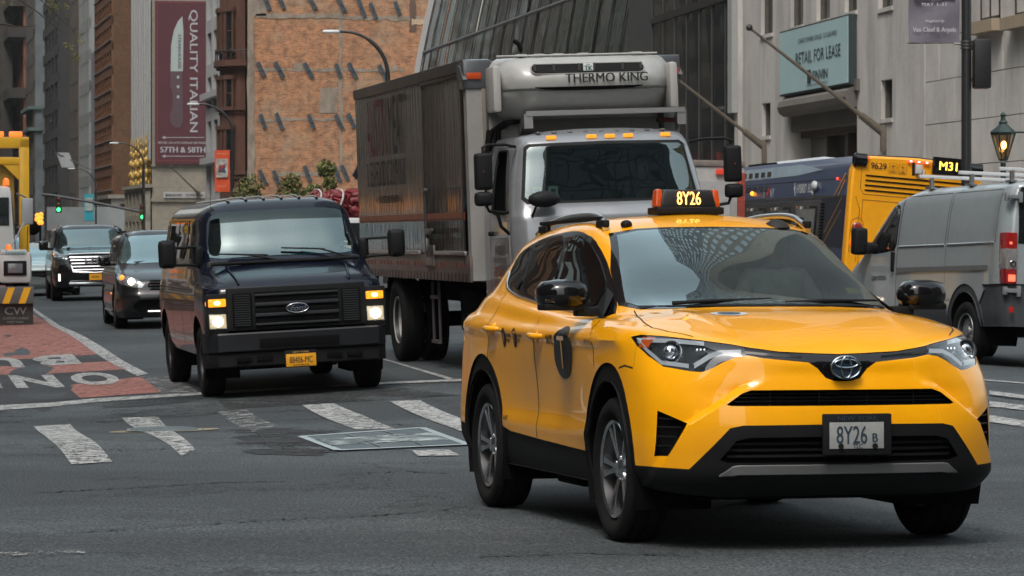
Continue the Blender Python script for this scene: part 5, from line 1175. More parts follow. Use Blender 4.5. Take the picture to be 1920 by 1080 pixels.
    for i, y in enumerate(np.linspace(-.60, .60, 41)):
        h = .022 if abs(y) < .54 else .022*(1-(abs(y)-.54)/.06*.95); zc = .392 - (0 if abs(y) < .53 else (abs(y)-.53)*.42)
        x = sh.front_x(y, zc, .012)
        V += [(x+.012, y, zc+h+.006), (x, y, zc+h-.004), (x+.004, y, zc-h), (x+.03, y, zc-h-.006)]
        if i:
            for k in range(3): Fc.append((4*i-4+k, 4*i-3+k, 4*i+1+k, 4*i+k))
    sk.add(V, Fc); sk.build('skid_trim', mat('satin silver trim', (.20,.20,.20), .4, .7, var=.05), t, 25)
    for k in (40, 43): sh.pair(k, 'wheel_arch_cladding', M_PLASTIC, t, nor=.012, wall=True)
    sh.pair(41, 'sill_cladding', M_PLASTIC, t, nor=.010, wall=True)
    sh.take(42, nor=.004).build('rear_bumper', M_PLASTIC, t)
    well(t, .945, .43, .50, .895); well(t, 3.605, .43, .50, .895)
    # head lamps
    for fl in (False, True):
        s = -1 if fl else 1
        hl = bpy.data.objects.new('headlight', None); COL.objects.link(hl); hl.parent = t
        sh.take(30, both=False, flip=fl, nor=.003).build('lens', M_LENS, hl, recalc=False)
        sh.take(30, both=False, flip=fl, inset=(.075,-.01,0), wall=True).build('lamp_housing', mat('lamp housing', (.10,.115,.12), .25, .6, var=0), hl, recalc=False)
        def rib(P, w, mt, nm, dx=.03, es=None):
            mm = MB(); V = []; Fc = []
            for i, (a, b) in enumerate(dens(P, .03)):
                x = sh.front_x(a, b)+dx; V += [(x, s*a, b-w), (x-.002, s*a, b+w), (x+.03, s*a, b+w)]
                if i:
                    Fc += [(3*i-3, 3*i-2, 3*i+1, 3*i), (3*i-2, 3*i-1, 3*i+2, 3*i+1)]
            mm.add(V, Fc); mm.build(nm, mt, hl)
        rib([(.475,.948),(.56,.945),(.61,.925),(.68,.878)], .010, mat('lamp chrome bright', (.9,.93,.95), .25, .6, var=0, emit=(.9,.97,1), es=.12), 'light_bar', .018)
        rib([(.70,.88),(.80,.895),(.835,.95),(.85,1.0),(.74,.998),(.62,.985)], .010, MATS['lamp chrome bright'], 'light_guide', .022)
        mm = MB(); x = sh.front_x(.74, .94); mm.sphere((x+.07, s*.755, .945), .042, 16); mm.lathe([(0,.05),(-.02,.055),(-.02,.047),(0.01,.04)], (x+.06, s*.755, .945), 'x', 20); mm.build('projector', M_SILV, hl)
        mm = MB(); x = sh.front_x(.64, .94)
        for k in range(3): mm.sphere((x+.045, s*(.655-.018*k), .955), .009, 8)
        mm.build('lamp_reflector', M_SILV, hl)
        mm = MB(); V = []; Fc = []
        for i, z in enumerate(np.linspace(.965, 1.015, 5)):
            for j, x_ in enumerate((.50,.53,.56,.585)): V.append((x_, s*(sh.side_y(x_, z)-.008), z))
        Fc = [(i*4+j, i*4+j+1, i*4+5+j, i*4+4+j) for i in range(4) for j in range(3)]
        mm.add(V, Fc); mm.build('side_marker', mat('orange marker', (.65,.10,.01), .3, coat=.5, var=0), hl)
    # badge: three rings on a dark oval
    bd = bpy.data.objects.new('badge', None); COL.objects.link(bd); bd.parent = t
    bx = .022
    def ell(mb, cy, cz, a, b, r, x): mb.tube([(x, cy+a*math.cos(R(k*12)), cz+b*math.sin(R(k*12))) for k in range(30)], r, 6, closed=True)
    m = MB(); m.lathe([(0,.074),(-.008,.071),(-.012,.0005)], (bx, 0, .874), 'x', 32)
    for v in m.bm.verts: v.co.z = .874+(v.co.z-.874)*.72
    m.build('badge_plate', mat('badge blue black', (.015,.03,.05), .1, coat=1, var=0), bd)
    m = MB(); ell(m, 0, .874, .073, .053, .005, bx-.012); ell(m, 0, .874, .026, .050, .005, bx-.018); ell(m, 0, .892, .058, .020, .005, bx-.017)
    m.build('badge_rings', mat('badge chrome', (.28,.33,.36), .25, 1.0, var=0), bd)
    # licence plate
    lp = bpy.data.objects.new('licence_plate', None); COL.objects.link(lp); lp.parent = t
    px, pz, py = -.012, .558, -.045
    m = MB(); m.box((px, py, pz), (.02,.345,.195), bev=.008); m.build('plate_frame', M_PLASTIC, lp)
    m = MB(); m.box((px-.012, py+.005, pz-.005), (.004,.272,.125), bev=.002); m.build('plate', mat('plate white', (.30,.31,.30), .5, var=.12, vs=20, dirt=.4), lp)
    m = MB(); A, B = (0,-1,0), (0,0,1)
    m.text('8Y26', (px-.0158, py+.03, pz-.002), A, B, .120, .006, .62); m.text('B', (px-.0158, py-.085, pz-.016), A, B, .06, .02, .9)
    m.text('NEW YORK', (px-.0125, py, pz+.076), A, B, .032, .01, 1.2); m.text('TLC', (px-.0158, py+.0, pz-.055), A, B, .03, .02, .9); m.build('lettering', mat('plate ink', (.02,.04,.06), .6, var=0), lp, 0, False)
    for s in (-.085, .085): m = MB(); m.cyl((px-.012, py+s, pz-.055), (px-.022, py+s, pz-.055), .013, n=10); m.build('plate_bolt', M_PLASTIC, lp)
    # shut lines
    m = MB()
    for s in (1, -1):
        seam(m, sh, [(2.50,1.165),(2.475,1.10),(2.44,.97),(2.42,.70),(2.42,.45)], 'y', s)
        seam(m, sh, [(3.50,1.25),(3.455,1.15),(3.44,.95),(3.46,.86)], 'y', s)
        seam(m, sh, [(1.335,1.09),(1.30,1.05),(1.22,.98),(1.20,.86)], 'y', s)
        seam(m, sh, [(.56,.865),(.66,.875),(.74,.862)], 'y', s)
        seam(m, sh, [(.60,1.02),(.585,.95),(.56,.90),(.555,.862)], 'y', s, w=.002)
    m.build('door_seam', M_SEAM, t, 0, False)
    m = MB()
    for s in (1, -1):
        P = [(.335,.655),(.48,.735),(.62,.775),(.80,.765),(1.0,.735),(1.16,.70),(1.235,.685)]
        Q = [Vector((a, s*b, sh.top_z(a, b, .0015))) for a, b in dens(P, .03)]; V = []; Fc = []
        for i, p in enumerate(Q):
            V += [p+Vector((0,.0035,0)), p-Vector((0,.0035,0))]
            if i: Fc.append((2*i-2, 2*i-1, 2*i+1, 2*i))
        m.add(V, Fc)
    m.build('hood_seam', M_SEAM, t, 0, False)
    # mirrors, handles, wipers
    for s in (1, -1):
        k = bpy.data.objects.new('wing_mirror', None); COL.objects.link(k); k.parent = t
        m = MB(); rr = [(0.0,.30),(.12,.82),(.35,1.0),(.65,1.0),(.9,.85),(1.0,.45)]
        V = []; n = 18
        for (u, sc) in rr:
            y = s*(.850+.262*u)
            for j in range(n):
                a = 2*math.pi*j/n; ca, sa = math.cos(a), math.sin(a)
                xx = 1.53 + (.092*abs(ca)**.7*(1 if ca > 0 else -1.3))*sc + .03*u
                zz = 1.222 + (.078*abs(sa)**.8*(1 if sa > 0 else -1))*sc
                V.append((xx, y, zz))
        Fc = [(i*n+j, i*n+(j+1)%n, (i+1)*n+(j+1)%n, (i+1)*n+j) for i in range(len(rr)-1) for j in range(n)] + [tuple(range(n)), tuple(range((len(rr)-1)*n, len(rr)*n))]
        m.add(V, Fc); m.build('mirror_housing', M_GLOSSBLK, k, 50)
        m = MB(); m.box((1.54, s*.99, 1.158), (.17,.21,.035), bev=.012); m.box((1.52, s*.86, 1.135), (.10,.12,.05), bev=.015); m.build('mirror_foot', M_PLASTIC, k, 40)
        m = MB(); m.box((1.435, s*1.075, 1.19), (.012,.05,.018), bev=.004); m.build('turn_signal', M_LENS, k)
        m = MB(); V = [(1.36,0,1.10),(1.66,0,1.135),(1.66,0,1.262),(1.54,0,1.22)]
        P = [(a, s*sh.side_y(a, b, .006), b) for a, _, b in V]; m.add(P, [(0,1,2,3)]); m.build('mirror_sail', M_PLASTIC, k, 0, False)
        for x, z in ((2.32,1.00),(3.29,1.03)):
            m = MB(); yy = sh.side_y(x, z); P = [(x-.085, s*(yy-.01), z), (x-.07, s*(yy+.022), z), (x, s*(yy+.038), z), (x+.07, s*(yy+.03), z+.003), (x+.095, s*(yy-.005), z+.004)]
            m.tube(P, [.012,.016,.017,.017,.012], 10); m.sphere((x+.02, s*(yy-.02), z), .045, 14, (1,.7,.8)); m.build('door_handle', Y, t, 60)
    m = MB()
    for (y0, y1, x1) in ((.52,-.02,1.155),(-.08,-.62,1.22)):
        P = [(1.10+.01, y0, 1.178), (1.13, (y0*.6+y1*.4), 1.19), (x1, y1, 1.20 if y1 > -.3 else 1.19)]; m.tube(P, [.012,.009,.006], 6)
    m.build('wiper', M_PLASTIC, t)
    m = MB(); V = []; Fc = []
    ys = np.linspace(-.66, .66, 30)
    for i, y in enumerate(ys):
        xa = 1.07 + .18*(abs(y)/.66)**2.2; V += [(xa-.035, y, sh.top_z(max(xa-.035,.9), abs(y), .004)), (xa+.03, y, sh.top_z(xa+.03, abs(y), .002))]
        if i: Fc.append((2*i-2, 2*i-1, 2*i+1, 2*i))
    m.add(V, Fc); m.build('cowl', M_PLASTIC, t, 0, False)
    # roof rails, roof sign, antenna
    for s in (1, -1):
        k = bpy.data.objects.new('roof_rail', None); COL.objects.link(k); k.parent = t
        P = []
        for i in range(22):
            u = i/21; x = 2.16+u*1.45; z = sh.top_z(x, .56) ; b = math.sin(min(1, u/.12)*math.pi/2)*math.sin(min(1, (1-u)/.10)*math.pi/2)
            P.append((x, s*(.575-.02*b), z+.004+.038*b))
        m = MB(); m.tube(P, [.018]*22, 10)
        m.build('rail_bar', mat('satin rail', (.62,.64,.65), .3, .9, var=.05), k, 60)
        m = MB()
        for i in (1, 19): x = P[i][0]; m.box((x, s*.572, sh.top_z(x,.56)+.018), (.17,.036,.042), bev=.012)
        m.box((2.9, s*.572, sh.top_z(2.9,.56)+.016), (1.3,.022,.022), bev=.008); m.build('rail_foot', M_PLASTIC, k, 40)
    k = bpy.data.objects.new('roof_light', None); COL.objects.link(k); k.parent = t
    zb = sh.top_z(2.4, 0); yc = .035
    m = MB(); m.box((2.45, yc, zb+.018), (.20,.385,.040), bev=.012); m.build('sign_base', M_PLASTIC, k, 40)
    m = MB(); m.box((2.45, yc, zb+.085), (.12,.33,.10), bev=.02, taper=(.7,.86)); m.build('sign_box', mat('sign black', (.015,.015,.015), .35, var=0), k, 40)
    m = MB(); m.text('8Y26', (2.3885, yc, zb+.087), (0,-1,0), (.09,0,1), .104, .006, .64); m.build('sign_digits', mat('lit digits', (.9,.6,.2), .5, emit=(1.0,.50,.12), es=1.5, var=0), k, 0, False)
    for s in (1, -1):
        m = MB(); m.box((2.45, yc+s*.162, zb+.088), (.10,.05,.10), bev=.015, taper=(.7,.7)); m.build('side_lamp', mat('sign orange lens', (.45,.06,.006), .25, coat=.6, var=.2, vs=40, emit=(1,.16,.01), es=.05), k, 40)
    m = MB(); m.sphere((2.12, .47, sh.top_z(2.12,.47)+.012), .032, 14, (1,1,.75)); m.build('antenna', M_PLASTIC, t, 60)
    # door lettering (car's right side is +y)
    blk = mat('decal black', (.010,.010,.010), .4, var=0); yel = Y
    for s in (1, -1):
        pj = lambda off: (lambda p: Vector((p.x, s*sh.side_y(p.x, p.z, off), p.z)))
        rt = Vector((1,0,0)) if s < 0 else Vector((-1,0,0))
        m = MB(); V = []; Fc = []; cx, cz = 1.82, .92; n = 44
        V.append(pj(.003)(Vector((cx,0,cz))))
        for rr in (.125,.25,.375,.5,.625,.75,.875,1.0):
            for i in range(n):
                a = 2*math.pi*i/n; V.append(pj(.005)(Vector((cx+.178*rr*math.cos(a), 0, cz+.138*rr*math.sin(a)))))
        Fc = [(0, 1+i, 1+(i+1)%n) for i in range(n)] + [(1+q*n+i, 1+q*n+(i+1)%n, 1+(q+1)*n+(i+1)%n, 1+(q+1)*n+i) for q in range(7) for i in range(n)]
        m.add(V, Fc); m.build('door_decal', blk, t, 0, False); m = MB(); m.text('NYC', (2.085, 0, .985), rt, (0,0,1), .078, .03, .9, proj=pj(.003)); m.build('lettering', blk, t, 0, False)
        for cx2, t1, t2 in ((3.075,'METERED','FARE'), (2.84,'FLAT RATE','JFK')):
            m = MB(); V = [pj(.003)(Vector((cx2+.043*math.cos(2*math.pi*i/20), 0, .985+.055*math.sin(2*math.pi*i/20)))) for i in range(20)]; m.add(V, [tuple(range(20))]); m.build('door_decal', blk, t, 0, False)
            m = MB(); m.text(t1, (cx2+rt.x*.105, 0, .997), rt, (0,0,1), .028, .02, .9, proj=pj(.003)); m.text(t2, (cx2+rt.x*.085, 0, .968), rt, (0,0,1), .028, .02, .9, proj=pj(.003)); m.build('lettering', blk, t, 0, False)
        m = MB(); m.text('T', (1.82, 0, .92), rt, (0,0,1), .25, .012, 1.0, proj=pj(.009))
        for cx2 in (3.075, 2.84): m.text('f' if cx2 > 3 else 'y', (cx2, 0, .985), rt, (0,0,1), .07, .01, 1, proj=pj(.006))
        m.build('decal_letter', yel, t, 0, False)
        m = MB(); m.text('HYBRID', (1.30, 0, .985), rt, (0,0,1), .035, .03, 1.1, proj=pj(.004)); m.text('AWD', (3.08, 0, .535), rt, (0,0,1), .04, .03, 1, proj=pj(.004)); m.build('badge_lettering', M_CHROME, t, 0, False)
    m = MB(); V = [(.78+.045*math.cos(2*math.pi*i/28)*1.5, .33+.095*math.sin(2*math.pi*i/28), 0) for i in range(28)]
    V = [(a, b, sh.top_z(a, b, .0025)) for a, b, _ in V]; m.add(V, [tuple(range(28))]); m.build('hood_decal', mat('decal white', (.55,.56,.56), .4, var=0), t, 0, False)
    m = MB(); V = [(.78+.03*math.cos(2*math.pi*i/28)*1.5, .33+.06*math.sin(2*math.pi*i/28), 0) for i in range(28)]
    V = [(a, b, sh.top_z(a, b, .004)) for a, b, _ in V]; m.add(V, [tuple(range(28))]); m.build('hood_decal', mat('decal blue', (.03,.07,.10), .4, var=0), t, 0, False)
    # cabin
    m = MB(); m.box((2.4, 0, .72), (2.9,1.50,.10)); m.box((1.30, 0, .95), (.30,1.30,.30), bev=.06); m.box((1.22,0,1.105),(.34,1.24,.03),bev=.02)
    m.box((.62,0,.62),(.9,1.0,.5)); m.build('cabin_trim', M_INT, t, 30)
    for y in (.37, -.37):
        m = MB(); m.box((2.15, y, .80), (.50,.50,.14), bev=.05); m.box((2.42, y, 1.07), (.14,.48,.56), bev=.06); m.box((2.47, y, 1.41), (.09,.26,.16), bev=.04); m.build('seat', M_SEAT, t, 40)
    m = MB(); m.box((3.05, 0, .80), (.50,1.25,.14), bev=.05); m.box((3.32, 0, 1.07), (.14,1.25,.56), bev=.06); m.build('rear_bench', M_SEAT, t, 40)
    m = MB(); m.tube([(1.62+.04*math.sin(R(a)), -.37+.18*math.cos(R(a)), 1.02+.17*math.sin(R(a))) for a in range(0,360,15)], .014, 6, closed=True); m.cyl((1.45,-.37,.98),(1.62,-.37,1.02),.03); m.build('steering_wheel', M_PLASTIC, t)
    m = MB(); m.box((1.86, 0, 1.47), (.03,.24,.065), bev=.015); m.cyl((1.87,0,1.49),(1.93,0,1.56),.012); m.build('rear_view_mirror', M_PLASTIC, t)
    m = MB(); m.box((1.30, -.52, 1.135), (.22,.30,.004)); m.box((1.22, -.15, 1.135), (.12,.20,.004)); m.build('papers', mat('paper', (.55,.57,.55), .8, var=.05), t)
    m = MB(); P = [(1.40,-.585,1.215),(1.40,-.515,1.215),(1.46,-.515,1.245),(1.46,-.585,1.245)]; m.add([(a-.03,b,c+.01) for a,b,c in P], [(0,1,2,3)]); m.build('inspection_sticker', mat('sticker yellow', (.6,.5,.08), .6, var=0), t, 0, False)
    # underside
    m = MB(); m.box((2.35, 0, .36), (3.9,1.25,.26), bev=.04); m.box((.60,0,.42),(.75,1.1,.36),bev=.04); m.box((2.3,0,.25),(.5,1.5,.1),bev=.03); m.build('underbody', M_DARK, t)
    for x in (.93, 3.59):
        for s in (1, -1): wheel(t, x, s*.79, .358, .225, .243, s)
    return t
TAXI = build_taxi()
place_vehicle(TAXI, 1.585, 14.618, 14, .93, 3.59, 1.58)
def person(name, base, parent, label, s=1.0, arm=None, shirt=(.02,.02,.025), skin=(.35,.2,.13), yaw=0.0, cat='person'):
    """seated figure: one skinned body, hair on the head. base: hip point, faces -x"""
    pts = {'pelvis': (0,0,.05,.15,.17), 'waist': (.02,0,.22,.13,.15), 'chest': (.03,0,.42,.14,.19), 'neckb': (.02,0,.56,.07,.075), 'neck': (0,0,.62,.055,.055), 'head': (-.02,0,.72,.082,.078), 'top': (-.01,0,.80,.070,.066),
           'shl': (.03,.17,.52,.07,.065), 'shr': (.03,-.17,.52,.07,.065),
           'ell': (-.08,.26,.28,.045,.045), 'wrl': (-.33,.20,.32,.032,.032), 'hal': (-.41,.17,.34,.035,.022),
           'elr': (-.08,-.26,.28,.045,.045), 'wrr': (-.33,-.20,.32,.032,.032), 'har': (-.41,-.17,.34,.035,.022),
           'hpl': (-.05,.10,.02,.10,.10), 'hpr': (-.05,-.10,.02,.10,.10), 'knl': (-.45,.12,.06,.07,.07), 'knr': (-.45,-.12,.06,.07,.07), 'ftl': (-.55,.12,-.36,.05,.05), 'ftr': (-.55,-.12,-.36,.05,.05)}
    if arm:
        for k, v in arm.items(): pts[k] = v
    E = [('pelvis','waist'),('waist','chest'),('chest','neckb'),('neckb','neck'),('neck','head'),('head','top'),('chest','shl'),('chest','shr'),('shl','ell'),('ell','wrl'),('wrl','hal'),('shr','elr'),('elr','wrr'),('wrr','har'),
         ('pelvis','hpl'),('pelvis','hpr'),('hpl','knl'),('hpr','knr'),('knl','ftl'),('knr','ftr')]
    # fingers: five short chains from each hand
    for h, w in (('hal','wrl'),('har','wrr')):
        hx, hy, hz = pts[h][:3]; wx, wy, wz = pts[w][:3]; d = Vector((hx-wx, hy-wy, hz-wz)).normalized(); sd = d.cross(Vector((0,0,1))).normalized()
        for i, (o, L) in enumerate(((-.028,.055),(-.010,.075),(.010,.078),(.028,.065),(.042,.04))):
            a = Vector((hx,hy,hz)) + sd*o + d*.03; b = a + d*L*.55 + Vector((0,0,-.008)); c = b + d*L*.35 + Vector((0,0,-.025))
            if i == 4: a = Vector((hx,hy,hz)) + sd*o; b = a + (d+sd).normalized()*.03; c = b + d*.025
            n0 = h+str(i); pts[n0+'a'] = (*a, .010, .010); pts[n0+'b'] = (*b, .009, .009); pts[n0+'c'] = (*c, .007, .007); E += [(h, n0+'a'), (n0+'a', n0+'b'), (n0+'b', n0+'c')]
    K = list(pts); me = bpy.data.meshes.new('person'); me.from_pydata([pts[k][:3] for k in K], [(K.index(a), K.index(b)) for a, b in E], [])
    o = bpy.data.objects.new('person', me); COL.objects.link(o)
    sk = o.modifiers.new('s', 'SKIN'); sk.use_smooth_shade = True
    for i, k in enumerate(K):
        me.skin_vertices[0].data[i].radius = pts[k][3:5] if me.skin_vertices else (.1,.1)
    if me.skin_vertices: me.skin_vertices[0].data[0].use_root = True
    sb = o.modifiers.new('d', 'SUBSURF'); sb.levels = sb.render_levels = 1
    dg = bpy.context.evaluated_depsgraph_get(); m2 = bpy.data.meshes.new_from_object(o.evaluated_get(dg)); bpy.data.objects.remove(o)
    sm = mat('skin %g' % skin[0], skin, .6, var=.05); cl = mat('clothes %g %g' % (shirt[0], shirt[2]), shirt, .9, var=.2, vs=12)
    m2.materials.clear(); m2.materials.append(sm); m2.materials.append(cl)
    for p in m2.polygons:
        c = p.center; p.material_index = 0 if (c.z > .60 or c.x < -.345 and c.z > .2) else 1; p.use_smooth = True
    # face: nose, brow, eye sockets pushed into the head
    b = bpy.data.objects.new('person', m2); COL.objects.link(b)
    b.location = base; b.scale = (s,s,s); b.rotation_euler = (0,0,yaw)
    tag(b, label, cat)
    m = MB(); m.sphere((-.0,0,.775), .098, 16, (.98,.90,.86)); 
    for v in m.bm.verts:
        if v.co.x < -.055 and v.co.z < .80: v.co.x = -.05
    m.build('hair', mat('dark hair', (.012,.010,.009), .7, var=0), b, 60)
    m = MB(); m.add([(-.095,.012,.70),(-.095,-.012,.70),(-.118,0,.702),(-.092,0,.745)], [(0,1,2),(0,2,3),(1,3,2)]); m.sphere((-.085,.032,.735), .011, 8); m.sphere((-.085,-.032,.735), .011, 8); m.box((-.088,0,.672),(.01,.045,.008)); m.sphere((.0,.084,.715),.02,8,(1,.4,1.4)); m.sphere((.0,-.084,.715),.02,8,(1,.4,1.4)); m.build('face', sm, b)
    return b

# ------------------------------------------------------------ black passenger van
def build_van():
    t = empty('passenger_van'); tag(t, 'black passenger van with lit headlights and orange licence plate', 'van')
    PNT = mat('van navy black', (.004,.006,.013), .25, coat=.6, var=.1, dirt=.0, spec=.1)
    xs = [.10,.12,.17,.27,.42,.60,.86,1.25,1.7,2.5,3.4,4.36,4.9,5.22,5.36,5.38]
    def row(xf, z, y, zs=None, rear=5.38, ys=(0,.35,.68,.86,.95), dx=(0,.005,.03,.08,.18)):
        o = []
        for i in range(16):
            if i < 5: o.append((xf+dx[i], ys[i]*y, z[i] if isinstance(z, list) else z))
            elif i < 13: o.append((max(xs[i], xf+dx[4]+.12*(i-4)), y*.985 if i == 5 else y, z[i] if isinstance(z, list) else z))
            else: o.append((rear-[.14,.02,0][i-13], [y*.93, .6*y, 0][i-13], z[i] if isinstance(z, list) else z))
        return o
    def up(xlist, ylist, zlist): return list(zip(xlist, ylist, zlist))
    rows = [row(.14,.44,.95), row(.13,.56,.985), row(.12,.74,1.0), row(.12,.95,1.005), row(.13,1.10,1.0)]
    rows.append(row(.17,1.185,.99))
    rows.append(up([.26,.265,.29,.36,.50,.68,.92,1.3,1.7,2.5,3.4,4.36,4.9,5.22,5.35,5.37],[0,.35,.68,.84,.925,.955,.97,.98,.985,.985,.985,.985,.98,.91,.6,0],[1.25,1.25,1.245,1.235,1.22]+[1.24]*11))
    rows.append(up([.52,.53,.56,.63,.76,.88,1.05,1.35,1.7,2.5,3.4,4.36,4.9,5.22,5.34,5.36],[0,.35,.68,.83,.90,.935,.95,.965,.97,.97,.97,.97,.965,.90,.6,0],[1.335,1.335,1.33,1.32,1.31]+[1.33]*11))
    rows.append(up([.78,.79,.83,.90,.98,1.06,1.2,1.45,1.75,2.5,3.4,4.36,4.88,5.2,5.32,5.34],[0,.35,.68,.82,.885,.915,.935,.95,.955,.955,.955,.955,.95,.88,.58,0],[1.415,1.415,1.41,1.40,1.40]+[1.42]*11))
    rows.append(up([.88,.89,.93,1.0,1.08,1.16,1.28,1.5,1.78,2.5,3.4,4.36,4.87,5.19,5.31,5.33],[0,.35,.67,.81,.87,.90,.92,.935,.94,.94,.94,.94,.935,.87,.57,0],[1.47]*5+[1.48]*11))
    rows.append(up([1.15,1.155,1.19,1.25,1.31,1.38,1.48,1.63,1.85,2.5,3.4,4.36,4.84,5.15,5.27,5.29],[0,.34,.63,.76,.82,.845,.86,.873,.88,.88,.88,.88,.875,.82,.55,0],[1.75]*16))
    rows.append(up([1.38,1.385,1.42,1.47,1.52,1.57,1.64,1.75,1.93,2.5,3.4,4.36,4.80,5.10,5.22,5.24],[0,.33,.59,.71,.765,.785,.80,.815,.82,.82,.82,.82,.815,.77,.52,0],[1.985,1.98,1.975,1.97,1.965]+[1.965]*11))
    rows.append(up([1.52,1.525,1.55,1.59,1.63,1.67,1.73,1.82,1.98,2.5,3.4,4.36,4.76,5.03,5.12,5.14],[0,.32,.55,.64,.685,.70,.71,.72,.725,.725,.725,.725,.72,.69,.47,0],[2.055,2.052,2.045,2.04,2.035]+[2.035]*11))
    rows.append(up([1.85,1.86,1.88,1.9,1.93,1.96,2.0,2.07,2.2,2.6,3.4,4.2,4.5,4.7,4.8,4.85],[0,.28,.40,.43,.44,.45,.45,.45,.45,.45,.45,.45,.45,.43,.3,0],[2.10]*16))
    rows.append([(x,0,2.115) for x in [2.1,2.12,2.14,2.16,2.19,2.22,2.27,2.34,2.44,2.75,3.4,4.05,4.25,4.35,4.4,4.43]])
    rows = [[(a, b, c if c < 1.5 else 1.5+(c-1.5)*1.075) for a, b, c in rw] for rw in rows]
    sh = Shell(rows, 5, 5)
    sh.cut([(-.1,1.505),(.35,1.503),(.68,1.495),(.80,1.51),(.815,1.56),(.73,1.96),(.66,2.0),(.35,2.008),(-.1,2.011)], 'x', 21, lambda c: c.x < 1.9 and c.z > 1.44 and c.y < .9)
    sd_ = lambda c: c.y > .6 and c.z > 1.3 and c.x > 1.0
    sh.cut([(1.36,1.50),(2.28,1.50),(2.28,1.92),(1.72,1.92)], 'y', 11, sd_, only=(0,))
    sh.cut([(2.42,1.50),(3.35,1.50),(3.35,1.92),(2.42,1.92)], 'y', 12, sd_); sh.cut([(3.45,1.50),(4.9,1.50),(4.85,1.92),(3.45,1.92)], 'y', 13, sd_)
    for cx in (.90, 4.40):
        sh.cut([(cx+.46*math.cos(R(a)), .42+.47*math.sin(R(a))) for a in range(-10, 191, 8)] + [(cx-.46,.2),(cx+.46,.2)], 'y', 50, lambda c: c.y > .6 and c.z < 1.1)
    sh.cut([(-.1,1.175),(.745,1.175),(.745,.70),(-.1,.70)], 'x', 30, lambda c: c.x < .6 and c.z < 1.2)
    sh.cut([(-.1,.735),(.79,.735),(.79,.70),(1.1,.70),(1.1,.3),(-.1,.3)], 'x', 51, lambda c: c.x < .42 and c.z < .76 and c.y < .97)
    sh.cut([(-.1,1.90),(.80,1.88),(.9,2.2),(-.1,2.2)], 'x', 22, lambda c: c.x < 1.9 and c.z > 1.44 and c.y < .9, only=(21,))
    sh.take(0).build('body', PNT, t, 40)
    sh.take(22, nor=-.006).build('tint_band', glass('tint band', (.03,.04,.04), 1.3, gcol=(.8,1,.98)), t, recalc=False)
    sh.take(21, nor=-.006).build('windshield', glass('van windshield', (.20,.26,.25), 4.0, gcol=(.80,1,.98)), t, recalc=False)
    for k in (11, 12, 13): sh.pair(k, 'side_window', M_PRIV, t, nor=-.008, wall=True)
    # grille block
    g = sub('grille', t)
    m = MB(); m.box((.145,0,.955), (.10,1.50,.46), bev=.02); m.build('grille_frame', M_PLASTIC, g, 40)
    m = MB(); m.box((.092,0,.945), (.02,.90,.375), bev=.004); 
    for s in (1,-1): m.box((.092, s*.59, .945), (.02,.21,.36), bev=.004)
    m.build('grille_opening', M_DARK, g)
    m = MB()
    for z in (1.10,1.0,.885,.785): m.box((.078,0,z), (.035,.90,.022 if z not in (1.0,.885) else .034), bev=.006)
    for z in (1.05,.945,.835):
        m.box((.088,0,z),(.012,.88,.008))
    for y in np.linspace(-.40,.40,7): m.box((.09,y,.945), (.012,.008,.36))
    for s in (1,-1):
        for k in range(14): m.box((.086, s*.59, .785+.0245*k), (.012,.17,.010))
    m.build('grille_bars', mat('grey grille bars', (.028,.032,.036), .5, var=.1, spec=.3), g, 40)
    bd = sub('badge', t); m = MB(); m.lathe([(0,.12),(-.014,.118),(-.022,.0005)], (.058,0,.943), 'x', 36)
    for v in m.bm.verts: v.co.z = .943+(v.co.z-.943)*.42
    m.build('badge_plate', mat('badge dark blue', (.01,.015,.03), .15, coat=1, var=0), bd)
    m = MB(); m.tube([(.045, .118*math.cos(R(k*10)), .943+.05*math.sin(R(k*10))) for k in range(36)], .005, 6, closed=True); m.text('Ford', (.034,0,.943), (0,-1,0), (0,0,1), .085, .012, 1.0, shear=.35); m.build('badge_lettering', M_CHROME, bd, 30, False)
    # lamps
    for s in (1,-1):
        h = sub('headlight', t)
        m = MB(); m.box((.155, s*.855, .92), (.09,.235,.42), bev=.012); m.build('lamp_bezel', M_PLASTIC, h, 40)
        m = MB(); m.box((.118, s*.855, .838), (.03,.185,.155), bev=.02); m.build('reflector', mat('headlamp lit', (.6,.6,.55), .2, .6, var=.5, vs=45, emit=(1.0,.70,.34), es=.35), h, 40)
        m = MB(); m.sphere((.10, s*.855, .838), .055, 14); m.build('bulb', mat('headlamp bulb', (1,.9,.7), .3, var=0, emit=(1.0,.86,.62), es=9.0), h)
        m = MB(); m.box((.098, s*.855, .838), (.012,.20,.17), bev=.01); m.build('lens', M_LENS, h)
        k = sub('turn_signal', t)
        m = MB(); m.box((.112, s*.855, 1.035), (.03,.19,.085), bev=.012); m.box((.17, s*.965, 1.03), (.07,.02,.05), bev=.008); m.build('lens', mat('lit amber', (.9,.3,.02), .25, coat=.6, var=.6, vs=45, emit=(1.0,.26,.012), es=.9), k, 40)
        m = MB(); m.sphere((.096, s*.855, 1.035), .022, 10, (.5,1.6,1)); m.build('bulb', mat('amber bulb', (1,.6,.2), .3, var=0, emit=(1.0,.62,.18), es=7.0), k)
    # bumper
    b = sub('bumper', t)
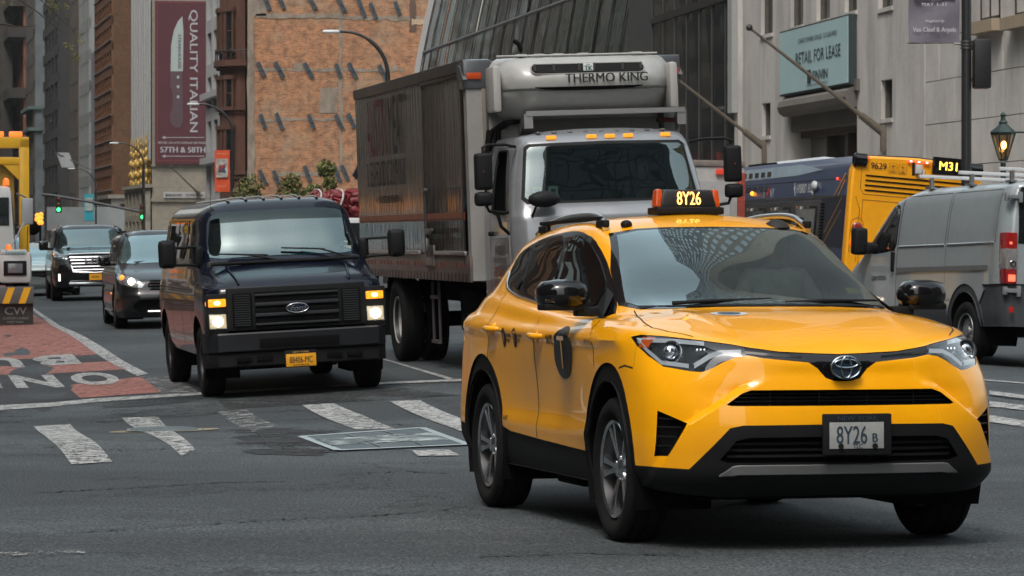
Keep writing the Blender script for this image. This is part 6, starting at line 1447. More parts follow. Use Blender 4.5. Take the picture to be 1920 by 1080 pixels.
    def wrap(z0, z1, xo, name, mt, depth=.10, droop=0.0, n=31):
        mm = MB(); V = []; Fc = []
        for i in range(n):
            u = -1+2*i/(n-1); y = 1.005*math.sin(u*math.pi/2*.999)**1 if False else 1.0*u; 
            x = xo + .05*abs(u)**2 + .34*max(0, abs(u)-.86)/.14*abs(u)**6; dz = -droop*max(0, abs(u)-.55)
            if abs(u) > .86: y = math.copysign(.86+.14*math.sin((abs(u)-.86)/.14*math.pi/2), u)
            V += [(x+depth, y*.99, z1+dz*0), (x+.012, y, z1), (x, y, z1-.015), (x, y, z0+.015+dz), (x+.012, y, z0+dz), (x+depth, y*.99, z0+dz)]
            if i:
                for k in range(5): Fc.append((6*i-6+k, 6*i-5+k, 6*i+1+k, 6*i+k))
        mm.add(V, Fc); mm.build(name, mt, b, 30)
    wrap(.50,.705,.0,'bumper_bar',mat('satin black bumper', (.012,.013,.016), .42, coat=.1, var=.15, vs=3, spec=.3), .14)
    wrap(.335,.495,.035,'valance',M_PLASTIC,.12,.0)
    m = MB(); m.box((-.004,0,.585),(.02,.86,.10),bev=.006); m.build('bumper_opening', M_DARK, b)
    for y in (-.60,-.38,.38,.60): m = MB(); m.box((.034,y,.42),(.02,.17,.055),bev=.005); m.build('valance_slot', M_DARK, b)
    lp = sub('licence_plate', t)
    m = MB(); m.box((-.035,0,.40),(.014,.345,.185),bev=.006); m.build('plate_frame', M_PLASTIC, lp)
    m = MB(); m.box((-.044,0,.385),(.006,.325,.135),bev=.003); m.build('plate', mat('plate orange', (.80,.36,.01), .45, var=.06), lp)
    m = MB(); m.text('88406-MC', (-.0485,0,.388), (0,-1,0),(0,0,1), .098,.006,.60); m.text('COMMERCIAL', (-.0485,0,.332),(0,-1,0),(0,0,1),.022,.01,1.3); m.build('lettering', mat('plate ink dark', (.015,.012,.02), .6, var=0), lp, 0, False)
    m = MB(); m.text('NEW YORK', (-.0435,0,.472), (0,-1,0),(0,0,1), .026,.008,1.3); m.build('lettering', mat('plate gold', (.6,.35,.1), .6, var=0), lp, 0, False)
    # mirrors
    for s in (1,-1):
        k = sub('wing_mirror', t)
        m = MB(); m.box((.99, s*1.275, 1.575), (.15,.19,.31), bev=.055); m.build('mirror_head', M_PLASTIC, k, 60)
        m = MB(); m.tube([(1.12, s*.88, 1.63),(1.04, s*1.0,1.64),(1.0, s*1.2,1.64)], .016, 8); m.tube([(1.12, s*.88, 1.42),(1.04, s*1.0,1.445),(1.0, s*1.2,1.45)], .016, 8); m.box((1.14, s*.925, 1.53),(.16,.11,.24),bev=.045); m.build('mirror_arm', M_PLASTIC, k, 60)
    # wipers, cowl vent, antenna, roof ribs, hood lines
    m = MB()
    for (p, q) in (((.84,.33,1.455),(.98,.73,1.53)), ((.84,-.35,1.455),(.985,-.05,1.535))):
        pass
    m.tube([(.85,.05,1.452),(.90,.30,1.512),(.94,.62,1.548)], [.013,.010,.007], 6); m.tube([(.90,.18,1.515),(.935,.72,1.55)], .009, 5)
    m.tube([(.85,-.72,1.452),(.93,-.42,1.55),(.95,-.20,1.575)], [.013,.010,.007], 6); m.tube([(.955,.02,1.585),(.93,-.46,1.55)], .009, 5); m.build('wiper', M_PLASTIC, t)
    m = MB(); m.tube([(.80,y,1.44+.0*y) for y in np.linspace(-.82,.82,30)], .022, 6)
    for y in np.linspace(-.80,.80,80): m.box((.79,y,1.455),(.05,.006,.02))
    m.build('cowl_vent', M_PLASTIC, t)
    for y in np.linspace(-.5,.5,6):
        m = MB(); m.tube([(x, y, sh.top_z(x, abs(y), .004)) for x in np.linspace(1.62,5.0,30)], .017, 6); m.build('roof_rib', PNT, t, 60)
    m = MB()
    for s in (1,-1):
        Q = [(x, s*(.60+.10*(x-.2)), sh.top_z(x, .60+.10*(x-.2), .008)) for x in np.linspace(.22,.78,12)]; m.tube(Q, .014, 6)
    m.build('hood_crease', PNT, t, 60)
    m = MB()
    for s in (1,-1):
        seam(m, sh, [(.30,1.235),(.60,1.31),(.95,1.39)], 'y', s, .005); seam(m, sh, [(1.30,1.46),(1.30,.60)], 'y', s); seam(m, sh, [(2.34,1.95),(2.34,.52)], 'y', s); seam(m, sh, [(1.3,1.16),(5.1,1.16)], 'y', s, .006); seam(m, sh, [(3.42,1.95),(3.42,.52)], 'y', s)
    m.build('door_seam', M_SEAM, t, 0, False)
    m = MB(); m.tube([(1.62,.70,2.03),(1.60,.70,2.30)], .003, 5); m.build('antenna', M_PLASTIC, t)
    # stickers, papers, cabin
    m = MB()
    for y, z in ((-.60,1.56),(-.70,1.60),(-.73,1.545)):
        x = 1.0 + (z-1.50)*.9; m.box((x+.0, y, z), (.004,.085,.05), Matrix.Identity(4))
    m.build('windshield_sticker', mat('sticker white', (.5,.55,.52), .6, var=.1), t)
    m = MB(); m.box((1.12,.30,1.49),(.22,.26,.01)); m.box((1.12,.62,1.50),(.2,.10,.03)); m.box((1.1,.05,1.49),(.15,.14,.02)); m.build('papers', mat('paper warm', (.60,.58,.50), .8, var=.1), t)
    m = MB(); m.box((1.10,-.22,1.50),(.18,.26,.03)); m.build('papers', mat('paper teal', (.05,.40,.38), .8, var=.1), t)
    m = MB(); m.box((1.20,0,1.42),(.55,1.70,.10),bev=.04); m.box((3.0,0,.62),(4.2,1.7,.08)); m.box((5.2,0,1.2),(.05,1.5,1.0)); m.build('cabin_trim', M_INT, t)
    for y in (.48,-.48):
        m = MB(); m.box((2.0,y,1.0),(.5,.52,.15),bev=.05); m.box((2.25,y,1.35),(.14,.52,.65),bev=.06); m.box((2.28,y,1.74),(.09,.28,.18),bev=.04); m.build('seat', M_SEAT, t, 40)
    m = MB(); m.tube([(1.48+.05*math.sin(R(a)), -.48+.20*math.cos(R(a)), 1.45+.17*math.sin(R(a))) for a in range(0,360,15)], .015, 6, closed=True); m.build('steering_wheel', M_PLASTIC, t)
    m = MB(); m.box((2.6,0,.48),(4.4,1.5,.22),bev=.05); m.box((1.1,0,.36),(.3,.9,.20),bev=.05); m.cyl((1.4,-.6,.30),(1.4,.6,.30),.06); m.box((.86,.55,.36),(.12,.10,.14)); m.box((.86,-.62,.34),(.1,.14,.10)); m.build('underbody', M_DARK, t)
    well(t,.90,.46,.60,.97,.40); well(t,4.40,.46,.60,.97,.40)
    for x in (.90, 4.40):
        for s in (1,-1): wheel(t, x, s*.86, .385, .245, .215, s, 'steel', rimmat=mat('steel wheel dark', (.06,.06,.062), .45, .6))
    return t
VAN = build_van(); place_vehicle(VAN, -2.25, 33.2, 12, .90, 4.40, 1.72)
pv = person('person', (1.75,.46,1.02), None, 'person in black sitting on the left in the windshield of the black van', .98, shirt=(.012,.012,.013)); pv.matrix_world = VAN.matrix_world @ pv.matrix_basis

# ------------------------------------------------------------ refrigerated box truck
def build_truck():
    t = empty('box_truck'); tag(t, 'refrigerated box truck with silver mirrored box and white cab', 'truck')
    CAB = mat('truck cab silver', (.24,.25,.26), .28, .35, coat=.8, var=.06, dirt=.15)
    BOX0, BOX1, HW, ZB, ZT = 1.75, 9.25, 1.25, 1.08, 3.58
    WHT = mat('box white', (.30,.295,.28), .5, var=.06, dirt=.3)
    # polished side panels: slightly wavy metal
    k = NT('mirror steel'); b = k.n('BsdfPrincipled', Metallic=1.0, Roughness=.06); f = k.noise(1.3, 3)
    o = k.ramp(f, [(.3,(.20,.195,.19)),(.7,(.38,.37,.36))]); k.l(o, b.inputs['Base Color'])
    n1 = k.noise(1.0, 3, .5, stretch=(11.0, 1, .5)); n2 = k.noise(1.0, 2, .5, stretch=(40, 1, 1.0)); h = k.math('ADD', n1, k.math('MULTIPLY', n2, .35))
    bp = k.n('Bump', Strength=1.0, Distance=.08); k.l(h, bp.inputs['Height']); k.l(bp.outputs[0], b.inputs['Normal']); k.l(b.outputs[0], k.out.inputs[0]); MIR = k.m
    bx = sub('cargo_box', t)
    m = MB(); m.box(((BOX0+BOX1)/2,0,(ZB+ZT)/2),(BOX1-BOX0-.02,2*HW-.03,ZT-ZB-.03)); m.build('box_shell', WHT, bx)
    for s in (1,-1):
        m = MB(); m.box(((BOX0+BOX1)/2+.12, s*(HW-.006), 2.42), (BOX1-BOX0-.36, .012, 2.10)); m.build('side_panel', MIR, bx)
        m = MB(); m.box(((BOX0+BOX1)/2, s*(HW-.005), ZT-.055),(BOX1-BOX0,.04,.13),bev=.012); m.build('top_rail', mat('dull aluminium', (.16,.155,.15), .4, .8, var=.15, vs=3), bx, 40)
        m = MB(); m.box(((BOX0+BOX1)/2, s*(HW-.005), 1.23),(BOX1-BOX0,.03,.30),bev=.008); m.build('bottom_rail', mat('grimy aluminium', (.20,.16,.14), .45, .5, var=.25, vs=5, dirt=.4), bx, 40)
        for (x0, x1) in ((1.95,4.20),(4.75,9.15)):
            m = MB(); m.box(((x0+x1)/2, s*(HW+.014), 1.405),(x1-x0,.035,.05),bev=.014); m.build('rub_rail', mat('rail aluminium', (.5,.48,.47), .35, .8, var=.1), bx, 40)
        m = MB()
        for i in range(34): m.box((1.95+i*.215, s*(HW+.0125), 1.13), (.008,.005,.09))
        m.build('rail_rib', M_DARK, bx)
        m = MB()
        for i in range(30):
            if i % 5 != 4: m.box((2.0+i*.24, s*(HW+.012), 1.27), (.12,.005,.05))
        m.build('reflective_tape', mat('tape red', (.18,.04,.03), .5, var=.2), bx)
        m = MB(); m.box((5.55, s*(HW+.002), 1.83),(7.1,.006,.09)); m.build('orange_stripe', mat('stripe orange', (.26,.075,.035), .4, .3, var=.2), bx)
        m = MB(); m.tube([(5.6+3.5*math.cos(0) if False else x, s*(HW+.004), 1.80) for x in (2.1,9.1)], .004, 4); m.build('panel_seam', M_DARK, bx)
        # side door with hardware
        d = sub('side_door', bx)
        m = MB()
        for x in (4.38,2.05): m.box((x, s*(HW+.006), 2.36),(.035,.022,2.16),bev=.006)
        m.box((3.2, s*(HW+.006), 3.43),(2.3,.022,.035),bev=.006); m.build('door_frame', mat('door frame metal', (.09,.085,.08), .4, .8, var=.1), d, 40)
        m = MB()
        m.cyl((4.15, s*(HW+.04), 1.35),(4.15, s*(HW+.04), 2.15),.016,n=8); m.box((4.12,s*(HW+.04),2.16),(.12,.05,.04),bev=.01); m.box((4.05,s*(HW+.035),1.66),(.30,.05,.07),bev=.015); m.box((3.85,s*(HW+.05),1.68),(.30,.03,.035),bev=.01); m.box((4.15,s*(HW+.03),1.50),(.10,.06,.16),bev=.015); m.box((4.0,s*(HW+.02),1.42),(.45,.03,.16),bev=.01); m.build('door_latch', mat('latch metal', (.22,.21,.20), .35, .9, var=.15), d, 40)
        m = MB(); m.box((4.05, s*(HW+.02), 1.36),(.50,.03,.22),bev=.01); m.build('door_step', mat('step metal', (.30,.29,.28), .4, .8, var=.2), d, 40)
        rt = (1,0,0) if s < 0 else (-1,0,0); UP = (0,0,1)
        lx = 7.0
        red = mat('lettering dark red', (.09,.012,.012), .5, var=.2); dk = mat('lettering charcoal', (.012,.012,.014), .5, var=.2)
        m = MB(); m.text('AUSTIN', (lx-rt[0]*.55, s*(HW+.004), 3.02), rt, UP, 1.08, .0, .40); m.build('lettering', red, bx, 0, False)
        m = MB(); m.text('MEAT', (lx+rt[0]*.85, s*(HW+.004), 3.02), rt, UP, 1.08, .0, .40); m.build('lettering', dk, bx, 0, False)
        m = MB(); m.text('& SEAFOOD COMPANY', (lx, s*(HW+.004), 2.42), rt, UP, .48, .0, .56); m.text('WHOLESALE MEATS', (lx, s*(HW+.004), 2.08), rt, UP, .14, .02, 1.3); m.build('lettering', dk, bx, 0, False)
    # rounded front posts, caps, corner lamps
    for s in (1,-1):
        m = MB(); P = [(BOX0+.26*(1-math.sin(R(a))), s*(HW-.26*(1-math.cos(R(a))))) for a in range(0,91,10)]
        V = [(x,y,ZB) for x,y in P]+[(x,y,ZT-.30) for x,y in P]; n = len(P); m.add(V,[(i,i+1,n+i+1,n+i) for i in range(n-1)]); m.build('corner_post', mat('polished post', (.24,.23,.215), .12, 1.0, var=.1), bx, 60)
        m = MB(); m.box((BOX0+.13, s*(HW-.15), ZT-.16),(.30,.34,.34),bev=.05); m.prism([(-.16,0),(.20,0),(.20,.18),(.05,.16)], (BOX0+.10, s*(HW-.02), ZT-.22), (-1,0,0) if False else (1,0,0), (0,0,1), (0,s*.05,0)); m.build('corner_cap', mat('corner cap grey', (.13,.14,.15), .35, .5, coat=.4, var=.1), bx, 50)
        m = MB(); m.box((BOX0-.03, s*(HW-.10), ZT-.18),(.03,.17,.075),bev=.01); m.build('marker_lamp', mat('marker red orange', (.50,.06,.01), .3, coat=.5, var=0), bx, 40)
        m = MB()
        for z in np.linspace(1.2,3.3,22): m.sphere((BOX0-.006, s*(HW-.33), z), .009, 6)
        m.build('rivet', mat('rivet', (.2,.2,.2), .5, .5, var=0), bx)
    m = MB(); m.box((BOX0-.006, .79, 2.95-.02),(.012,.006,.3)); m.build('panel_seam', M_DARK, bx) 
    m = MB(); m.box((BOX0-.012,-1.07,2.845),(.006,.22,.05)); m.build('maker_plate', mat('maker plate black', (.02,.02,.02), .5, var=0), bx)
    m = MB(); m.text('MORGAN', (BOX0-.0165,-1.09,2.845),(0,-1,0),(0,0,1),.05,.02,.9); m.build('lettering', mat('maker red', (.5,.06,.04), .5, var=0), bx, 0, False)
    # refrigeration unit
    r = sub('refrigeration_unit', t); uw = mat('unit off white', (.37,.37,.35), .4, coat=.3, var=.05, dirt=.2)
    def slab(secs, mt, name, par, yexp=6):
        """sections (z, x_front, half width); rounded ends going back to the box"""
        mm = MB(); V = []; n = 33
        for (z, xf, hw) in secs:
            for i in range(n):
                u = -1+2*i/(n-1); y = hw*u; x = xf + (BOX0-xf)*abs(u)**yexp*.85 + (.0 if abs(u) < 1 else .0); V.append((min(x, BOX0), y+.055*-1, z))
        Fc = [(a*n+i, a*n+i+1, (a+1)*n+i+1, (a+1)*n+i) for a in range(len(secs)-1) for i in range(n-1)]; mm.add(V, Fc); return mm.build(name, mt, par, 35)
    slab([(2.88,1.66,.80),(2.895,1.52,.88),(2.95,1.42,.95),(3.04,1.335,1.0),(3.13,1.275,1.03),(3.19,1.245,1.045),(3.205,1.25,1.045)], uw, 'lower_cover', r)
    slab([(3.206,1.235,1.045),(3.225,1.20,1.05),(3.30,1.18,1.055),(3.37,1.20,1.05),(3.50,1.30,1.03),(3.56,1.40,.98),(3.585,1.6,.93),(3.585,1.75,.93)], uw, 'upper_cover', r)
    for s in (1,-1):
        m = MB(); m.box((1.55, s*1.02-.055, 3.23),(.42,.10,.52),bev=.05); m.build('side_cover', mat('unit side cover', (.40,.39,.37), .45, coat=.2, var=.05), r, 50)
    def inset(y0, y1, z0, z1, name, mt, off, rnd=True, x0=1.185, tilt=.55):
        mm = MB(); P = []
        n = 8; rz = (z1-z0)/2; ry = rz*1.2
        for a in range(n+1): w = R(-90+180*a/n); P.append((y1-ry+ry*math.cos(w), (z0+z1)/2+rz*math.sin(w)))
        for a in range(n+1): w = R(90+180*a/n); P.append((y0+ry+ry*math.cos(w), (z0+z1)/2+rz*math.sin(w)))
        V = []
        for (y, z) in P:
            x = 1.20 + max(0, z-3.37)*.77; V.append((x-off, y-.055, z))
        mm.add(V, [tuple(range(len(V)))]); return mm.build(name, mt, r, 0, False)
    inset(-.66,.66,3.375,3.50,'grille_surround',mat('unit grey trim',(.25,.25,.24),.5,var=0),.006)
    inset(-.645,.645,3.385,3.49,'air_grille',M_DARK,.010)
    hx = MB()
    for j in range(5):
        for i in range(56):
            y = -.62+i*.0222+(j%2)*.011; z = 3.392+j*.021+.005; x = 1.20+max(0,z-3.37)*.77-.013
            if abs(y) > .60 and j in (0,4): continue
            hx.add([(x, y-.055+.0105*math.cos(R(60*q+30)), z+.0105*math.sin(R(60*q+30))) for q in range(6)]+[(x, y-.055+.0075*math.cos(R(60*q+30)), z+.0075*math.sin(R(60*q+30))) for q in range(6)], [(q,(q+1)%6,6+(q+1)%6,6+q) for q in range(6)])
    hx.build('honeycomb_mesh', mat('mesh grey', (.10,.10,.10), .5, var=0), r, 0, False)
    m = MB()
    for y in (-.40,.39,-.07,.10,.61,-.61): m.box((1.235, y-.055, 3.437),(.02,.028,.11),bev=.006)
    m.build('grille_post', mat('mesh post', (.05,.05,.05), .5, var=0), r)
    m = MB(); m.box((1.225,-.055-.0,3.437),(.02,.115,.10),bev=.012); m.build('unit_emblem', mat('emblem white', (.65,.68,.66), .5, var=0), r)
    m = MB(); m.text('TK', (1.2135,-.055,3.432),(0,-1,0),(.0,0,1),.082,.02,.9); m.text('vvv',(1.2135,-.055,3.475),(0,-1,0),(0,0,1),.03,.01,1.3); m.build('lettering', mat('emblem green', (.02,.10,.09), .5, var=0), r, 0, False)
    m = MB(); m.text('THERMO KING', (1.172,-.255,3.325),(0,-1,0),(0,0,1),.142,.020,1.0); m.build('lettering', mat('unit lettering', (.02,.022,.025), .5, var=0), r, 0, False)
    m = MB(); P = [(.62,3.222),(.5,3.205),(.3,3.192),(0,3.188),(-.3,3.192),(-.5,3.205),(-.62,3.222)]
    V = []; Fc = []
    for i, (y, z) in enumerate(P): V += [(1.212, y-.055, z-.0), (1.195, y-.055, 3.232)]
    m.add(V, [(2*i,2*i+1,2*i+3,2*i+2) for i in range(len(P)-1)]); m.build('air_slot', M_DARK, r, 0, False)
    m = MB()
    for i, y in enumerate((-.72,.2,.42,.62,-.1)): m.box((1.66,y,3.61),(.16,.12,.03),bev=.01)
    m.tube([(1.5,-.93,3.60),(1.5,.93,3.60)],.012,6); m.build('top_bracket', uw, r)
    m = MB(); m.tube([(1.62,.62,3.58),(1.62,.62,3.68),(1.62,.64,3.74),(1.62,.70,3.78)], [.028,.028,.026,.022], 10); m.build('exhaust_pipe', M_DARK, r, 60)
    # walkway shelf
    w = sub('walkway', t); al = mat('tread plate', (.45,.45,.44), .4, .8, var=.25, vs=90, bump=.3, bs=60)
    m = MB(); m.box((1.30,-.26,2.945),(.02,1.84,.055)); m.box((1.48,-.26,2.968),(.36,1.84,.012)); m.build('tread_plate', al, w)
    for y in (.66,-1.17):
        m = MB(); m.prism([(0,0),(.42,0),(.42,-.24),(.34,-.24),(.0,-.05)], (1.30,y,2.965),(1,0,0),(0,0,1),(0,-.012,0)); m.build('bracket', al, w)
        m = MB(); m.box((1.315,y-.03*(1 if y>0 else -1),2.86),(.03,.10,.16)); m.build('bracket', al, w)
    m = MB()
    for i in range(3): m.tube([(1.70,1.0-.04*i,2.55-.15*i),(1.62,.98-.04*i,2.78),(1.60,.85-.04*i,2.86),(1.65,.6,2.88)], .024, 8)
    m.tube([(1.66,1.06,1.7),(1.62,1.06,2.5),(1.66,1.0,2.78)], .03, 8); m.build('coolant_hose', M_DARK, w, 60)
    # cab
    rows = []
    def R_(z, xf, y, back=1.66, dx=(0,.01,.03,.09,.20), ys=(0,.4,.75,.93,1.0), zz=None):
        X = [xf+d for d in dx]+[xf+.34, max(.75,xf+.5), 1.1, 1.45, back]; Y_ = [y*q for q in ys]+[y]*5
        return [(a, min(b, y), z) for a, b in zip(X, Y_)]
    for z, xf, y in ((.55,.02,1.06),(.75,.0,1.09),(1.0,.0,1.10),(1.4,.02,1.10),(1.70,.05,1.10),(1.80,.075,1.095),(1.84,.10,1.09),(2.1,.19,1.06),(2.4,.29,1.01),(2.60,.36,.955),(2.66,.42,.92)): rows.append(R_(z, xf, y))
    rows.append([(.52,0,2.705),(.53,.35,2.705),(.55,.6,2.70),(.58,.75,2.695),(.66,.80,2.69),(.75,.80,2.69),(.9,.80,2.69),(1.15,.80,2.69),(1.4,.80,2.69),(1.6,.80,2.69)])
    rows.append([(x,0,2.73) for x in (.7,.72,.75,.78,.82,.88,1.0,1.2,1.4,1.6)])
    # close the back: last column must lie on the centre line for the mirrored spline
    rows = [rw+[(rw[-1][0]+.02, 0, rw[-1][2])] for rw in rows]
    sh = Shell(rows, 5, 5)
    sh.cut([(-.1,1.93),(.93,1.93),(.985,1.99),(.90,2.55),(.85,2.585),(-.1,2.60)], 'x', 20, lambda c: c.x < .75 and c.z > 1.8 and c.y < 1.05)
    sh.cut([(-.1,1.965),(.90,1.965),(.945,2.01),(.87,2.52),(.83,2.55),(-.1,2.565)], 'x', 21, lambda c: c.x < .75 and c.z > 1.8 and c.y < 1.05, only=(20,))
    sh.cut([(.50,1.86),(.62,1.84),(1.12,1.84),(1.24,1.86),(1.26,2.48),(1.20,2.53),(.82,2.53),(.76,2.50)], 'y', 11, lambda c: c.y > .8)
    sh.cut([(.9+.50*math.cos(R(a)), .55+.52*math.sin(R(a))) for a in range(0,181,10)]+[(.4,.2),(1.4,.2)], 'y', 50, lambda c: c.y > .8 and c.z < 1.2)
    sh.take(0).build('cab', CAB, t, 40)
    sh.take(20, nor=.0).build('windshield_seal', M_PLASTIC, t)
    sh.take(21, nor=-.006).build('windshield', glass('truck windshield', (.34,.42,.40), 3.6, wav=.35, gcol=(.85,1,.98), wsc=1.0), t, recalc=False)
    # the side window on the photo's left is open; the other one has its pane
    sh.take(11, both=False, flip=True, nor=-.01, wall=True).build('side_window', M_SIDEGL, t, recalc=False)
    m = MB(); P = [(.50,1.86),(.62,1.84),(1.12,1.84),(1.24,1.86),(1.26,2.48),(1.20,2.53),(.82,2.53),(.76,2.50)]; P2 = P+[P[0]]
    for s in (1,-1):
        m = MB(); m.tube([(a, s*sh.side_y(a+.0, min(max(b,1.86),2.5), .002), b) for a, b in dens(P2,.08)], .016, 6); m.build('window_seal', M_PLASTIC, t)
    m = MB()
    for s in (1,-1): seam(m, sh, [(.42,.95),(.42,1.80),(.66,2.56),(1.34,2.56),(1.36,.95),(.42,.95)], 'y', s, .006)
    m.build('door_seam', M_SEAM, t, 0, False)
    for s in (1,-1):
        m = MB(); m.box((1.22, s*1.12, 1.62),(.16,.04,.05),bev=.015); m.build('door_handle', M_PLASTIC, t)
        rt = (1,0,0) if s < 0 else (-1,0,0)
        m = MB(); m.text('AUSTIN', (.90,s*1.112,1.44), rt, (0,0,1), .15,.01,.8); m.text('MEAT & SEAFOOD', (.90,s*1.112,1.33), rt, (0,0,1), .10,.01,.8); m.build('lettering', mat('door lettering', (.16,.14,.14), .6, var=0), t, 0, False)
        m = MB(); m.text('BROOKLYN', (.90,s*1.112,1.20), rt, (0,0,1), .15,.01,.8); m.text('NEW YORK', (.90,s*1.112,1.06), rt, (0,0,1), .13,.01,.8); m.build('lettering', mat('door lettering red', (.30,.06,.05), .6, var=0), t, 0, False)
    for y in (.59,.142,-.064,-.271,-.698):
        m = MB(); x = sh.front_x(abs(y), 2.645); m.box((x-.012, y, 2.648),(.05,.11,.045),bev=.012); m.build('roof_marker', mat('marker amber', (.85,.32,.02), .3, coat=.5, var=0, emit=(1,.35,.03), es=.5), t, 40)
    m = MB()
    for y in np.linspace(-.7,.7,9): m.box((.60,y,2.708),(.20,.05,.018),bev=.008)
    m.build('roof_stud', CAB, t, 50)
    for s in (1,-1):
        k = sub('wing_mirror', t)
        m = MB(); m.box((.22, s*1.395, 2.30),(.14,.19,.40),bev=.04); m.build('mirror_head', M_PLASTIC, k, 60)
        m = MB(); m.box((.22, s*1.40, 2.005),(.14,.20,.155),bev=.05); m.build('lower_mirror', M_PLASTIC, k, 60)
        m = MB(); m.tube([(.46,s*.98,2.56),(.34,s*1.12,2.585),(.26,s*1.33,2.585),(.24,s*1.39,2.56),(.24,s*1.39,2.48)], .016, 8); m.tube([(.40,s*1.10,1.85),(.30,s*1.18,1.85),(.24,s*1.34,1.87),(.24,s*1.38,1.96)], .018, 8); m.tube([(.36,s*1.10,1.62),(.30,s*1.20,1.70),(.28,s*1.24,1.84)],.02,8); m.build('mirror_arm', M_PLASTIC, k, 60)
        m = MB(); m.sphere((.155, s*1.405, 2.30), .014, 10, (.4,1,1.6)); m.build('reflector', M_AMBER, k)
    m = MB(); m.sphere((.02,.78,1.98),.10,16,(.8,1.8,.9)); m.tube([(.10,.9,1.80),(.02,.85,1.95)],.014,6); m.build('blind_spot_mirror', M_PLASTIC, t)
    for y, c, nm in ((.80,(.55,.50,.10),'sticker yellow 2'),(.63,(.35,.50,.45),'sticker green')):
        m = MB(); x = sh.front_x(y, 2.08)+.03; m.box((x,y,2.06),(.004,.11,.12)); m.build('windshield_sticker', mat(nm, c, .6, var=0), t)
        m = MB(); m.box((x-.006,y,2.06),(.004,.05,.06)); m.build('windshield_sticker', mat('sticker ink', (.03,.05,.04), .6, var=0), t)
    m = MB(); m.tube([(.20,.55,1.94),(.235,.1,1.955),(.24,-.2,1.96)], .010, 6); m.tube([(.20,-.1,1.94),(.235,-.5,1.955),(.24,-.8,1.96)], .010, 6); m.build('wiper', M_PLASTIC, t)
    m = MB(); m.box((.62,0,1.78),(.5,1.9,.12),bev=.05); m.box((1.60,0,1.9),(.04,2.0,1.3)); m.box((1.0,0,1.15),(1.2,2.0,.1)); m.build('cabin_trim', M_INT, t)
    for y in (.62,-.62):
        m = MB(); m.box((1.15,y,1.45),(.45,.5,.15),bev=.05); m.box((1.42,y,1.85),(.14,.5,.65),bev=.06); m.build('seat', M_SEAT, t, 40)
    m = MB(); m.tube([(.66+.12*math.sin(R(a)), -.62+.22*math.cos(R(a)), 1.95+.14*math.sin(R(a))) for a in range(0,360,15)], .016, 6, closed=True); m.build('steering_wheel', M_PLASTIC, t)
    m = MB(); m.box((.0,0,.72),(.16,2.15,.32),bev=.04); m.build('front_bumper', M_PLASTIC, t); m = MB(); m.box((-.012,0,1.28),(.02,1.3,.34),bev=.02); m.build('front_grille', M_DARK, t)
    for s in (1,-1): m = MB(); m.box((.0,s*.85,1.10),(.06,.32,.2),bev=.03); m.build('headlight', M_SILV, t)
    # chassis
    m = MB()
    for s in (1,-1): m.box((4.9,s*.43,.88),(8.4,.09,.26))
    m.cyl((6.75,-.9,.52),(6.75,.9,.52),.10); m.box((6.75,0,.54),(.5,.4,.4),bev=.1); m.box((3.1,.80,.72),(1.0,.45,.5),bev=.06); m.box((5.0,-.8,.7),(1.3,.4,.5),bev=.08); m.build('chassis', M_DARK, t)
    m = MB(); m.tube([(4.35,1.12,1.05),(4.35,1.12,.30)],.018,6); m.tube([(4.75,1.12,1.05),(4.75,1.12,.30)],.018,6); m.box((4.55,1.13,.86),(.42,.05,.04)); m.box((4.55,1.13,.32),(.42,.05,.04)); m.build('step_ladder', mat('step ladder grey', (.12,.11,.11), .5, .5), t)
    m = MB(); m.box((2.3,.95,.55),(.3,.2,.06)); m.tube([(2.5,1.0,.62),(2.0,1.0,.66),(1.7,.9,.60)],.03,8); m.build('air_fitting', mat('fitting chrome', (.5,.48,.45), .25, 1.0), t)
    for s in (1,-1): m = MB(); m.box((7.55,s*.93,.62),(.02,.62,.62)); m.build('mud_flap', M_DARK, t)
    wr = mat('white truck wheel', (.42,.41,.38), .5, var=.08, dirt=.3)
    for s in (1,-1):
        wheel(t, 6.75, s*1.085, .53, .29, .30, s, 'dish', rimmat=wr); wheel(t, 6.75, s*.765, .53, .29, .30, s, 'dish', rimmat=wr); wheel(t, .95, s*.98, .53, .30, .30, s, 'dish', rimmat=wr)
    return t
TRUCK = build_truck(); place_vehicle(TRUCK, 1.18, 33.36, 12.4, .95, 6.75, 2.0, pitch=.0)

AL = {'ell': (-.16,.30,.36,.048,.048), 'wrl': (-.38,.30,.40,.034,.034), 'hal': (-.47,.27,.42,.036,.024)}
pp = person('person', (1.12,.60,1.62), None, 'man in a dark jacket at the open side window of the truck cab', 1.0, arm=AL, shirt=(.018,.017,.018)); pp.matrix_world = TRUCK.matrix_world @ pp.matrix_basis
pp = person('person', (1.15,-.62,1.60), None, 'driver in a grey shirt behind the truck steering wheel, faint behind glass', 1.0, shirt=(.12,.12,.13)); pp.matrix_world = TRUCK.matrix_world @ pp.matrix_basis
pp = person('person', (2.10,-.37,.84), None, 'driver in a pale shirt behind the reflections of the taxi windshield', .92, shirt=(.25,.25,.26)); pp.matrix_world = TAXI.matrix_world @ pp.matrix_basis
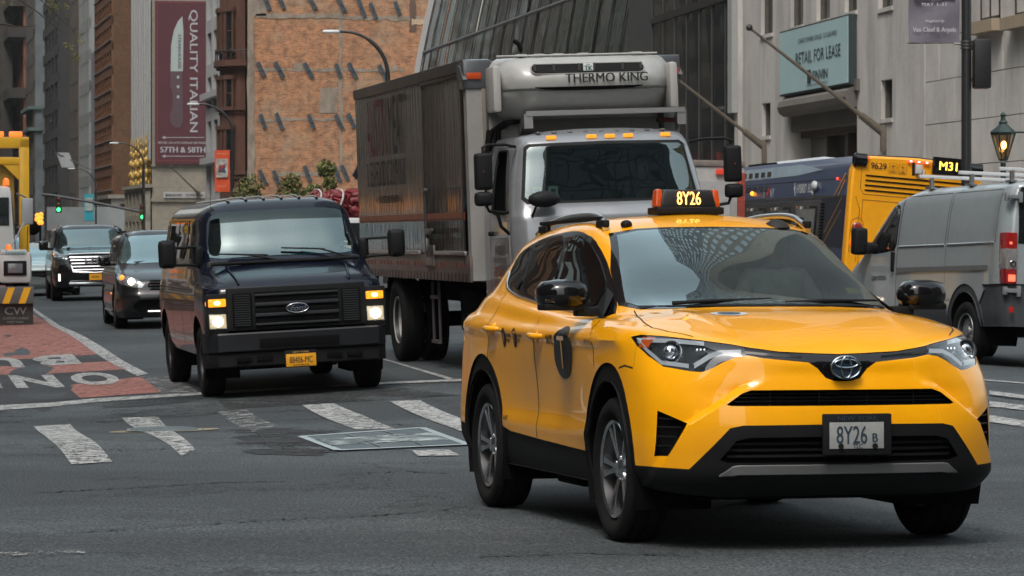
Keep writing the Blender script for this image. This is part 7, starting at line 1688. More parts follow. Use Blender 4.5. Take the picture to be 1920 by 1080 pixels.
# ------------------------------------------------------------ city bus seen from the rear (local x runs forward from its tail, +y is the photo's left)
def build_bus():
    t = empty('city_bus'); tag(t, 'navy and yellow city bus with route display on its tail', 'bus')
    NAVY = mat('bus navy', (.010,.026,.085), .3, coat=.3, spec=.3, var=.1, dirt=.03); YEL = mat('bus yellow', (.85,.36,.006), .35, coat=.6, var=.05, dirt=.04)
    BLK = mat('bus window band', (.012,.012,.014), .25, coat=.4, var=0); LT = mat('bus light blue', (.40,.52,.60), .4, var=.15, vs=2)
    L, W = 12.2, 1.32
    def sec(x, name, mt, x1, par=t, top=3.10):
        P = [(-W,.35),(-W,2.78),(-W+.07,2.95),(-W+.30,top),(0,top+.05),(W-.30,top),(W-.07,2.95),(W,2.78),(W,.35)]
        m = MB(); V = [(x,y,z) for y,z in P]+[(x1,y,z) for y,z in P]; n = len(P)
        m.add(V, [(i,(i+1)%n,n+(i+1)%n,n+i) for i in range(n)]+[tuple(range(n)), tuple(reversed(range(n,2*n)))]); return m.build(name, mt, par, 30)
    sec(.22,'body',NAVY,L)
    # rounded yellow tail
    m = MB(); P = [(-W,.35),(-W,2.78),(-W+.07,2.95),(-W+.30,3.08),(0,3.12),(W-.30,3.08),(W-.07,2.95),(W,2.78),(W,.35)]; n = len(P); V = []
    for x, k in ((.23,1),(.10,1),(.03,.985),(0,.955)): V += [(x + (.05 if z > 2.9 and x < .1 else 0), y*k, .35+(z-.35)*(1 if k == 1 else 1-(1-k)*.35)) for y, z in P]
    m.add(V, [(a*n+i,a*n+i+1,(a+1)*n+i+1,(a+1)*n+i) for a in range(3) for i in range(n-1)]+[tuple(range(3*n,4*n))]); m.build('tail_panel', YEL, t, 30)
    # side graphics, photo-left side
    for s in (1,-1):
        m = MB(); m.box((6.3, s*(W+.004), 1.78),(11.6,.012,.86)); m.build('window_band', BLK, t)
        for (a, b) in ((2.55,4.35),(4.9,6.75),(7.3,9.15),(9.7,11.5)):
            w = sub('window', t); m = MB(); m.box(((a+b)/2, s*(W+.014), 1.77),(b-a,.018,.66),bev=.03); m.build('frame', M_GLOSSBLK, w, 40)
            m = MB(); m.box(((a+b)/2, s*(W+.026), 1.76),(b-a-.12,.008,.56)); m.build('pane', mat('bus pane', (.02,.024,.024), .04, coat=1, var=0), w)
            m = MB(); m.box(((a+b)/2, s*(W+.031), 1.62),(b-a-.12,.006,.012)); m.build('sash', M_PLASTIC, w)
        m = MB(); m.box((1.25, s*(W+.006), 1.75),(1.9,.012,.98)); m.build('vent_panel', mat('bus vent navy', (.012,.016,.03), .5, var=.1), t)
        for i in range(14):
            m = MB(); z = 1.32+i*.062; m.box((2.05, s*(W+.02), z),(.30,.02,.030)); m.build('vent_slat', M_DARK, t)
        for i in range(4):
            m = MB(); o = i*.34; m.prism([(1.85-o*.3,1.30+o*.75),(1.89-o*.3,1.30+o*.75),(.55-o*.0,2.0+o*.75),(.52,2.0+o*.75)] if i < 2 else [(1.2-(i-2)*.35,2.28),(1.24-(i-2)*.35,2.28),(.42,2.72-(i-2)*.12),(.40,2.68-(i-2)*.12)], (0,s*(W+.013),0),(1,0,0),(0,0,1),(0,s*.003,0)); m.build('yellow_stripe', YEL, t)
        m = MB(); m.box((6.2, s*(W+.003), 2.27),(11.8,.014,.045)); m.build('drip_rail', BLK, t)
        m = MB(); m.box((6.2, s*(W+.001), 2.62),(11.8,.006,.010)); m.build('panel_seam', M_SEAM, t)
        m = MB(); m.prism([(2.3,2.83),(4.2,2.97),(11.6,2.97),(11.6,2.72),(4.6,2.75)], (0,s*(W-.0),0),(1,0,0),(0,0,1),(0,s*.006,0)); m.build('light_band', LT, t)
        for i in range(6):
            m = MB(); m.box((7.2+i*.62, s*(W+.008), 2.83-(i%1)),(.36,.01,.11)); m.build('vent_opening', BLK, t)
        for i in range(4):
            m = MB(); m.box((7.4+i*.62, s*(W+.008), 2.52),(.36,.01,.11)); m.build('vent_opening', BLK, t)
        rt = (-1,0,0) if s > 0 else (1,0,0); UP=(0,0,1); wt = mat('bus lettering white', (.70,.72,.72), .5, var=0)
        m = MB(); m.text('HYBRID', (4.08, s*(W+.008), 2.47), rt, UP, .27,.02,.95,shear=.25); m.build('lettering', wt, t, 0, False)
        m = MB(); m.text('BUS', (3.32, s*(W+.008), 2.47), rt, UP, .27,.0,.8,shear=.25); m.prism([(4.72,2.60),(4.62,2.48),(4.68,2.48),(4.60,2.33),(4.76,2.51),(4.69,2.51)],(0,s*(W+.006),0),(1,0,0),(0,0,1),(0,s*.003,0)); m.build('lettering', wt, t, 0, False)
        m = MB(); m.text('I', (7.55, s*(W+.008), 2.42), rt, UP, .27,.02,1.3); m.text('NY', (6.78, s*(W+.008), 2.42), rt, UP, .27,.02,1.1); m.build('lettering', wt, t, 0, False)
        m = MB(); H = [(0,-.10),(.12,.02),(.12,.08),(.07,.115),(.02,.10),(0,.06),(-.02,.10),(-.07,.115),(-.12,.08),(-.12,.02)]; m.prism([(7.22+a,2.43+b) for a,b in H],(0,s*(W+.006),0),(1,0,0),(0,0,1),(0,s*.003,0)); m.build('heart', mat('heart red', (.6,.06,.05), .5, var=0), t)
        m = MB(); m.text('PLUS', (9.6, s*(W+.010), 2.84), rt, UP, .34,.03,1.0,shear=.25); m.build('lettering', wt, t, 0, False)
        m = MB(); m.sphere((2.85, s*(W+.03), 2.50), .11, 14, (1.6,.6,1)); m.build('fuel_cap', mat('cap white', (.5,.52,.52), .4, var=.05), t)
        m = MB(); m.lathe([(0,.15),(.01,.15),(.01,.13),(0,.13)], (3.02, s*W, 2.47), 'y', 24); m.build('fuel_ring', wt, t)
        m = MB(); m.sphere((8.7, s*(W+.02), 2.43), .05, 10); m.build('side_lamp', mat('bus amber lamp', (.9,.3,.02), .3, var=0, emit=(1,.3,.02), es=2.0), t)
        m = MB(); m.sphere((1.0, s*(W+.02), 2.62), .03, 8); m.build('side_lamp', mat('bus red lamp', (.6,.03,.02), .3, var=0, emit=(1,.05,.03), es=1.0), t)
        m = MB(); m.lathe([(-.12,.135),(.10,.135),(.13,.11),(.13,.08),(.02,.07)], (.04, s*1.16, 2.98), 'y', 20); m.build('vent_pod', M_GLOSSBLK, t)
        # tail lamps
        for z, em in ((1.66,.02),(1.37,1.2)):
            k = sub('tail_lamp', t); m = MB(); m.lathe([(0,.135),(-.03,.13),(-.03,.115)], (-.0, s*1.12, z), 'x', 24); m.build('lamp_ring', YEL, k)
            m = MB(); m.lathe([(-.02,.115),(-.035,.10),(-.045,.06),(-.048,.001)], (0, s*1.12, z), 'x', 24); m.build('lens', mat('bus lens %g' % em, (.20,.02,.015), .2, coat=.6, var=0, emit=(1,.05,.03), es=em), k)
            if em > 1:
                m = MB()
                for i in range(12): a = 2*math.pi*i/12; m.box((-.045, s*1.12+.085*math.cos(a), z+.085*math.sin(a)),(.01,.02,.02))
                for i in range(4): a = 2*math.pi*i/4; m.box((-.052, s*1.12+.025*math.cos(a), z+.025*math.sin(a)),(.01,.02,.02))
                m.build('led', mat('led pink', (1,.6,.5), .5, var=0, emit=(1,.45,.35), es=4), k)
        wheel(t, 2.9, s*1.12, .48, .30, .29, s, 'dish'); wheel(t, 9.6, s*1.12, .48, .30, .29, s, 'dish')
    m = MB(); m.box((7.0,0,3.14),(6.5,1.9,.10),bev=.04,taper=(.8,.9)); m.build('roof_housing', mat('roof housing', (.46,.50,.52), .5, var=.1), t, 40)
    m = MB()
    for i in range(10): m.box((8.4+i*.28,.95,3.13),(.20,.05,.05))
    m.build('roof_vent', M_PLASTIC, t)
    # rear details; text seen from behind runs towards -y
    A, UP = (0,-1,0), (0,0,1); ink = mat('bus ink', (.015,.013,.01), .5, var=0)
    fl = mat('bus seam dark', (.25,.10,.01), .6, var=0)
    m = MB(); m.text('9629', (-.006,.79,2.90), A, UP, .17,.02,.95); m.build('lettering', ink, t, 0, False)
    for y, w in ((.50,'WIFI'),(.31,'USB')):
        m = MB(); 
        Q = [(y-.075,2.79),(y+.075,2.79),(y+.075,2.97),(y-.075,2.97)]; m.tube([(-.006,a,b) for a,b in Q],.004,4,closed=True); m.text(w,(-.008,y,2.82),A,UP,.05,.01,1.0)
        if w == 'WIFI':
            for q in (.02,.035,.05): m.tube([(-.008,y+q*math.cos(R(a)),2.885+q*math.sin(R(a))) for a in range(45,136,15)],.005,4)
        else: m.tube([(-.008,y,2.86),(-.008,y,2.95)],.004,4); m.tube([(-.008,y-.03,2.92),(-.008,y,2.895)],.004,4); m.tube([(-.008,y+.03,2.93),(-.008,y,2.90)],.004,4)
        m.build('icon', ink, t, 0, False)
    for z in (2.695,2.60,2.505,2.41):
        m = MB(); m.box((-.004,.03,z),(.02,2.0,.030),bev=.004); m.build('louver', M_DARK, t)
    def line(P, w=.006, name='panel_seam', mt=fl): m = MB(); m.tube([(-.003,a,b) for a,b in P], w, 4); m.build(name, mt, t)
    line([(1.12,3.02),(1.12,2.44),(1.05,2.33),(-1.1,2.33)]); line([(1.05,2.22),(-1.1,2.22)]); line([(1.05,2.22),(1.05,.9)]); line([(1.2,2.28),(1.1,2.02),(1.1,1.0)])
    line([(1.12+.13*math.cos(R(a)),1.70+.16*math.sin(R(a))) for a in range(0,181,20)]+[(.99,1.2),(1.25,1.2),(1.25,1.7)])
    for y in (1.05,.16,0.0,-.16,-1.05):
        m = MB(); m.box((.0,y,3.045),(.04,.13,.045),bev=.01); m.build('marker_lamp', mat('bus marker', (.4,.03,.02), .3, coat=.5, var=0, emit=(1,.12,.08), es=.7), t, 40)
        m = MB(); m.box((-.024,y,3.045),(.01,.04,.02)); m.build('marker_bulb', mat('bus marker bulb', (1,.7,.6), .5, var=0, emit=(1,.6,.5), es=4), t)
    m = MB(); m.box((-.04,.0,2.90),(.09,.13,.18),bev=.02); m.box((-.03,-.10,2.85),(.05,.04,.10)); m.build('camera_box', mat('camera box', (.55,.55,.53), .4, var=.05), t, 40)
    k = sub('route_display', t); m = MB(); m.box((-.02,-.62,3.01),(.07,.70,.34),bev=.04); m.build('display_frame', M_GLOSSBLK, k, 40)
    m = MB(); m.text('M31', (-.058,-.60,3.01), A, UP, .235,.010,1.0); m.build('display_digits', mat('route amber', (.9,.6,.1), .5, var=0, emit=(1.0,.58,.06), es=1.8), k, 0, False)
    m = MB(); m.box((-.008,.10,1.85),(.01,.22,.16)); m.build('notice', mat('notice pale', (.5,.52,.5), .6, var=0), t)
    m = MB(); m.box((-.05,0,.55),(.14,2.4,.30),bev=.05); m.build('rear_bumper', M_PLASTIC, t)
    m = MB(); m.box((6,0,.6),(11.5,2.3,.5)); m.build('underbody', M_DARK, t)
    return t
BUS = build_bus(); place_vehicle(BUS, 7.66, 60.18, 8, 2.9, 9.6, 2.2, roll=-.075); BUS.location.z += .07

# ------------------------------------------------------------ silver cargo van seen from behind (local x runs forward from its tail)
def build_cargo():
    t = empty('cargo_van'); tag(t, 'silver cargo van with white roof rack driving away', 'van')
    PNT = mat('van silver', (.34,.385,.40), .32, .25, coat=.9, var=.05, dirt=.05)
    xs = [0,.0,.01,.04,.12,.5,1.15,1.7,2.4,3.1,3.6,4.2,4.8,5.15,5.3,5.35]
    def r(z, y, xs=xs, x0=0.0, ysq=(0,.45,.80,.94,1.0,1,1,1,1,1,1,.99,.94,.80,.45,0), zz=None):
        return [(x+x0*(1 if i < 5 else 0), y*q, (zz[i] if zz else z)) for i, (x, q) in enumerate(zip(xs, ysq))]
    rows = [r(.42,.99),r(.55,1.015),r(.75,1.02),r(.95,1.02),
            r(1.15,1.018,xs[:12]+[4.75,5.05,5.18,5.2]),
            r(1.33,1.01,[0,0,.01,.04,.12,.5,1.15,1.7,2.4,3.1,3.6,4.15,4.5,4.68,4.8,4.83],zz=[1.33]*11+[1.31,1.29,1.27,1.27,1.27]),
            r(1.6,.99,[.0,.0,.01,.04,.12,.5,1.15,1.7,2.4,3.0,3.45,3.9,4.15,4.28,4.38,4.42],zz=[1.6]*9+[1.6,1.58,1.55,1.53,1.52,1.52,1.52]),
            r(1.86,.955,[.02,.02,.03,.06,.14,.5,1.15,1.7,2.35,2.95,3.3,3.6,3.8,3.92,4.0,4.03],zz=[1.86]*9+[1.86,1.84,1.82,1.8,1.79,1.79,1.79]),
            r(2.05,.91,[.03,.03,.04,.07,.15,.5,1.15,1.7,2.3,2.8,3.1,3.35,3.5,3.58,3.63,3.65],zz=[2.05]*9+[2.05,2.05,2.03,2.02,2.01,2.01,2.01]),
            r(2.14,.85,[.05,.05,.06,.09,.17,.5,1.1,1.6,2.2,2.6,2.9,3.1,3.22,3.3,3.34,3.36],zz=[2.14]*9+[2.14,2.13,2.11,2.10,2.09,2.09,2.09]),
            r(2.185,.72,[.12,.12,.13,.16,.25,.55,1.1,1.6,2.1,2.5,2.75,2.9,3.0,3.06,3.1,3.12]), r(2.20,.4,[.2,.2,.21,.25,.35,.6,1.1,1.6,2.1,2.4,2.6,2.75,2.83,2.88,2.92,2.94])]
    rows.append([(x,0,2.205) for x in [.3,.31,.33,.38,.45,.7,1.1,1.6,2.0,2.3,2.5,2.6,2.68,2.73,2.77,2.8]])
    sh = Shell(rows, 5, 5); sd_ = lambda c: c.y > .7
    sh.cut([(3.24,1.46),(3.30,1.38),(3.9,1.35),(4.28,1.36),(3.72,1.93),(3.5,2.02),(3.30,1.97),(3.24,1.85)], 'y', 10, sd_)
    sh.cut([(3.30,1.48),(3.35,1.42),(3.9,1.39),(4.18,1.40),(3.68,1.90),(3.48,1.97),(3.34,1.93),(3.30,1.84)], 'y', 11, sd_, only=(10,))
    sh.cut([(-.1,2.10),(.84,2.10),(.86,1.42),(-.1,1.42)], 'x', 21, lambda c: c.x < .3)
    cx = 1.15
    sh.cut([(cx+.50*math.cos(R(a)), .42+.52*math.sin(R(a))) for a in range(-10,191,8)]+[(cx-.5,.2),(cx+.5,.2)], 'y', 40, sd_)
    sh.cut([(cx+.42*math.cos(R(a)), .40+.44*math.sin(R(a))) for a in range(-10,191,8)]+[(cx-.42,.2),(cx+.42,.2)], 'y', 50, sd_)
    sh.cut([(4.62+.42*math.cos(R(a)), .40+.44*math.sin(R(a))) for a in range(-10,191,8)]+[(4.2,.2),(5.04,.2)], 'y', 51, sd_)
    sh.cut([(-.2,.935),(.65,.93),(.60,.86),(.80,.62),(.80,.3),(-.2,.3)], 'y', 41, lambda c: c.y > .35 and c.x < .9, only=(0,))
    sh.cut([(-.1,.66),(.9,.66),(.9,.3),(-.1,.3)], 'x', 42, lambda c: c.x < .12, only=(0,))
    sh.cut([(1.64,.68),(4.2,.66),(4.2,.3),(1.64,.3)], 'y', 43, sd_, only=(0,))
    sh.take(0).build('body', PNT, t, 40); sh.pair(10,'window_surround',M_GLOSSBLK,t); sh.pair(11,'side_window',M_SIDEGL,t,nor=-.01,wall=True)
    sh.take(21, nor=-.006).build('rear_window', mat('dark rear glass', (.012,.014,.014), .05, coat=1, var=0), t)
    GR = mat('dark grey cladding', (.045,.05,.055), .5, var=.12, bump=.05, bs=200, dirt=.1)
    sh.pair(40,'wheel_arch_cladding',GR,t,nor=.015,wall=True); sh.pair(41,'bumper_corner',GR,t,nor=.02,wall=True); sh.take(42,nor=.02,wall=True).build('rear_bumper',GR,t); sh.pair(43,'sill_cladding',GR,t,nor=.01,wall=True)
    well(t, 1.15, .46, .5, .99, .38); well(t, 4.62, .46, .5, .99, .38)
    m = MB()
    for s in (1,-1):
        for (a, b) in ((.30,1.70),(1.76,3.18)):
            seam(m, sh, [(a,1.44),(a,2.08),(b,2.08),(b,1.44),(a,1.44)], 'y', s, .005)
        seam(m, sh, [(3.20,.65),(3.20,2.12)], 'y', s, .006); seam(m, sh, [(1.73,.68),(1.73,1.44)], 'y', s, .004); seam(m, sh, [(3.2,1.14),(.5,1.14)], 'y', s, .004)
    m.build('body_seam', M_SEAM, t, 0, False)
    for s in (1,-1):
        for (a, b) in ((.34,1.68),(1.78,3.16)):
            m = MB(); m.tube([(x, s*sh.side_y(x,1.435,.004),1.435) for x in np.linspace(a,b,8)], .014, 6); m.build('pressed_ridge', PNT, t, 60)
        m = MB(); V=[];Fc=[]
        for i, x in enumerate(np.linspace(.52,3.18,16)): V += [(x,s*sh.side_y(x,1.16,.006),1.162),(x,s*sh.side_y(x,1.10,.014),1.10)]
        Fc = [(2*i,2*i+1,2*i+3,2*i+2) for i in range(15)]; m.add(V,Fc); m.build('rub_strip', mat('grey rub strip', (.10,.10,.10), .5, var=.1), t)
        m = MB(); m.box((3.30,s*1.03,1.24),(.07,.04,.26),bev=.02); m.build('door_handle', M_PLASTIC, t, 50)
        # tail lamp
        k = sub('tail_lamp', t)
        def lampbox(z0, z1, nm, mt, o=0.0):
            m = MB(); m.box((.085,s*.955,(z0+z1)/2),(.20+o,.15+o,z1-z0),bev=.022); m.build(nm, mt, k, 50)
        lampbox(.93,1.55,'lamp_body', mat('tail lamp red', (.28,.012,.012), .15, coat=1, var=.15, vs=30))
        lampbox(1.10,1.36,'clear_lens', mat('tail lamp clear', (.40,.38,.38), .15, .5, coat=1, var=.4, vs=50), .008)
        m = MB(); m.box((-.018,s*.95,1.0),(.02,.09,.08),bev=.01); m.build('lit_lamp', mat('tail lamp lit', (.8,.05,.03), .3, var=.3, vs=60, emit=(1,.08,.04), es=2.2), k)
        m = MB(); m.box((-.018,s*.97,1.42),(.01,.03,.03)); m.build('reflector', mat('lamp glint', (.8,.1,.05), .3, var=0, emit=(1,.15,.08), es=1.0), k)  # small glowing square painted as a glint on the lamp
        m = MB(); m.lathe([(0,.045),(-.012,.04),(-.012,.02),(0,.018)], (-.02,s*.94,1.17),'x',16); m.build('bulb_ring', M_SILV, k)
        for z in (1.98,.85):
            m = MB(); m.box((.03,s*.93,z),(.10,.16,.05),bev=.01); m.box((.05,s*1.0,z),(.06,.05,.10),bev=.01); m.box((.0,s*.85,z-.005),(.05,.05,.13),bev=.01); m.build('door_hinge', mat('hinge grey', (.35,.37,.38), .35, .5, var=.05), t, 40)
        m = MB(); m.box((-.02,s*.95,.62),(.02,.06,.07),bev=.008); m.build('reflector', M_REDL, t)
        k = sub('wing_mirror', t); m = MB(); m.box((4.12,s*1.15,1.52),(.16,.20,.36),bev=.05); m.build('mirror_head', M_PLASTIC, k, 60); m = MB(); m.box((4.10,s*1.02,1.44),(.20,.14,.14),bev=.04); m.build('mirror_arm', M_PLASTIC, k, 60)
        wheel(t, 1.15, s*.90, .36, .225, .215, s, 'steel', rimmat=mat('wheel cover', (.30,.31,.32), .35, .6)); wheel(t, 4.62, s*.90, .36, .225, .215, s, 'steel')
        m = MB(); m.text('operations', (3.75,s*sh.side_y(3.75,1.02,.006),1.03), (-s,0,0),(0,0,1), .12,.01,.9); m.build('lettering', mat('van lettering', (.03,.03,.035), .5, var=0), t, 0, False)
    m = MB(); m.box((-.012,.0,.80),(.03,.015,.9)); m.build('door_gap', M_SEAM, t); m = MB(); m.box((-.01,.62,1.03),(.03,.30,.13),bev=.02); m.build('plate_recess', M_DARK, t)
    m = MB(); m.box((2.6,0,.45),(4.8,1.6,.30)); m.build('underbody', M_DARK, t)
    m = MB(); m.cyl((.25,-.5,.25),(.25,.6,.25),.045); m.build('exhaust', mat('rusty steel', (.10,.07,.05), .7, .4), t)
    k = sub('roof_rack', t); RK = mat('rack white', (.58,.60,.60), .35, coat=.3, var=.04)
    for x in (.30,1.42,2.6):
        m = MB(); m.box((x,0,2.325),(.05,2.0,.045),bev=.01); m.build('cross_bar', RK, k)
        for s in (1,-1): m = MB(); m.box((x,s*.82,2.25),(.05,.05,.15),bev=.012); m.box((x,s*.83,2.18),(.18,.08,.03),bev=.01); m.build('rack_foot', mat('rack foot metal', (.4,.41,.42), .3, .8), k, 40)
    m = MB(); m.cyl((2.95,.92,2.35),(2.95,.92,2.52),.02); m.build('rack_stop', M_PLASTIC, k)
    return t
CARGO = build_cargo(); place_vehicle(CARGO, 6.86, 37.3, 17, 1.15, 4.62, 1.8, pitch=.026)

# ------------------------------------------------------------ further cars
def car_rows(L, W, H, hood_z, nose_z, cowl_x, cowl_z, wt_x, roof_x1, belt_z, tail_x, tail_z, corner=.30, tumble=.80, sill=.24, rwx=None):
    """general passenger car shell, 16 columns"""
    q = (0,.38,.68,.86,.955); dx = (0,.008,.04,.12,.28); rw = rwx or tail_x
    sx = [.55,.93,1.35,1.9,2.6,3.3,L-1.05,L-.55,L-.2,L-.03,L]
    fq = [1,1,1,1,1,1,1,.98,.88,.5,0]
    def low(z, xf, y, back=0.0):
        o = [(xf+d*corner/.28, y*k, z) for d, k in zip(dx, q)]
        return o + [(min(max(x, xf+corner+.1+.1*i), L-back), y*f, z) for i, (x, f) in enumerate(zip(sx, fq))]
    rows = [low(sill,.14,W-.05), low(sill+.10,.05,W-.02), low(sill+.24,.01,W), low(sill+.40,.0,W), low(nose_z-.14,.03,W-.005), low(nose_z,.08,W-.02)]
    hz = lambda f: nose_z+(hood_z-nose_z)*f
    r = [(.14+d*1.3, W*k*.97, hz(.25)) for d, k in zip(dx, q)] + [(min(max(x,.7+.1*i), L-.02), (W-.02)*f, max(nose_z+.05, belt_z-.16)) for i, (x, f) in enumerate(zip(sx, fq))]
    rows.append(r)
    m1 = .14+(cowl_x-.14)*.38; r = [(m1+d*1.2, W*k*.93, hz(.70)) for d, k in zip(dx, q)] + [(min(max(x, m1+.45+.14*i), tail_x+.12), (W-.05)*f, belt_z-.09) for i, (x, f) in enumerate(zip(sx, fq))]; rows.append(r)
    m2 = .14+(cowl_x-.14)*.75; r = [(m2+d*1.1, W*k*.91, hz(.97)) for d, k in zip(dx, q)] + [(min(max(x, m2+.42+.14*i), tail_x+.06), (W-.07)*f, belt_z-.03) for i, (x, f) in enumerate(zip(sx, fq))]; rows.append(r)
    r = [(cowl_x+d*1.1, W*k*.88, cowl_z-.02*k) for d, k in zip(dx, q)] + [(min(max(x, cowl_x+.40+.15*i), tail_x), (W-.10)*f, belt_z) for i, (x, f) in enumerate(zip(sx, fq))]; rows.append(r)
    def up(f, top):
        zt = H-.10; wt = W*tumble; o = []
        for d, k in zip(dx, q): o.append((cowl_x+(wt_x-cowl_x)*f+d*(1.1-.3*f), (W*.88+(wt*.97-W*.88)*f)*k, cowl_z+(zt-cowl_z)*f-.02*k))
        for i, (x, ff) in enumerate(zip(sx, fq)):
            xb = min(max(x, cowl_x+.40+.15*i), tail_x); a = cowl_x+.42; u = (xb-a)/(tail_x-a)
            xt = wt_x+.30+u*(roof_x1-wt_x-.30); o.append((xb+(xt-xb)*f, ((W-.10)+(wt-(W-.10))*f)*ff, belt_z+(zt-.0-belt_z)*f-(.05*max(0,u-.6) if f == 1 else 0)))
        return o
    rows += [up(.5,0), up(1,0)]
    a = up(1,0); cxr = (wt_x+roof_x1)/2+.1
    rows.append([(x+(cxr-x)*.14, y*.72, H-.025) for x, y, z in a]); rows.append([(x+(cxr-x)*.30, y*.35, H-.005) for x, y, z in a])
    n = len(a); rows.append([(wt_x+.35+(roof_x1-wt_x-.6)*i/(n-1), 0, H) for i in range(n)])
    return rows
def build_minivan():
    t = empty('minivan'); tag(t, 'dark grey minivan with one bright headlight following the black van', 'minivan')
    P = mat('minivan grey', (.009,.010,.011), .3, coat=.8, spec=.2, var=.08)
    sh = Shell(car_rows(5.1,.99,1.74,1.05,.80,1.02,1.14,1.95,4.4,1.12,4.95,1.0,corner=.36,tumble=.74,sill=.20), 5, 4)
    sd_ = lambda c: c.y > .5
    sh.cut([(-.1,1.16),(.62,1.14),(.80,1.15),(.86,1.20),(.68,1.60),(.60,1.63),(-.1,1.645)], 'x', 21, lambda c: c.x < 2.4 and c.z > 1.12 and c.x > .8)
    sh.cut([(1.75,1.17),(2.55,1.18),(2.55,1.60),(2.30,1.60)], 'y', 11, lambda c: c.y > .5 and c.z > 1.1, only=(0,)); sh.cut([(2.62,1.18),(3.6,1.19),(3.6,1.60),(2.62,1.60)], 'y', 12, lambda c: c.y > .5 and c.z > 1.1); sh.cut([(3.67,1.20),(4.7,1.22),(4.45,1.58),(3.67,1.60)], 'y', 13, lambda c: c.y > .5 and c.z > 1.1)
    sh.cut([(.48,.80),(.62,.88),(.80,.96),(.93,1.0),(.96,.90),(.90,.80),(.70,.74),(.55,.73)], 'x', 30, lambda c: c.x < 1.0)
    sh.cut([(-.1,.86),(.40,.86),(.45,.76),(.40,.68),(-.1,.68)], 'x', 31, lambda c: c.x < .6)
    sh.cut([(-.1,.52),(.60,.52),(.72,.40),(.60,.30),(-.1,.30)], 'x', 32, lambda c: c.x < .6)
    for cx in (.98,4.0): sh.cut([(cx+.42*math.cos(R(a)), .36+.43*math.sin(R(a))) for a in range(-10,191,8)]+[(cx-.4,.1),(cx+.4,.1)], 'y', 50, sd_)
    sh.take(0).build('body', P, t, 40); sh.take(21,nor=-.005).build('windshield', glass('minivan windshield',(.20,.26,.25),4.4,gcol=(.80,1,.98)), t, recalc=False)
    for k in (11,12,13): sh.pair(k,'side_window',M_PRIV,t,nor=-.008)
    sh.take(31,inset=(.03,0,0),wall=True).build('grille',M_DARK,t,recalc=False); sh.take(32,inset=(.05,0,0),wall=True).build('lower_grille',M_DARK,t,recalc=False)
    m = MB()
    for z in (.72,.77,.82): m.tube([(sh.front_x(y,z)+.01,y,z) for y in np.linspace(-.42,.42,9)],.010,5)
    m.build('grille_bars', M_CHROME, t); m = MB(); m.tube([(sh.front_x(y,.30)-.01,y,.31) for y in np.linspace(-.45,.45,9)],.022,6); m.build('bumper_trim', M_CHROME, t)
    for fl in (False,True):
        s = -1 if fl else 1; h = sub('headlight', t); sh.take(30,both=False,flip=fl,nor=.003).build('lens',M_LENS,h,recalc=False); sh.take(30,both=False,flip=fl,inset=(.05,0,0),wall=True).build('lamp_housing',mat('lamp housing light',(.35,.36,.37),.2,.6,var=0),h,recalc=False)
        m = MB(); m.sphere((sh.front_x(.72,.84)+.02,s*.72,.84),.06,14,(.6,1,1)); m.build('bulb',MATS['headlamp bulb'],h); m = MB(); m.sphere((sh.front_x(.86,.90)+.02,s*.86,.90),.05,12,(.6,1,1.1)); m.build('amber_bulb',MATS['lit amber'],h)
        k = sub('wing_mirror', t); m = MB(); m.box((1.62,s*1.10,1.20),(.16,.22,.19),bev=.05); m.build('mirror_head',M_GLOSSBLK,k,60); m = MB(); m.box((1.64,s*.95,1.13),(.10,.16,.05),bev=.015); m.build('mirror_foot',M_PLASTIC,k)
        m = MB(); m.box((1.42,s*1.003,.62),(.10,.02,.03),bev=.006); m.build('side_marker',MATS['lit amber'],t)
        for x in (.98,4.0): wheel(t,x,s*.87,.345,.225,.235,s)
        m = MB(); m.tube([(x,s*.66,sh.top_z(x,.66)+.04) for x in np.linspace(2.3,4.3,10)],.018,6); m.build('roof_rail',M_PLASTIC,t,60)
        m = MB(); m.tube([(x,s*sh.side_y(x,.30,.01),.30) for x in np.linspace(1.5,3.5,8)],.02,6); m.build('sill_trim',M_CHROME,t)
    well(t,.98,.42,.5,.96,.34); well(t,4.0,.42,.5,.96,.34)
    m = MB(); m.tube([(1.10,.6,1.17),(1.2,.2,1.19),(1.22,-.1,1.19)],.010,5); m.tube([(1.06,.05,1.17),(1.2,-.4,1.19),(1.25,-.6,1.19)],.010,5); m.build('wiper',M_PLASTIC,t)
    m = MB(); m.box((2.6,0,.55),(3.8,1.6,.25)); m.box((1.5,0,1.05),(.5,1.5,.12)); m.build('cabin_trim',M_INT,t)
    for y in (.4,-.4): m = MB(); m.box((2.4,y,.95),(.4,.5,.6),bev=.08); m.box((2.45,y,1.38),(.1,.28,.18),bev=.04); m.build('seat',M_SEAT,t,40)
    m = MB(); m.box((1.38,.60,1.19),(.01,.08,.06)); m.build('windshield_sticker',MATS['sticker white'],t)
    return t
MINI = build_minivan(); place_vehicle(MINI, -5.9, 54.1, 11, .98, 4.0, 1.74)
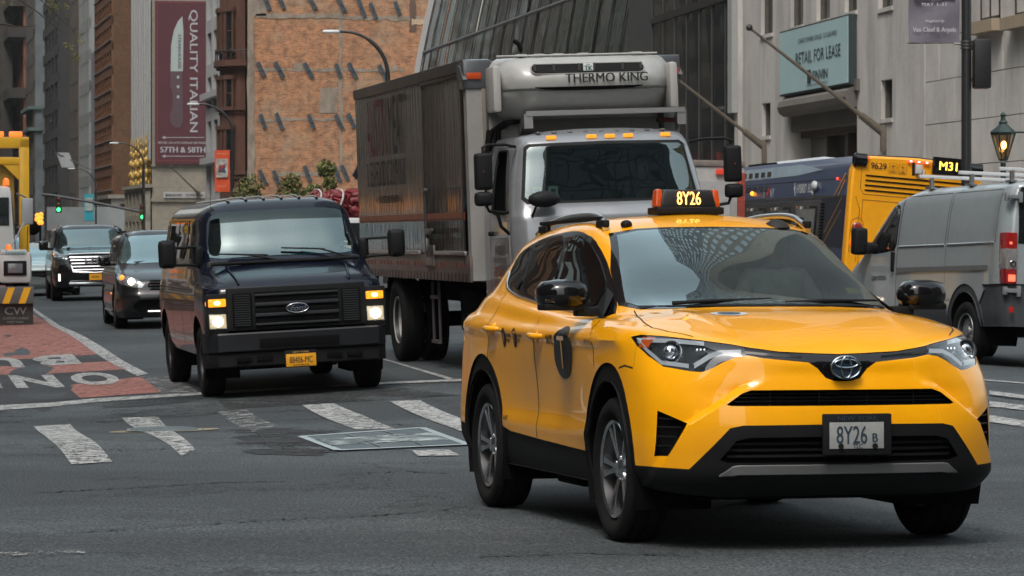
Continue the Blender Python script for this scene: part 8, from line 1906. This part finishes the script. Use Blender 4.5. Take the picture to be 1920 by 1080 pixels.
def build_suv():
    t = empty('suv'); tag(t, 'black full-size SUV with chrome grille behind the minivan', 'suv')
    P = mat('suv black', (.006,.006,.007), .25, spec=.2, coat=.8, var=.05)
    sh = Shell(car_rows(5.33,1.03,1.92,1.27,1.10,1.35,1.30,2.05,4.9,1.30,5.15,1.2,corner=.22,tumble=.78,sill=.36), 5, 4)
    sd_ = lambda c: c.y > .5
    sh.cut([(-.1,1.33),(.70,1.32),(.86,1.34),(.88,1.38),(.76,1.76),(.66,1.79),(-.1,1.80)], 'x', 21, lambda c: c.x < 2.6 and c.z > 1.28 and c.x > 1.2)
    sh.cut([(2.05,1.36),(2.80,1.36),(2.80,1.78),(2.45,1.78)], 'y', 11, lambda c: c.y > .5 and c.z > 1.28, only=(0,)); sh.cut([(2.88,1.36),(3.8,1.36),(3.8,1.78),(2.88,1.78)], 'y', 12, lambda c: c.y > .5 and c.z > 1.28); sh.cut([(3.88,1.36),(4.95,1.38),(4.8,1.76),(3.88,1.78)], 'y', 13, lambda c: c.y > .5 and c.z > 1.28)
    sh.cut([(.68,1.14),(.99,1.16),(1.01,.86),(.90,.84),(.86,.92),(.70,.92)], 'x', 30, lambda c: c.x < 1.0)
    sh.cut([(.80,.70),(.92,.70),(.93,.50),(.82,.48)], 'x', 33, lambda c: c.x < 1.0)
    sh.cut([(-.1,1.18),(.62,1.18),(.66,1.12),(.56,.74),(.50,.70),(-.1,.70)], 'x', 31, lambda c: c.x < .7)
    for cx in (.98,4.05): sh.cut([(cx+.47*math.cos(R(a)), .44+.48*math.sin(R(a))) for a in range(-10,191,8)]+[(cx-.46,.1),(cx+.46,.1)], 'y', 50, sd_)
    sh.take(0).build('body', P, t, 40); sh.take(21,nor=-.005).build('windshield', glass('suv windshield',(.20,.26,.25),4.4,gcol=(.80,1,.98)), t, recalc=False)
    for k in (11,12,13): sh.pair(k,'side_window',M_PRIV,t,nor=-.008)
    sh.take(31,inset=(.03,0,0),wall=True).build('grille',M_DARK,t,recalc=False); sh.take(33,both=True,inset=(.03,0,0),wall=True).build('fog_recess',M_DARK,t,recalc=False)
    m = MB()
    for z in (.78,.86,.94,1.02,1.10): hw = .54+.08*(z-.75)/.4; m.tube([(sh.front_x(y,z)-.005,y,z) for y in np.linspace(-hw,hw,11)],.019,6)
    m.build('grille_bars', M_CHROME, t); m = MB(); m.tube([(sh.front_x(abs(y),z)-.01,y,z) for y,z in ((-.62,1.17),(0,1.18),(.62,1.17),(.58,.95),(.53,.74),(0,.71),(-.53,.74),(-.58,.95))],.024,6,closed=True); m.build('grille_surround', M_CHROME, t, 60)
    m = MB(); m.text('GMC', (-.035,0,1.0),(0,-1,0),(0,0,1),.20,.03,1.1); m.build('lettering', mat('emblem grey', (.25,.26,.27), .3, .8, var=0), t, 0, False)
    m = MB(); m.box((-.02,0,.44),(.05,1.3,.07),bev=.02); m.build('skid_trim', M_CHROME, t)
    lp = sub('licence_plate', t); m = MB(); m.box((-.03,-.02,.60),(.02,.31,.155)); m.build('plate', MATS['plate orange'], lp); m = MB(); m.text('T602381C', (-.042,-.02,.60),(0,-1,0),(0,0,1),.08,.01,.6); m.build('lettering', MATS['plate ink dark'], lp, 0, False)
    for fl in (False,True):
        s = -1 if fl else 1; h = sub('headlight', t); sh.take(30,both=False,flip=fl,nor=.003).build('lens',M_LENS,h,recalc=False); sh.take(30,both=False,flip=fl,inset=(.05,0,0),wall=True).build('lamp_housing',mat('suv lamp housing',(.12,.13,.13),.2,.6,var=0),h,recalc=False)
        m = MB(); m.box((sh.front_x(.78,1.1)+.03,s*.80,1.08),(.03,.18,.03)); m.build('light_bar',M_SILV,h)
        m = MB(); m.box((sh.front_x(.85,.6)-.0,s*.87,.60),(.03,.045,.18),bev=.01); m.build('fog_lamp',mat('fog lit',(1,.97,.9),.3,var=0,emit=(.95,.93,.85),es=1.6),t)
        m = MB(); m.box((sh.front_x(.92,1.18)+.1,s*.97,1.18),(.06,.03,.03)); m.build('turn_signal',MATS['lit amber'],t)
        k = sub('wing_mirror', t); m = MB(); m.box((1.85,s*1.17,1.40),(.16,.24,.24),bev=.05); m.build('mirror_head',M_GLOSSBLK,k,60); m = MB(); m.box((1.87,s*1.0,1.31),(.12,.2,.06),bev=.015); m.build('mirror_foot',M_PLASTIC,k)
        for x in (.98,4.05): wheel(t,x,s*.90,.41,.27,.28,s)
        m = MB(); m.tube([(x,s*.70,sh.top_z(x,.70)+.04) for x in np.linspace(2.3,4.6,10)],.02,6); m.build('roof_rail',M_CHROME,t,60)
    well(t,.98,.47,.5,1.0,.42); well(t,4.05,.47,.5,1.0,.42)
    m = MB(); m.box((2.7,0,.65),(4.2,1.7,.3)); m.box((1.8,0,1.2),(.5,1.5,.12)); m.build('cabin_trim',M_INT,t)
    m = MB(); m.tube([(1.45,.6,1.33),(1.55,.2,1.34),(1.58,-.1,1.35)],.012,5); m.tube([(1.42,.05,1.33),(1.55,-.4,1.34),(1.6,-.6,1.35)],.012,5); m.build('wiper',M_PLASTIC,t)
    for y in (.42,-.42): m = MB(); m.box((2.7,y,1.1),(.4,.5,.6),bev=.08); m.box((2.75,y,1.53),(.1,.28,.18),bev=.04); m.build('seat',M_SEAT,t,40)
    return t
SUV = build_suv(); place_vehicle(SUV, -10.4, 77.2, 11, .98, 4.05, 1.8)
def build_sedan(color, label, cat='car', lit=False, H=1.45):
    t = empty('car'); tag(t, label, cat, 'cars in the far traffic')
    sh = Shell(car_rows(4.75,.91,H,.95,.75,1.15,.98,1.95,3.5,.98,4.0,.9,corner=.30,tumble=.74,sill=.20), 3, 3)
    sh.cut([(-.1,1.0),(.60,.99),(.74,1.02),(.60,H-.15),(-.1,H-.12)], 'x', 21, lambda c: c.x < 2.3 and c.z > .96 and c.x > 1.0)
    sh.cut([(1.85,1.03),(3.6,1.05),(3.3,H-.14),(2.35,H-.13)], 'y', 11, lambda c: c.y > .4 and c.z > .97, only=(0,)); sh.cut([(.50,.76),(.84,.82),(.88,.70),(.60,.64)], 'x', 30, lambda c: c.x < 1.0); sh.cut([(-.1,.70),(.42,.70),(.46,.55),(-.1,.50)], 'x', 31, lambda c: c.x < .6)
    for cx in (.9,3.7): sh.cut([(cx+.38*math.cos(R(a)), .33+.39*math.sin(R(a))) for a in range(-10,191,12)]+[(cx-.38,.1),(cx+.38,.1)], 'y', 50, lambda c: c.y > .5)
    P = mat('car paint %g' % color[0], color, .25, .2, coat=1, var=.05); sh.take(0).build('body', P, t, 40); sh.take(21,nor=-.004).build('windshield', MATS['suv windshield'], t, recalc=False); sh.pair(11,'side_window',M_PRIV,t)
    sh.take(31,inset=(.03,0,0),wall=True).build('grille',M_DARK,t,recalc=False)
    for fl in (False,True): sh.take(30,both=False,flip=fl,nor=.004).build('headlight', MATS['headlamp bulb'] if lit else mat('far lamp',(.4,.42,.44),.15,.5,coat=1,var=0), t, recalc=False)
    for x in (.9,3.7):
        for s in (1,-1): wheel(t,x,s*.80,.33,.21,.22,s,'dish',simple=True,n=24)
    m = MB(); m.box((2.3,0,.5),(3.6,1.4,.2)); m.build('cabin_trim',M_INT,t)
    return t
SD1 = build_sedan((.30,.36,.34), 'pale green car half hidden between the tow truck and the black SUV'); place_vehicle(SD1, -12.6, 84, 11, .9, 3.7, 1.6)
SD2 = build_sedan((.45,.45,.44), 'white car far behind, its roof just above the black SUV', H=1.62); place_vehicle(SD2, -20.6, 126, 11, .9, 3.7, 1.6)
SD3 = build_sedan((.05,.08,.16), 'dark blue car far behind, its roof above the minivan', H=1.66); place_vehicle(SD3, -18.7, 138, 11, .9, 3.7, 1.6)

for i, (x, y, lb) in enumerate(((-24.2,150,'car far down the street, directly below the left green traffic light'), (-29.5,176,'distant car at the foot of the turquoise banner pole'), (-21.3,163,'distant car whose roof shows right above the minivan mirror'), (-34.5,205,'farthest car visible before the white shed'))):
    c = copy_tree(SD2 if i % 2 else SD3); c['label'] = lb; c.matrix_world = SD2.matrix_world.copy(); place_vehicle(c, x, y, 11, .9, 3.7, 1.6)
# ------------------------------------------------------------ tow truck cut by the left edge
def build_tow():
    t = empty('tow_truck'); tag(t, 'white tow truck with yellow gantry and striped bumper in the red lane', 'truck')
    W_ = mat('tow truck white', (.58,.58,.56), .35, coat=.6, var=.05, dirt=.2); YL = mat('gantry yellow', (.75,.42,.02), .4, coat=.4, var=.06, dirt=.1)
    HW = 1.2
    m = MB(); m.box((.55,0,1.12),(1.0,1.3,.62),bev=.08,taper=(.85,.85)); m.box((.95,0,1.45),(1.0,1.0,.5),bev=.12); m.build('hood', W_, t, 50)
    for s in (1,-1):
        m = MB(); m.box((.50,s*.86,1.08),(.95,.62,.60),bev=.10); m.box((.42,s*.84,1.37),(.80,.50,.10),bev=.04); m.build('fender', W_, t, 50)
        h = sub('headlight', t); m = MB(); m.box((.02,s*.86,1.07),(.05,.43,.28),bev=.05); m.build('lamp_bezel',M_PLASTIC,h,50); m = MB(); m.box((-.01,s*.86,1.07),(.03,.28,.18),bev=.02); m.build('lens',mat('lamp grey lens',(.22,.22,.23),.25,.4,coat=.5,var=.2,vs=30),h,40)
        m = MB(); m.lathe([(0,.055),(.07,.05),(.10,.03),(.10,.001)], (.25,s*.75,1.42), 'z', 14); m.build('marker_lamp', mat('beacon orange',(.7,.12,.01),.3,coat=.5,var=0,emit=(1,.2,.02),es=.5), t)
        m = MB(); m.tube([(.10,s*1.02,.6),(.08,s*1.08,1.2),(.08,s*1.10,1.85)],.008,5); m.build('fender_guide',M_PLASTIC,t)
        wheel(t,.95,s*1.0,.50,.28,.29,s,'dish'); wheel(t,5.8,s*1.0,.50,.28,.29,s,'dish')
        k = sub('wing_mirror', t); m = MB(); m.box((1.35,s*1.14,2.15),(.10,.22,.50),bev=.03); m.build('mirror_head',mat('mirror back grey',(.35,.37,.38),.4,.3,var=.05),k,50); m = MB(); m.tube([(1.6,s*.95,2.50),(1.40,s*1.12,2.42)],.018,6); m.tube([(1.6,s*.95,1.85),(1.40,s*1.12,1.90)],.018,6); m.tube([(.6,s*.80,1.45),(1.35,s*1.10,1.98)],.012,6); m.build('mirror_arm',M_CHROME,k)
    m = MB(); m.text('Tristate', (-.01-.0,-.84,1.372),(0,-1,0),(0,0,1),.12,.01,1.0,shear=.3); m.build('lettering', mat('script teal',(.03,.25,.28),.5,var=0), t, 0, False)
    b = sub('front_bumper', t); m = MB(); m.box((-.06,0,.565),(.16,2*HW,.32),bev=.02); m.build('bumper_bar',mat('bumper grey',(.14,.14,.14),.5,.4,var=.15,dirt=.3),b,40)
    for i in range(8):
        m = MB(); y = -HW+.16+i*.30; m.prism([(y,.41),(y+.13,.41),(y+.02,.71),(y-.11,.71)],(-.142,0,0),(0,1,0),(0,0,1),(-.003,0,0)); m.build('warning_stripe', mat('stripe yellow',(.85,.42,.01),.5,var=.05), b)
    for s in (1,-1):
        f = sub('mud_flap', t); m = MB(); m.box((-.02,s*.86,.22),(.03,.66,.42)); m.build('flap',mat('flap dark',(.03,.028,.026),.6,var=.2,dirt=.3),f)
        m = MB(); m.text('CW', (-.038,s*.86,.27),(0,-1,0),(0,0,1),.20,.015,1.2); m.text('CUSTOM WORKS',(-.038,s*.86,.13),(0,-1,0),(0,0,1),.06,0,1); m.text('NEW YORK',(-.038,s*.86,.06),(0,-1,0),(0,0,1),.05,0,1.2); m.build('lettering',mat('flap lettering',(.25,.25,.25),.6,var=.2,vs=30),f,0,False)
    m = MB(); m.box((2.1,0,1.9),(1.3,1.9,1.5),bev=.15,taper=(.85,.9)); m.build('cab',W_,t,50)
    m = MB(); m.box((1.50,0,2.15),(.04,1.60,.55),bev=.02); m.build('windshield',mat('tow dark glass',(.02,.025,.025),.05,coat=1,var=0),t,40)
    m = MB()
    for s in (1,-1): m.box((1.9,s*.93,2.1),(.6,.04,.45))
    m.build('side_window',MATS['tow dark glass'],t)
    for y in (-.75,0,.75):
        m = MB(); m.lathe([(0,.07),(.10,.06),(.14,.03),(.14,.001)],(1.75,y,2.66),'z',14); m.build('roof_beacon',MATS['beacon orange'],t)
    g = sub('gantry', t)
    for s in (1,-1): m = MB(); m.box((3.0,s*1.14,2.25),(.16,.20,2.7),bev=.02); m.build('post',YL,g,40)
    m = MB(); m.box((3.0,0,3.52),(.16,2.48,.22),bev=.02); m.box((3.0,0,3.16),(.14,2.3,.14),bev=.02); m.build('cross_beam',YL,g,40)
    for s in (1,-1): m = MB(); m.prism([(0,0),(-.32*1,0),(0,-.32)] if s > 0 else [(0,0),(.32,0),(0,-.32)],(2.95,s*1.04,3.10),(0,1,0),(0,0,1),(.10,0,0)); m.build('gusset',YL,g)
    m = MB(); m.box((3.1,0,2.3),(.10,1.9,1.9)); m.build('back_panel',mat('gantry shade panel',(.30,.18,.02),.6,var=.2),g)
    for y in (-.98,-.62,.62,.98):
        m = MB(); m.box((3.0,y,3.69),(.12,.26,.10),bev=.02); m.build('gantry_light',mat('gantry lamp',(.75,.14,.02),.3,coat=.5,var=0,emit=(1,.2,.03),es=.8),g,40)
    m = MB(); m.box((3.08,-.5,1.55),(.1,.4,.3)); m.build('amber_box',YL,g)
    m = MB(); m.box((4.5,0,.9),(5.5,1.9,.35),bev=.03); m.build('deck',M_PLASTIC,t); m = MB(); m.box((3,0,.6),(5.5,.9,.3)); m.build('chassis',M_DARK,t)
    return t
TOW = build_tow(); place_vehicle(TOW, -10.18, 58.0, 11, .95, 5.8, 2.0)

# ------------------------------------------------------------ half-hidden trucks behind the refrigerated truck
def build_flatbed():
    t = empty('flatbed_truck'); tag(t, 'white truck hidden behind the black van and the mirrored box', 'truck')
    W_ = mat('flatbed white', (.5,.5,.49), .4, coat=.4, var=.05)
    m = MB(); m.box((1.0,0,1.35),(1.8,1.9,1.1),bev=.12,taper=(.9,.9)); m.build('cab',W_,t,50); m = MB(); m.box((4.0,0,1.0),(4.0,2.1,.12)); m.box((4.0,1.02,1.35),(4.0,.05,.6)); m.box((4.0,-1.02,1.35),(4.0,.05,.6)); m.build('bed',W_,t)
    m = MB(); m.box((.12,0,1.55),(.04,1.5,.5)); m.build('windshield',MATS['tow dark glass'],t); m = MB(); m.box((3,0,.6),(5.5,.9,.3)); m.build('chassis',M_DARK,t)
    for s in (1,-1): wheel(t,1.0,s*.9,.42,.25,.25,s,'dish',simple=True); wheel(t,4.6,s*.9,.42,.25,.25,s,'dish',simple=True)
    return t
FLAT = build_flatbed(); place_vehicle(FLAT, -3.0, 60.5, 11, 1.0, 4.6, 1.8)
FM = FLAT.matrix_world.copy()
t = empty('tarp_bundle'); tag(t, 'red tarpaulin bundle lashed with white rope above the hidden truck', 'bundle')
m = MB(); P = [(2.6+.05*math.sin(i*2.3), .60-i*.125, 2.26+.08*math.sin(i*1.9)) for i in range(12)]; m.tube([(a,b,c) for a,b,c in P], [.10,.16,.19,.21,.17,.20,.22,.19,.21,.18,.17,.10], 16); m.tube([(a,b,c-.25) for a,b,c in P], [.12,.17,.20,.18,.21,.19,.2,.21,.19,.2,.16,.10], 14)
rj = random.Random(8)
bmesh.ops.subdivide_edges(m.bm, edges=m.bm.edges[:], cuts=2, use_grid_fill=True)
for v in m.bm.verts: v.co += Vector((rj.uniform(-.03,.03), rj.uniform(-.03,.03), rj.uniform(-.035,.035)))
m.build('tarp', mat('tarp red', (.16,.010,.014), .5, var=.6, vs=7, bump=1.0, bs=9), t, 80)
for y in (-.55,.0,.45):
    m = MB(); m.tube([(2.6+.31*math.cos(R(a)), y+.06*math.sin(R(a*2)), 2.20+.30*math.sin(R(a))) for a in range(0,360,20)], .018, 6, closed=True); m.build('rope', mat('rope white', (.55,.52,.48), .8, var=.1), t)
t.matrix_world = FM
t = empty('rolled_canvas'); tag(t, 'dark blue rolled canvas standing beside the mirrored box above the red bundle', 'canvas roll')
m = MB(); m.tube([(2.8,-.55,2.45),(2.8,-.50,2.75),(2.8,-.62,3.0),(2.8,-.75,3.15)], [.16,.20,.18,.08], 12); m.build('canvas', mat('canvas dark', (.015,.02,.03), .6, var=.2, bump=.5, bs=14), t, 80); m = MB(); m.tube([(2.8,-.36,2.7),(2.6,-.52,2.75),(2.8,-.7,2.8)], .02, 6); m.build('strap', mat('strap grey', (.2,.22,.24), .7), t)
t.matrix_world = FM
def build_delivery():
    t = empty('delivery_truck'); tag(t, 'white delivery truck with red rear lamps glimpsed beside the truck cab', 'truck')
    W_ = mat('delivery white', (.40,.39,.37), .5, var=.1, dirt=.35)
    m = MB(); m.box((2.5,0,1.75),(5.0,2.1,2.2),bev=.03); m.build('cargo_box',W_,t,40); m = MB(); m.box((0,.0,2.80),(.05,2.1,.10),bev=.01); m.build('top_rail',mat('delivery rail',(.3,.25,.22),.5,.5,var=.2),t)
    for y in (-.9,-.62,.62,.9): m = MB(); m.box((-.04,y,2.66),(.04,.16,.09),bev=.01); m.build('marker_lamp',mat('small red lamp',(.45,.03,.02),.3,coat=.5,var=.1,emit=(1,.1,.05),es=.2),t,40)
    for y in (-1.0,1.0): m = MB(); m.box((-.03,y*.985,2.0),(.05,.13,1.3),bev=.02); m.build('corner_post',mat('post rust red',(.28,.05,.03),.5,var=.4,vs=14),t)
    m = MB(); m.box((-.02,0,1.65),(.03,1.6,1.7)); m.build('roller_door',mat('roller grey',(.38,.37,.36),.5,var=.1),t); m = MB(); m.box((2.5,0,.6),(4.5,.9,.3)); m.build('chassis',M_DARK,t)
    for s in (1,-1): wheel(t,1.2,s*.9,.42,.25,.25,s,'dish',simple=True); wheel(t,4.4,s*.9,.42,.25,.25,s,'dish',simple=True)
    return t
DEL = build_delivery(); place_vehicle(DEL, 2.85, 52.0, 9, 1.2, 4.4, 1.8)
# ------------------------------------------------------------ faint city haze
m = MB(); m.box((0, 420, 88), (2600, 1700, 184)); hz_ = NT('haze air'); pv_ = hz_.n('VolumePrincipled', Density=.00008); pv_.inputs['Color'].default_value = (.82,.88,.90,1)
hz_.l(pv_.outputs[0], hz_.out.inputs['Volume']); o = m.build('haze', hz_.m, smooth=0); tag(o, kind='stuff')
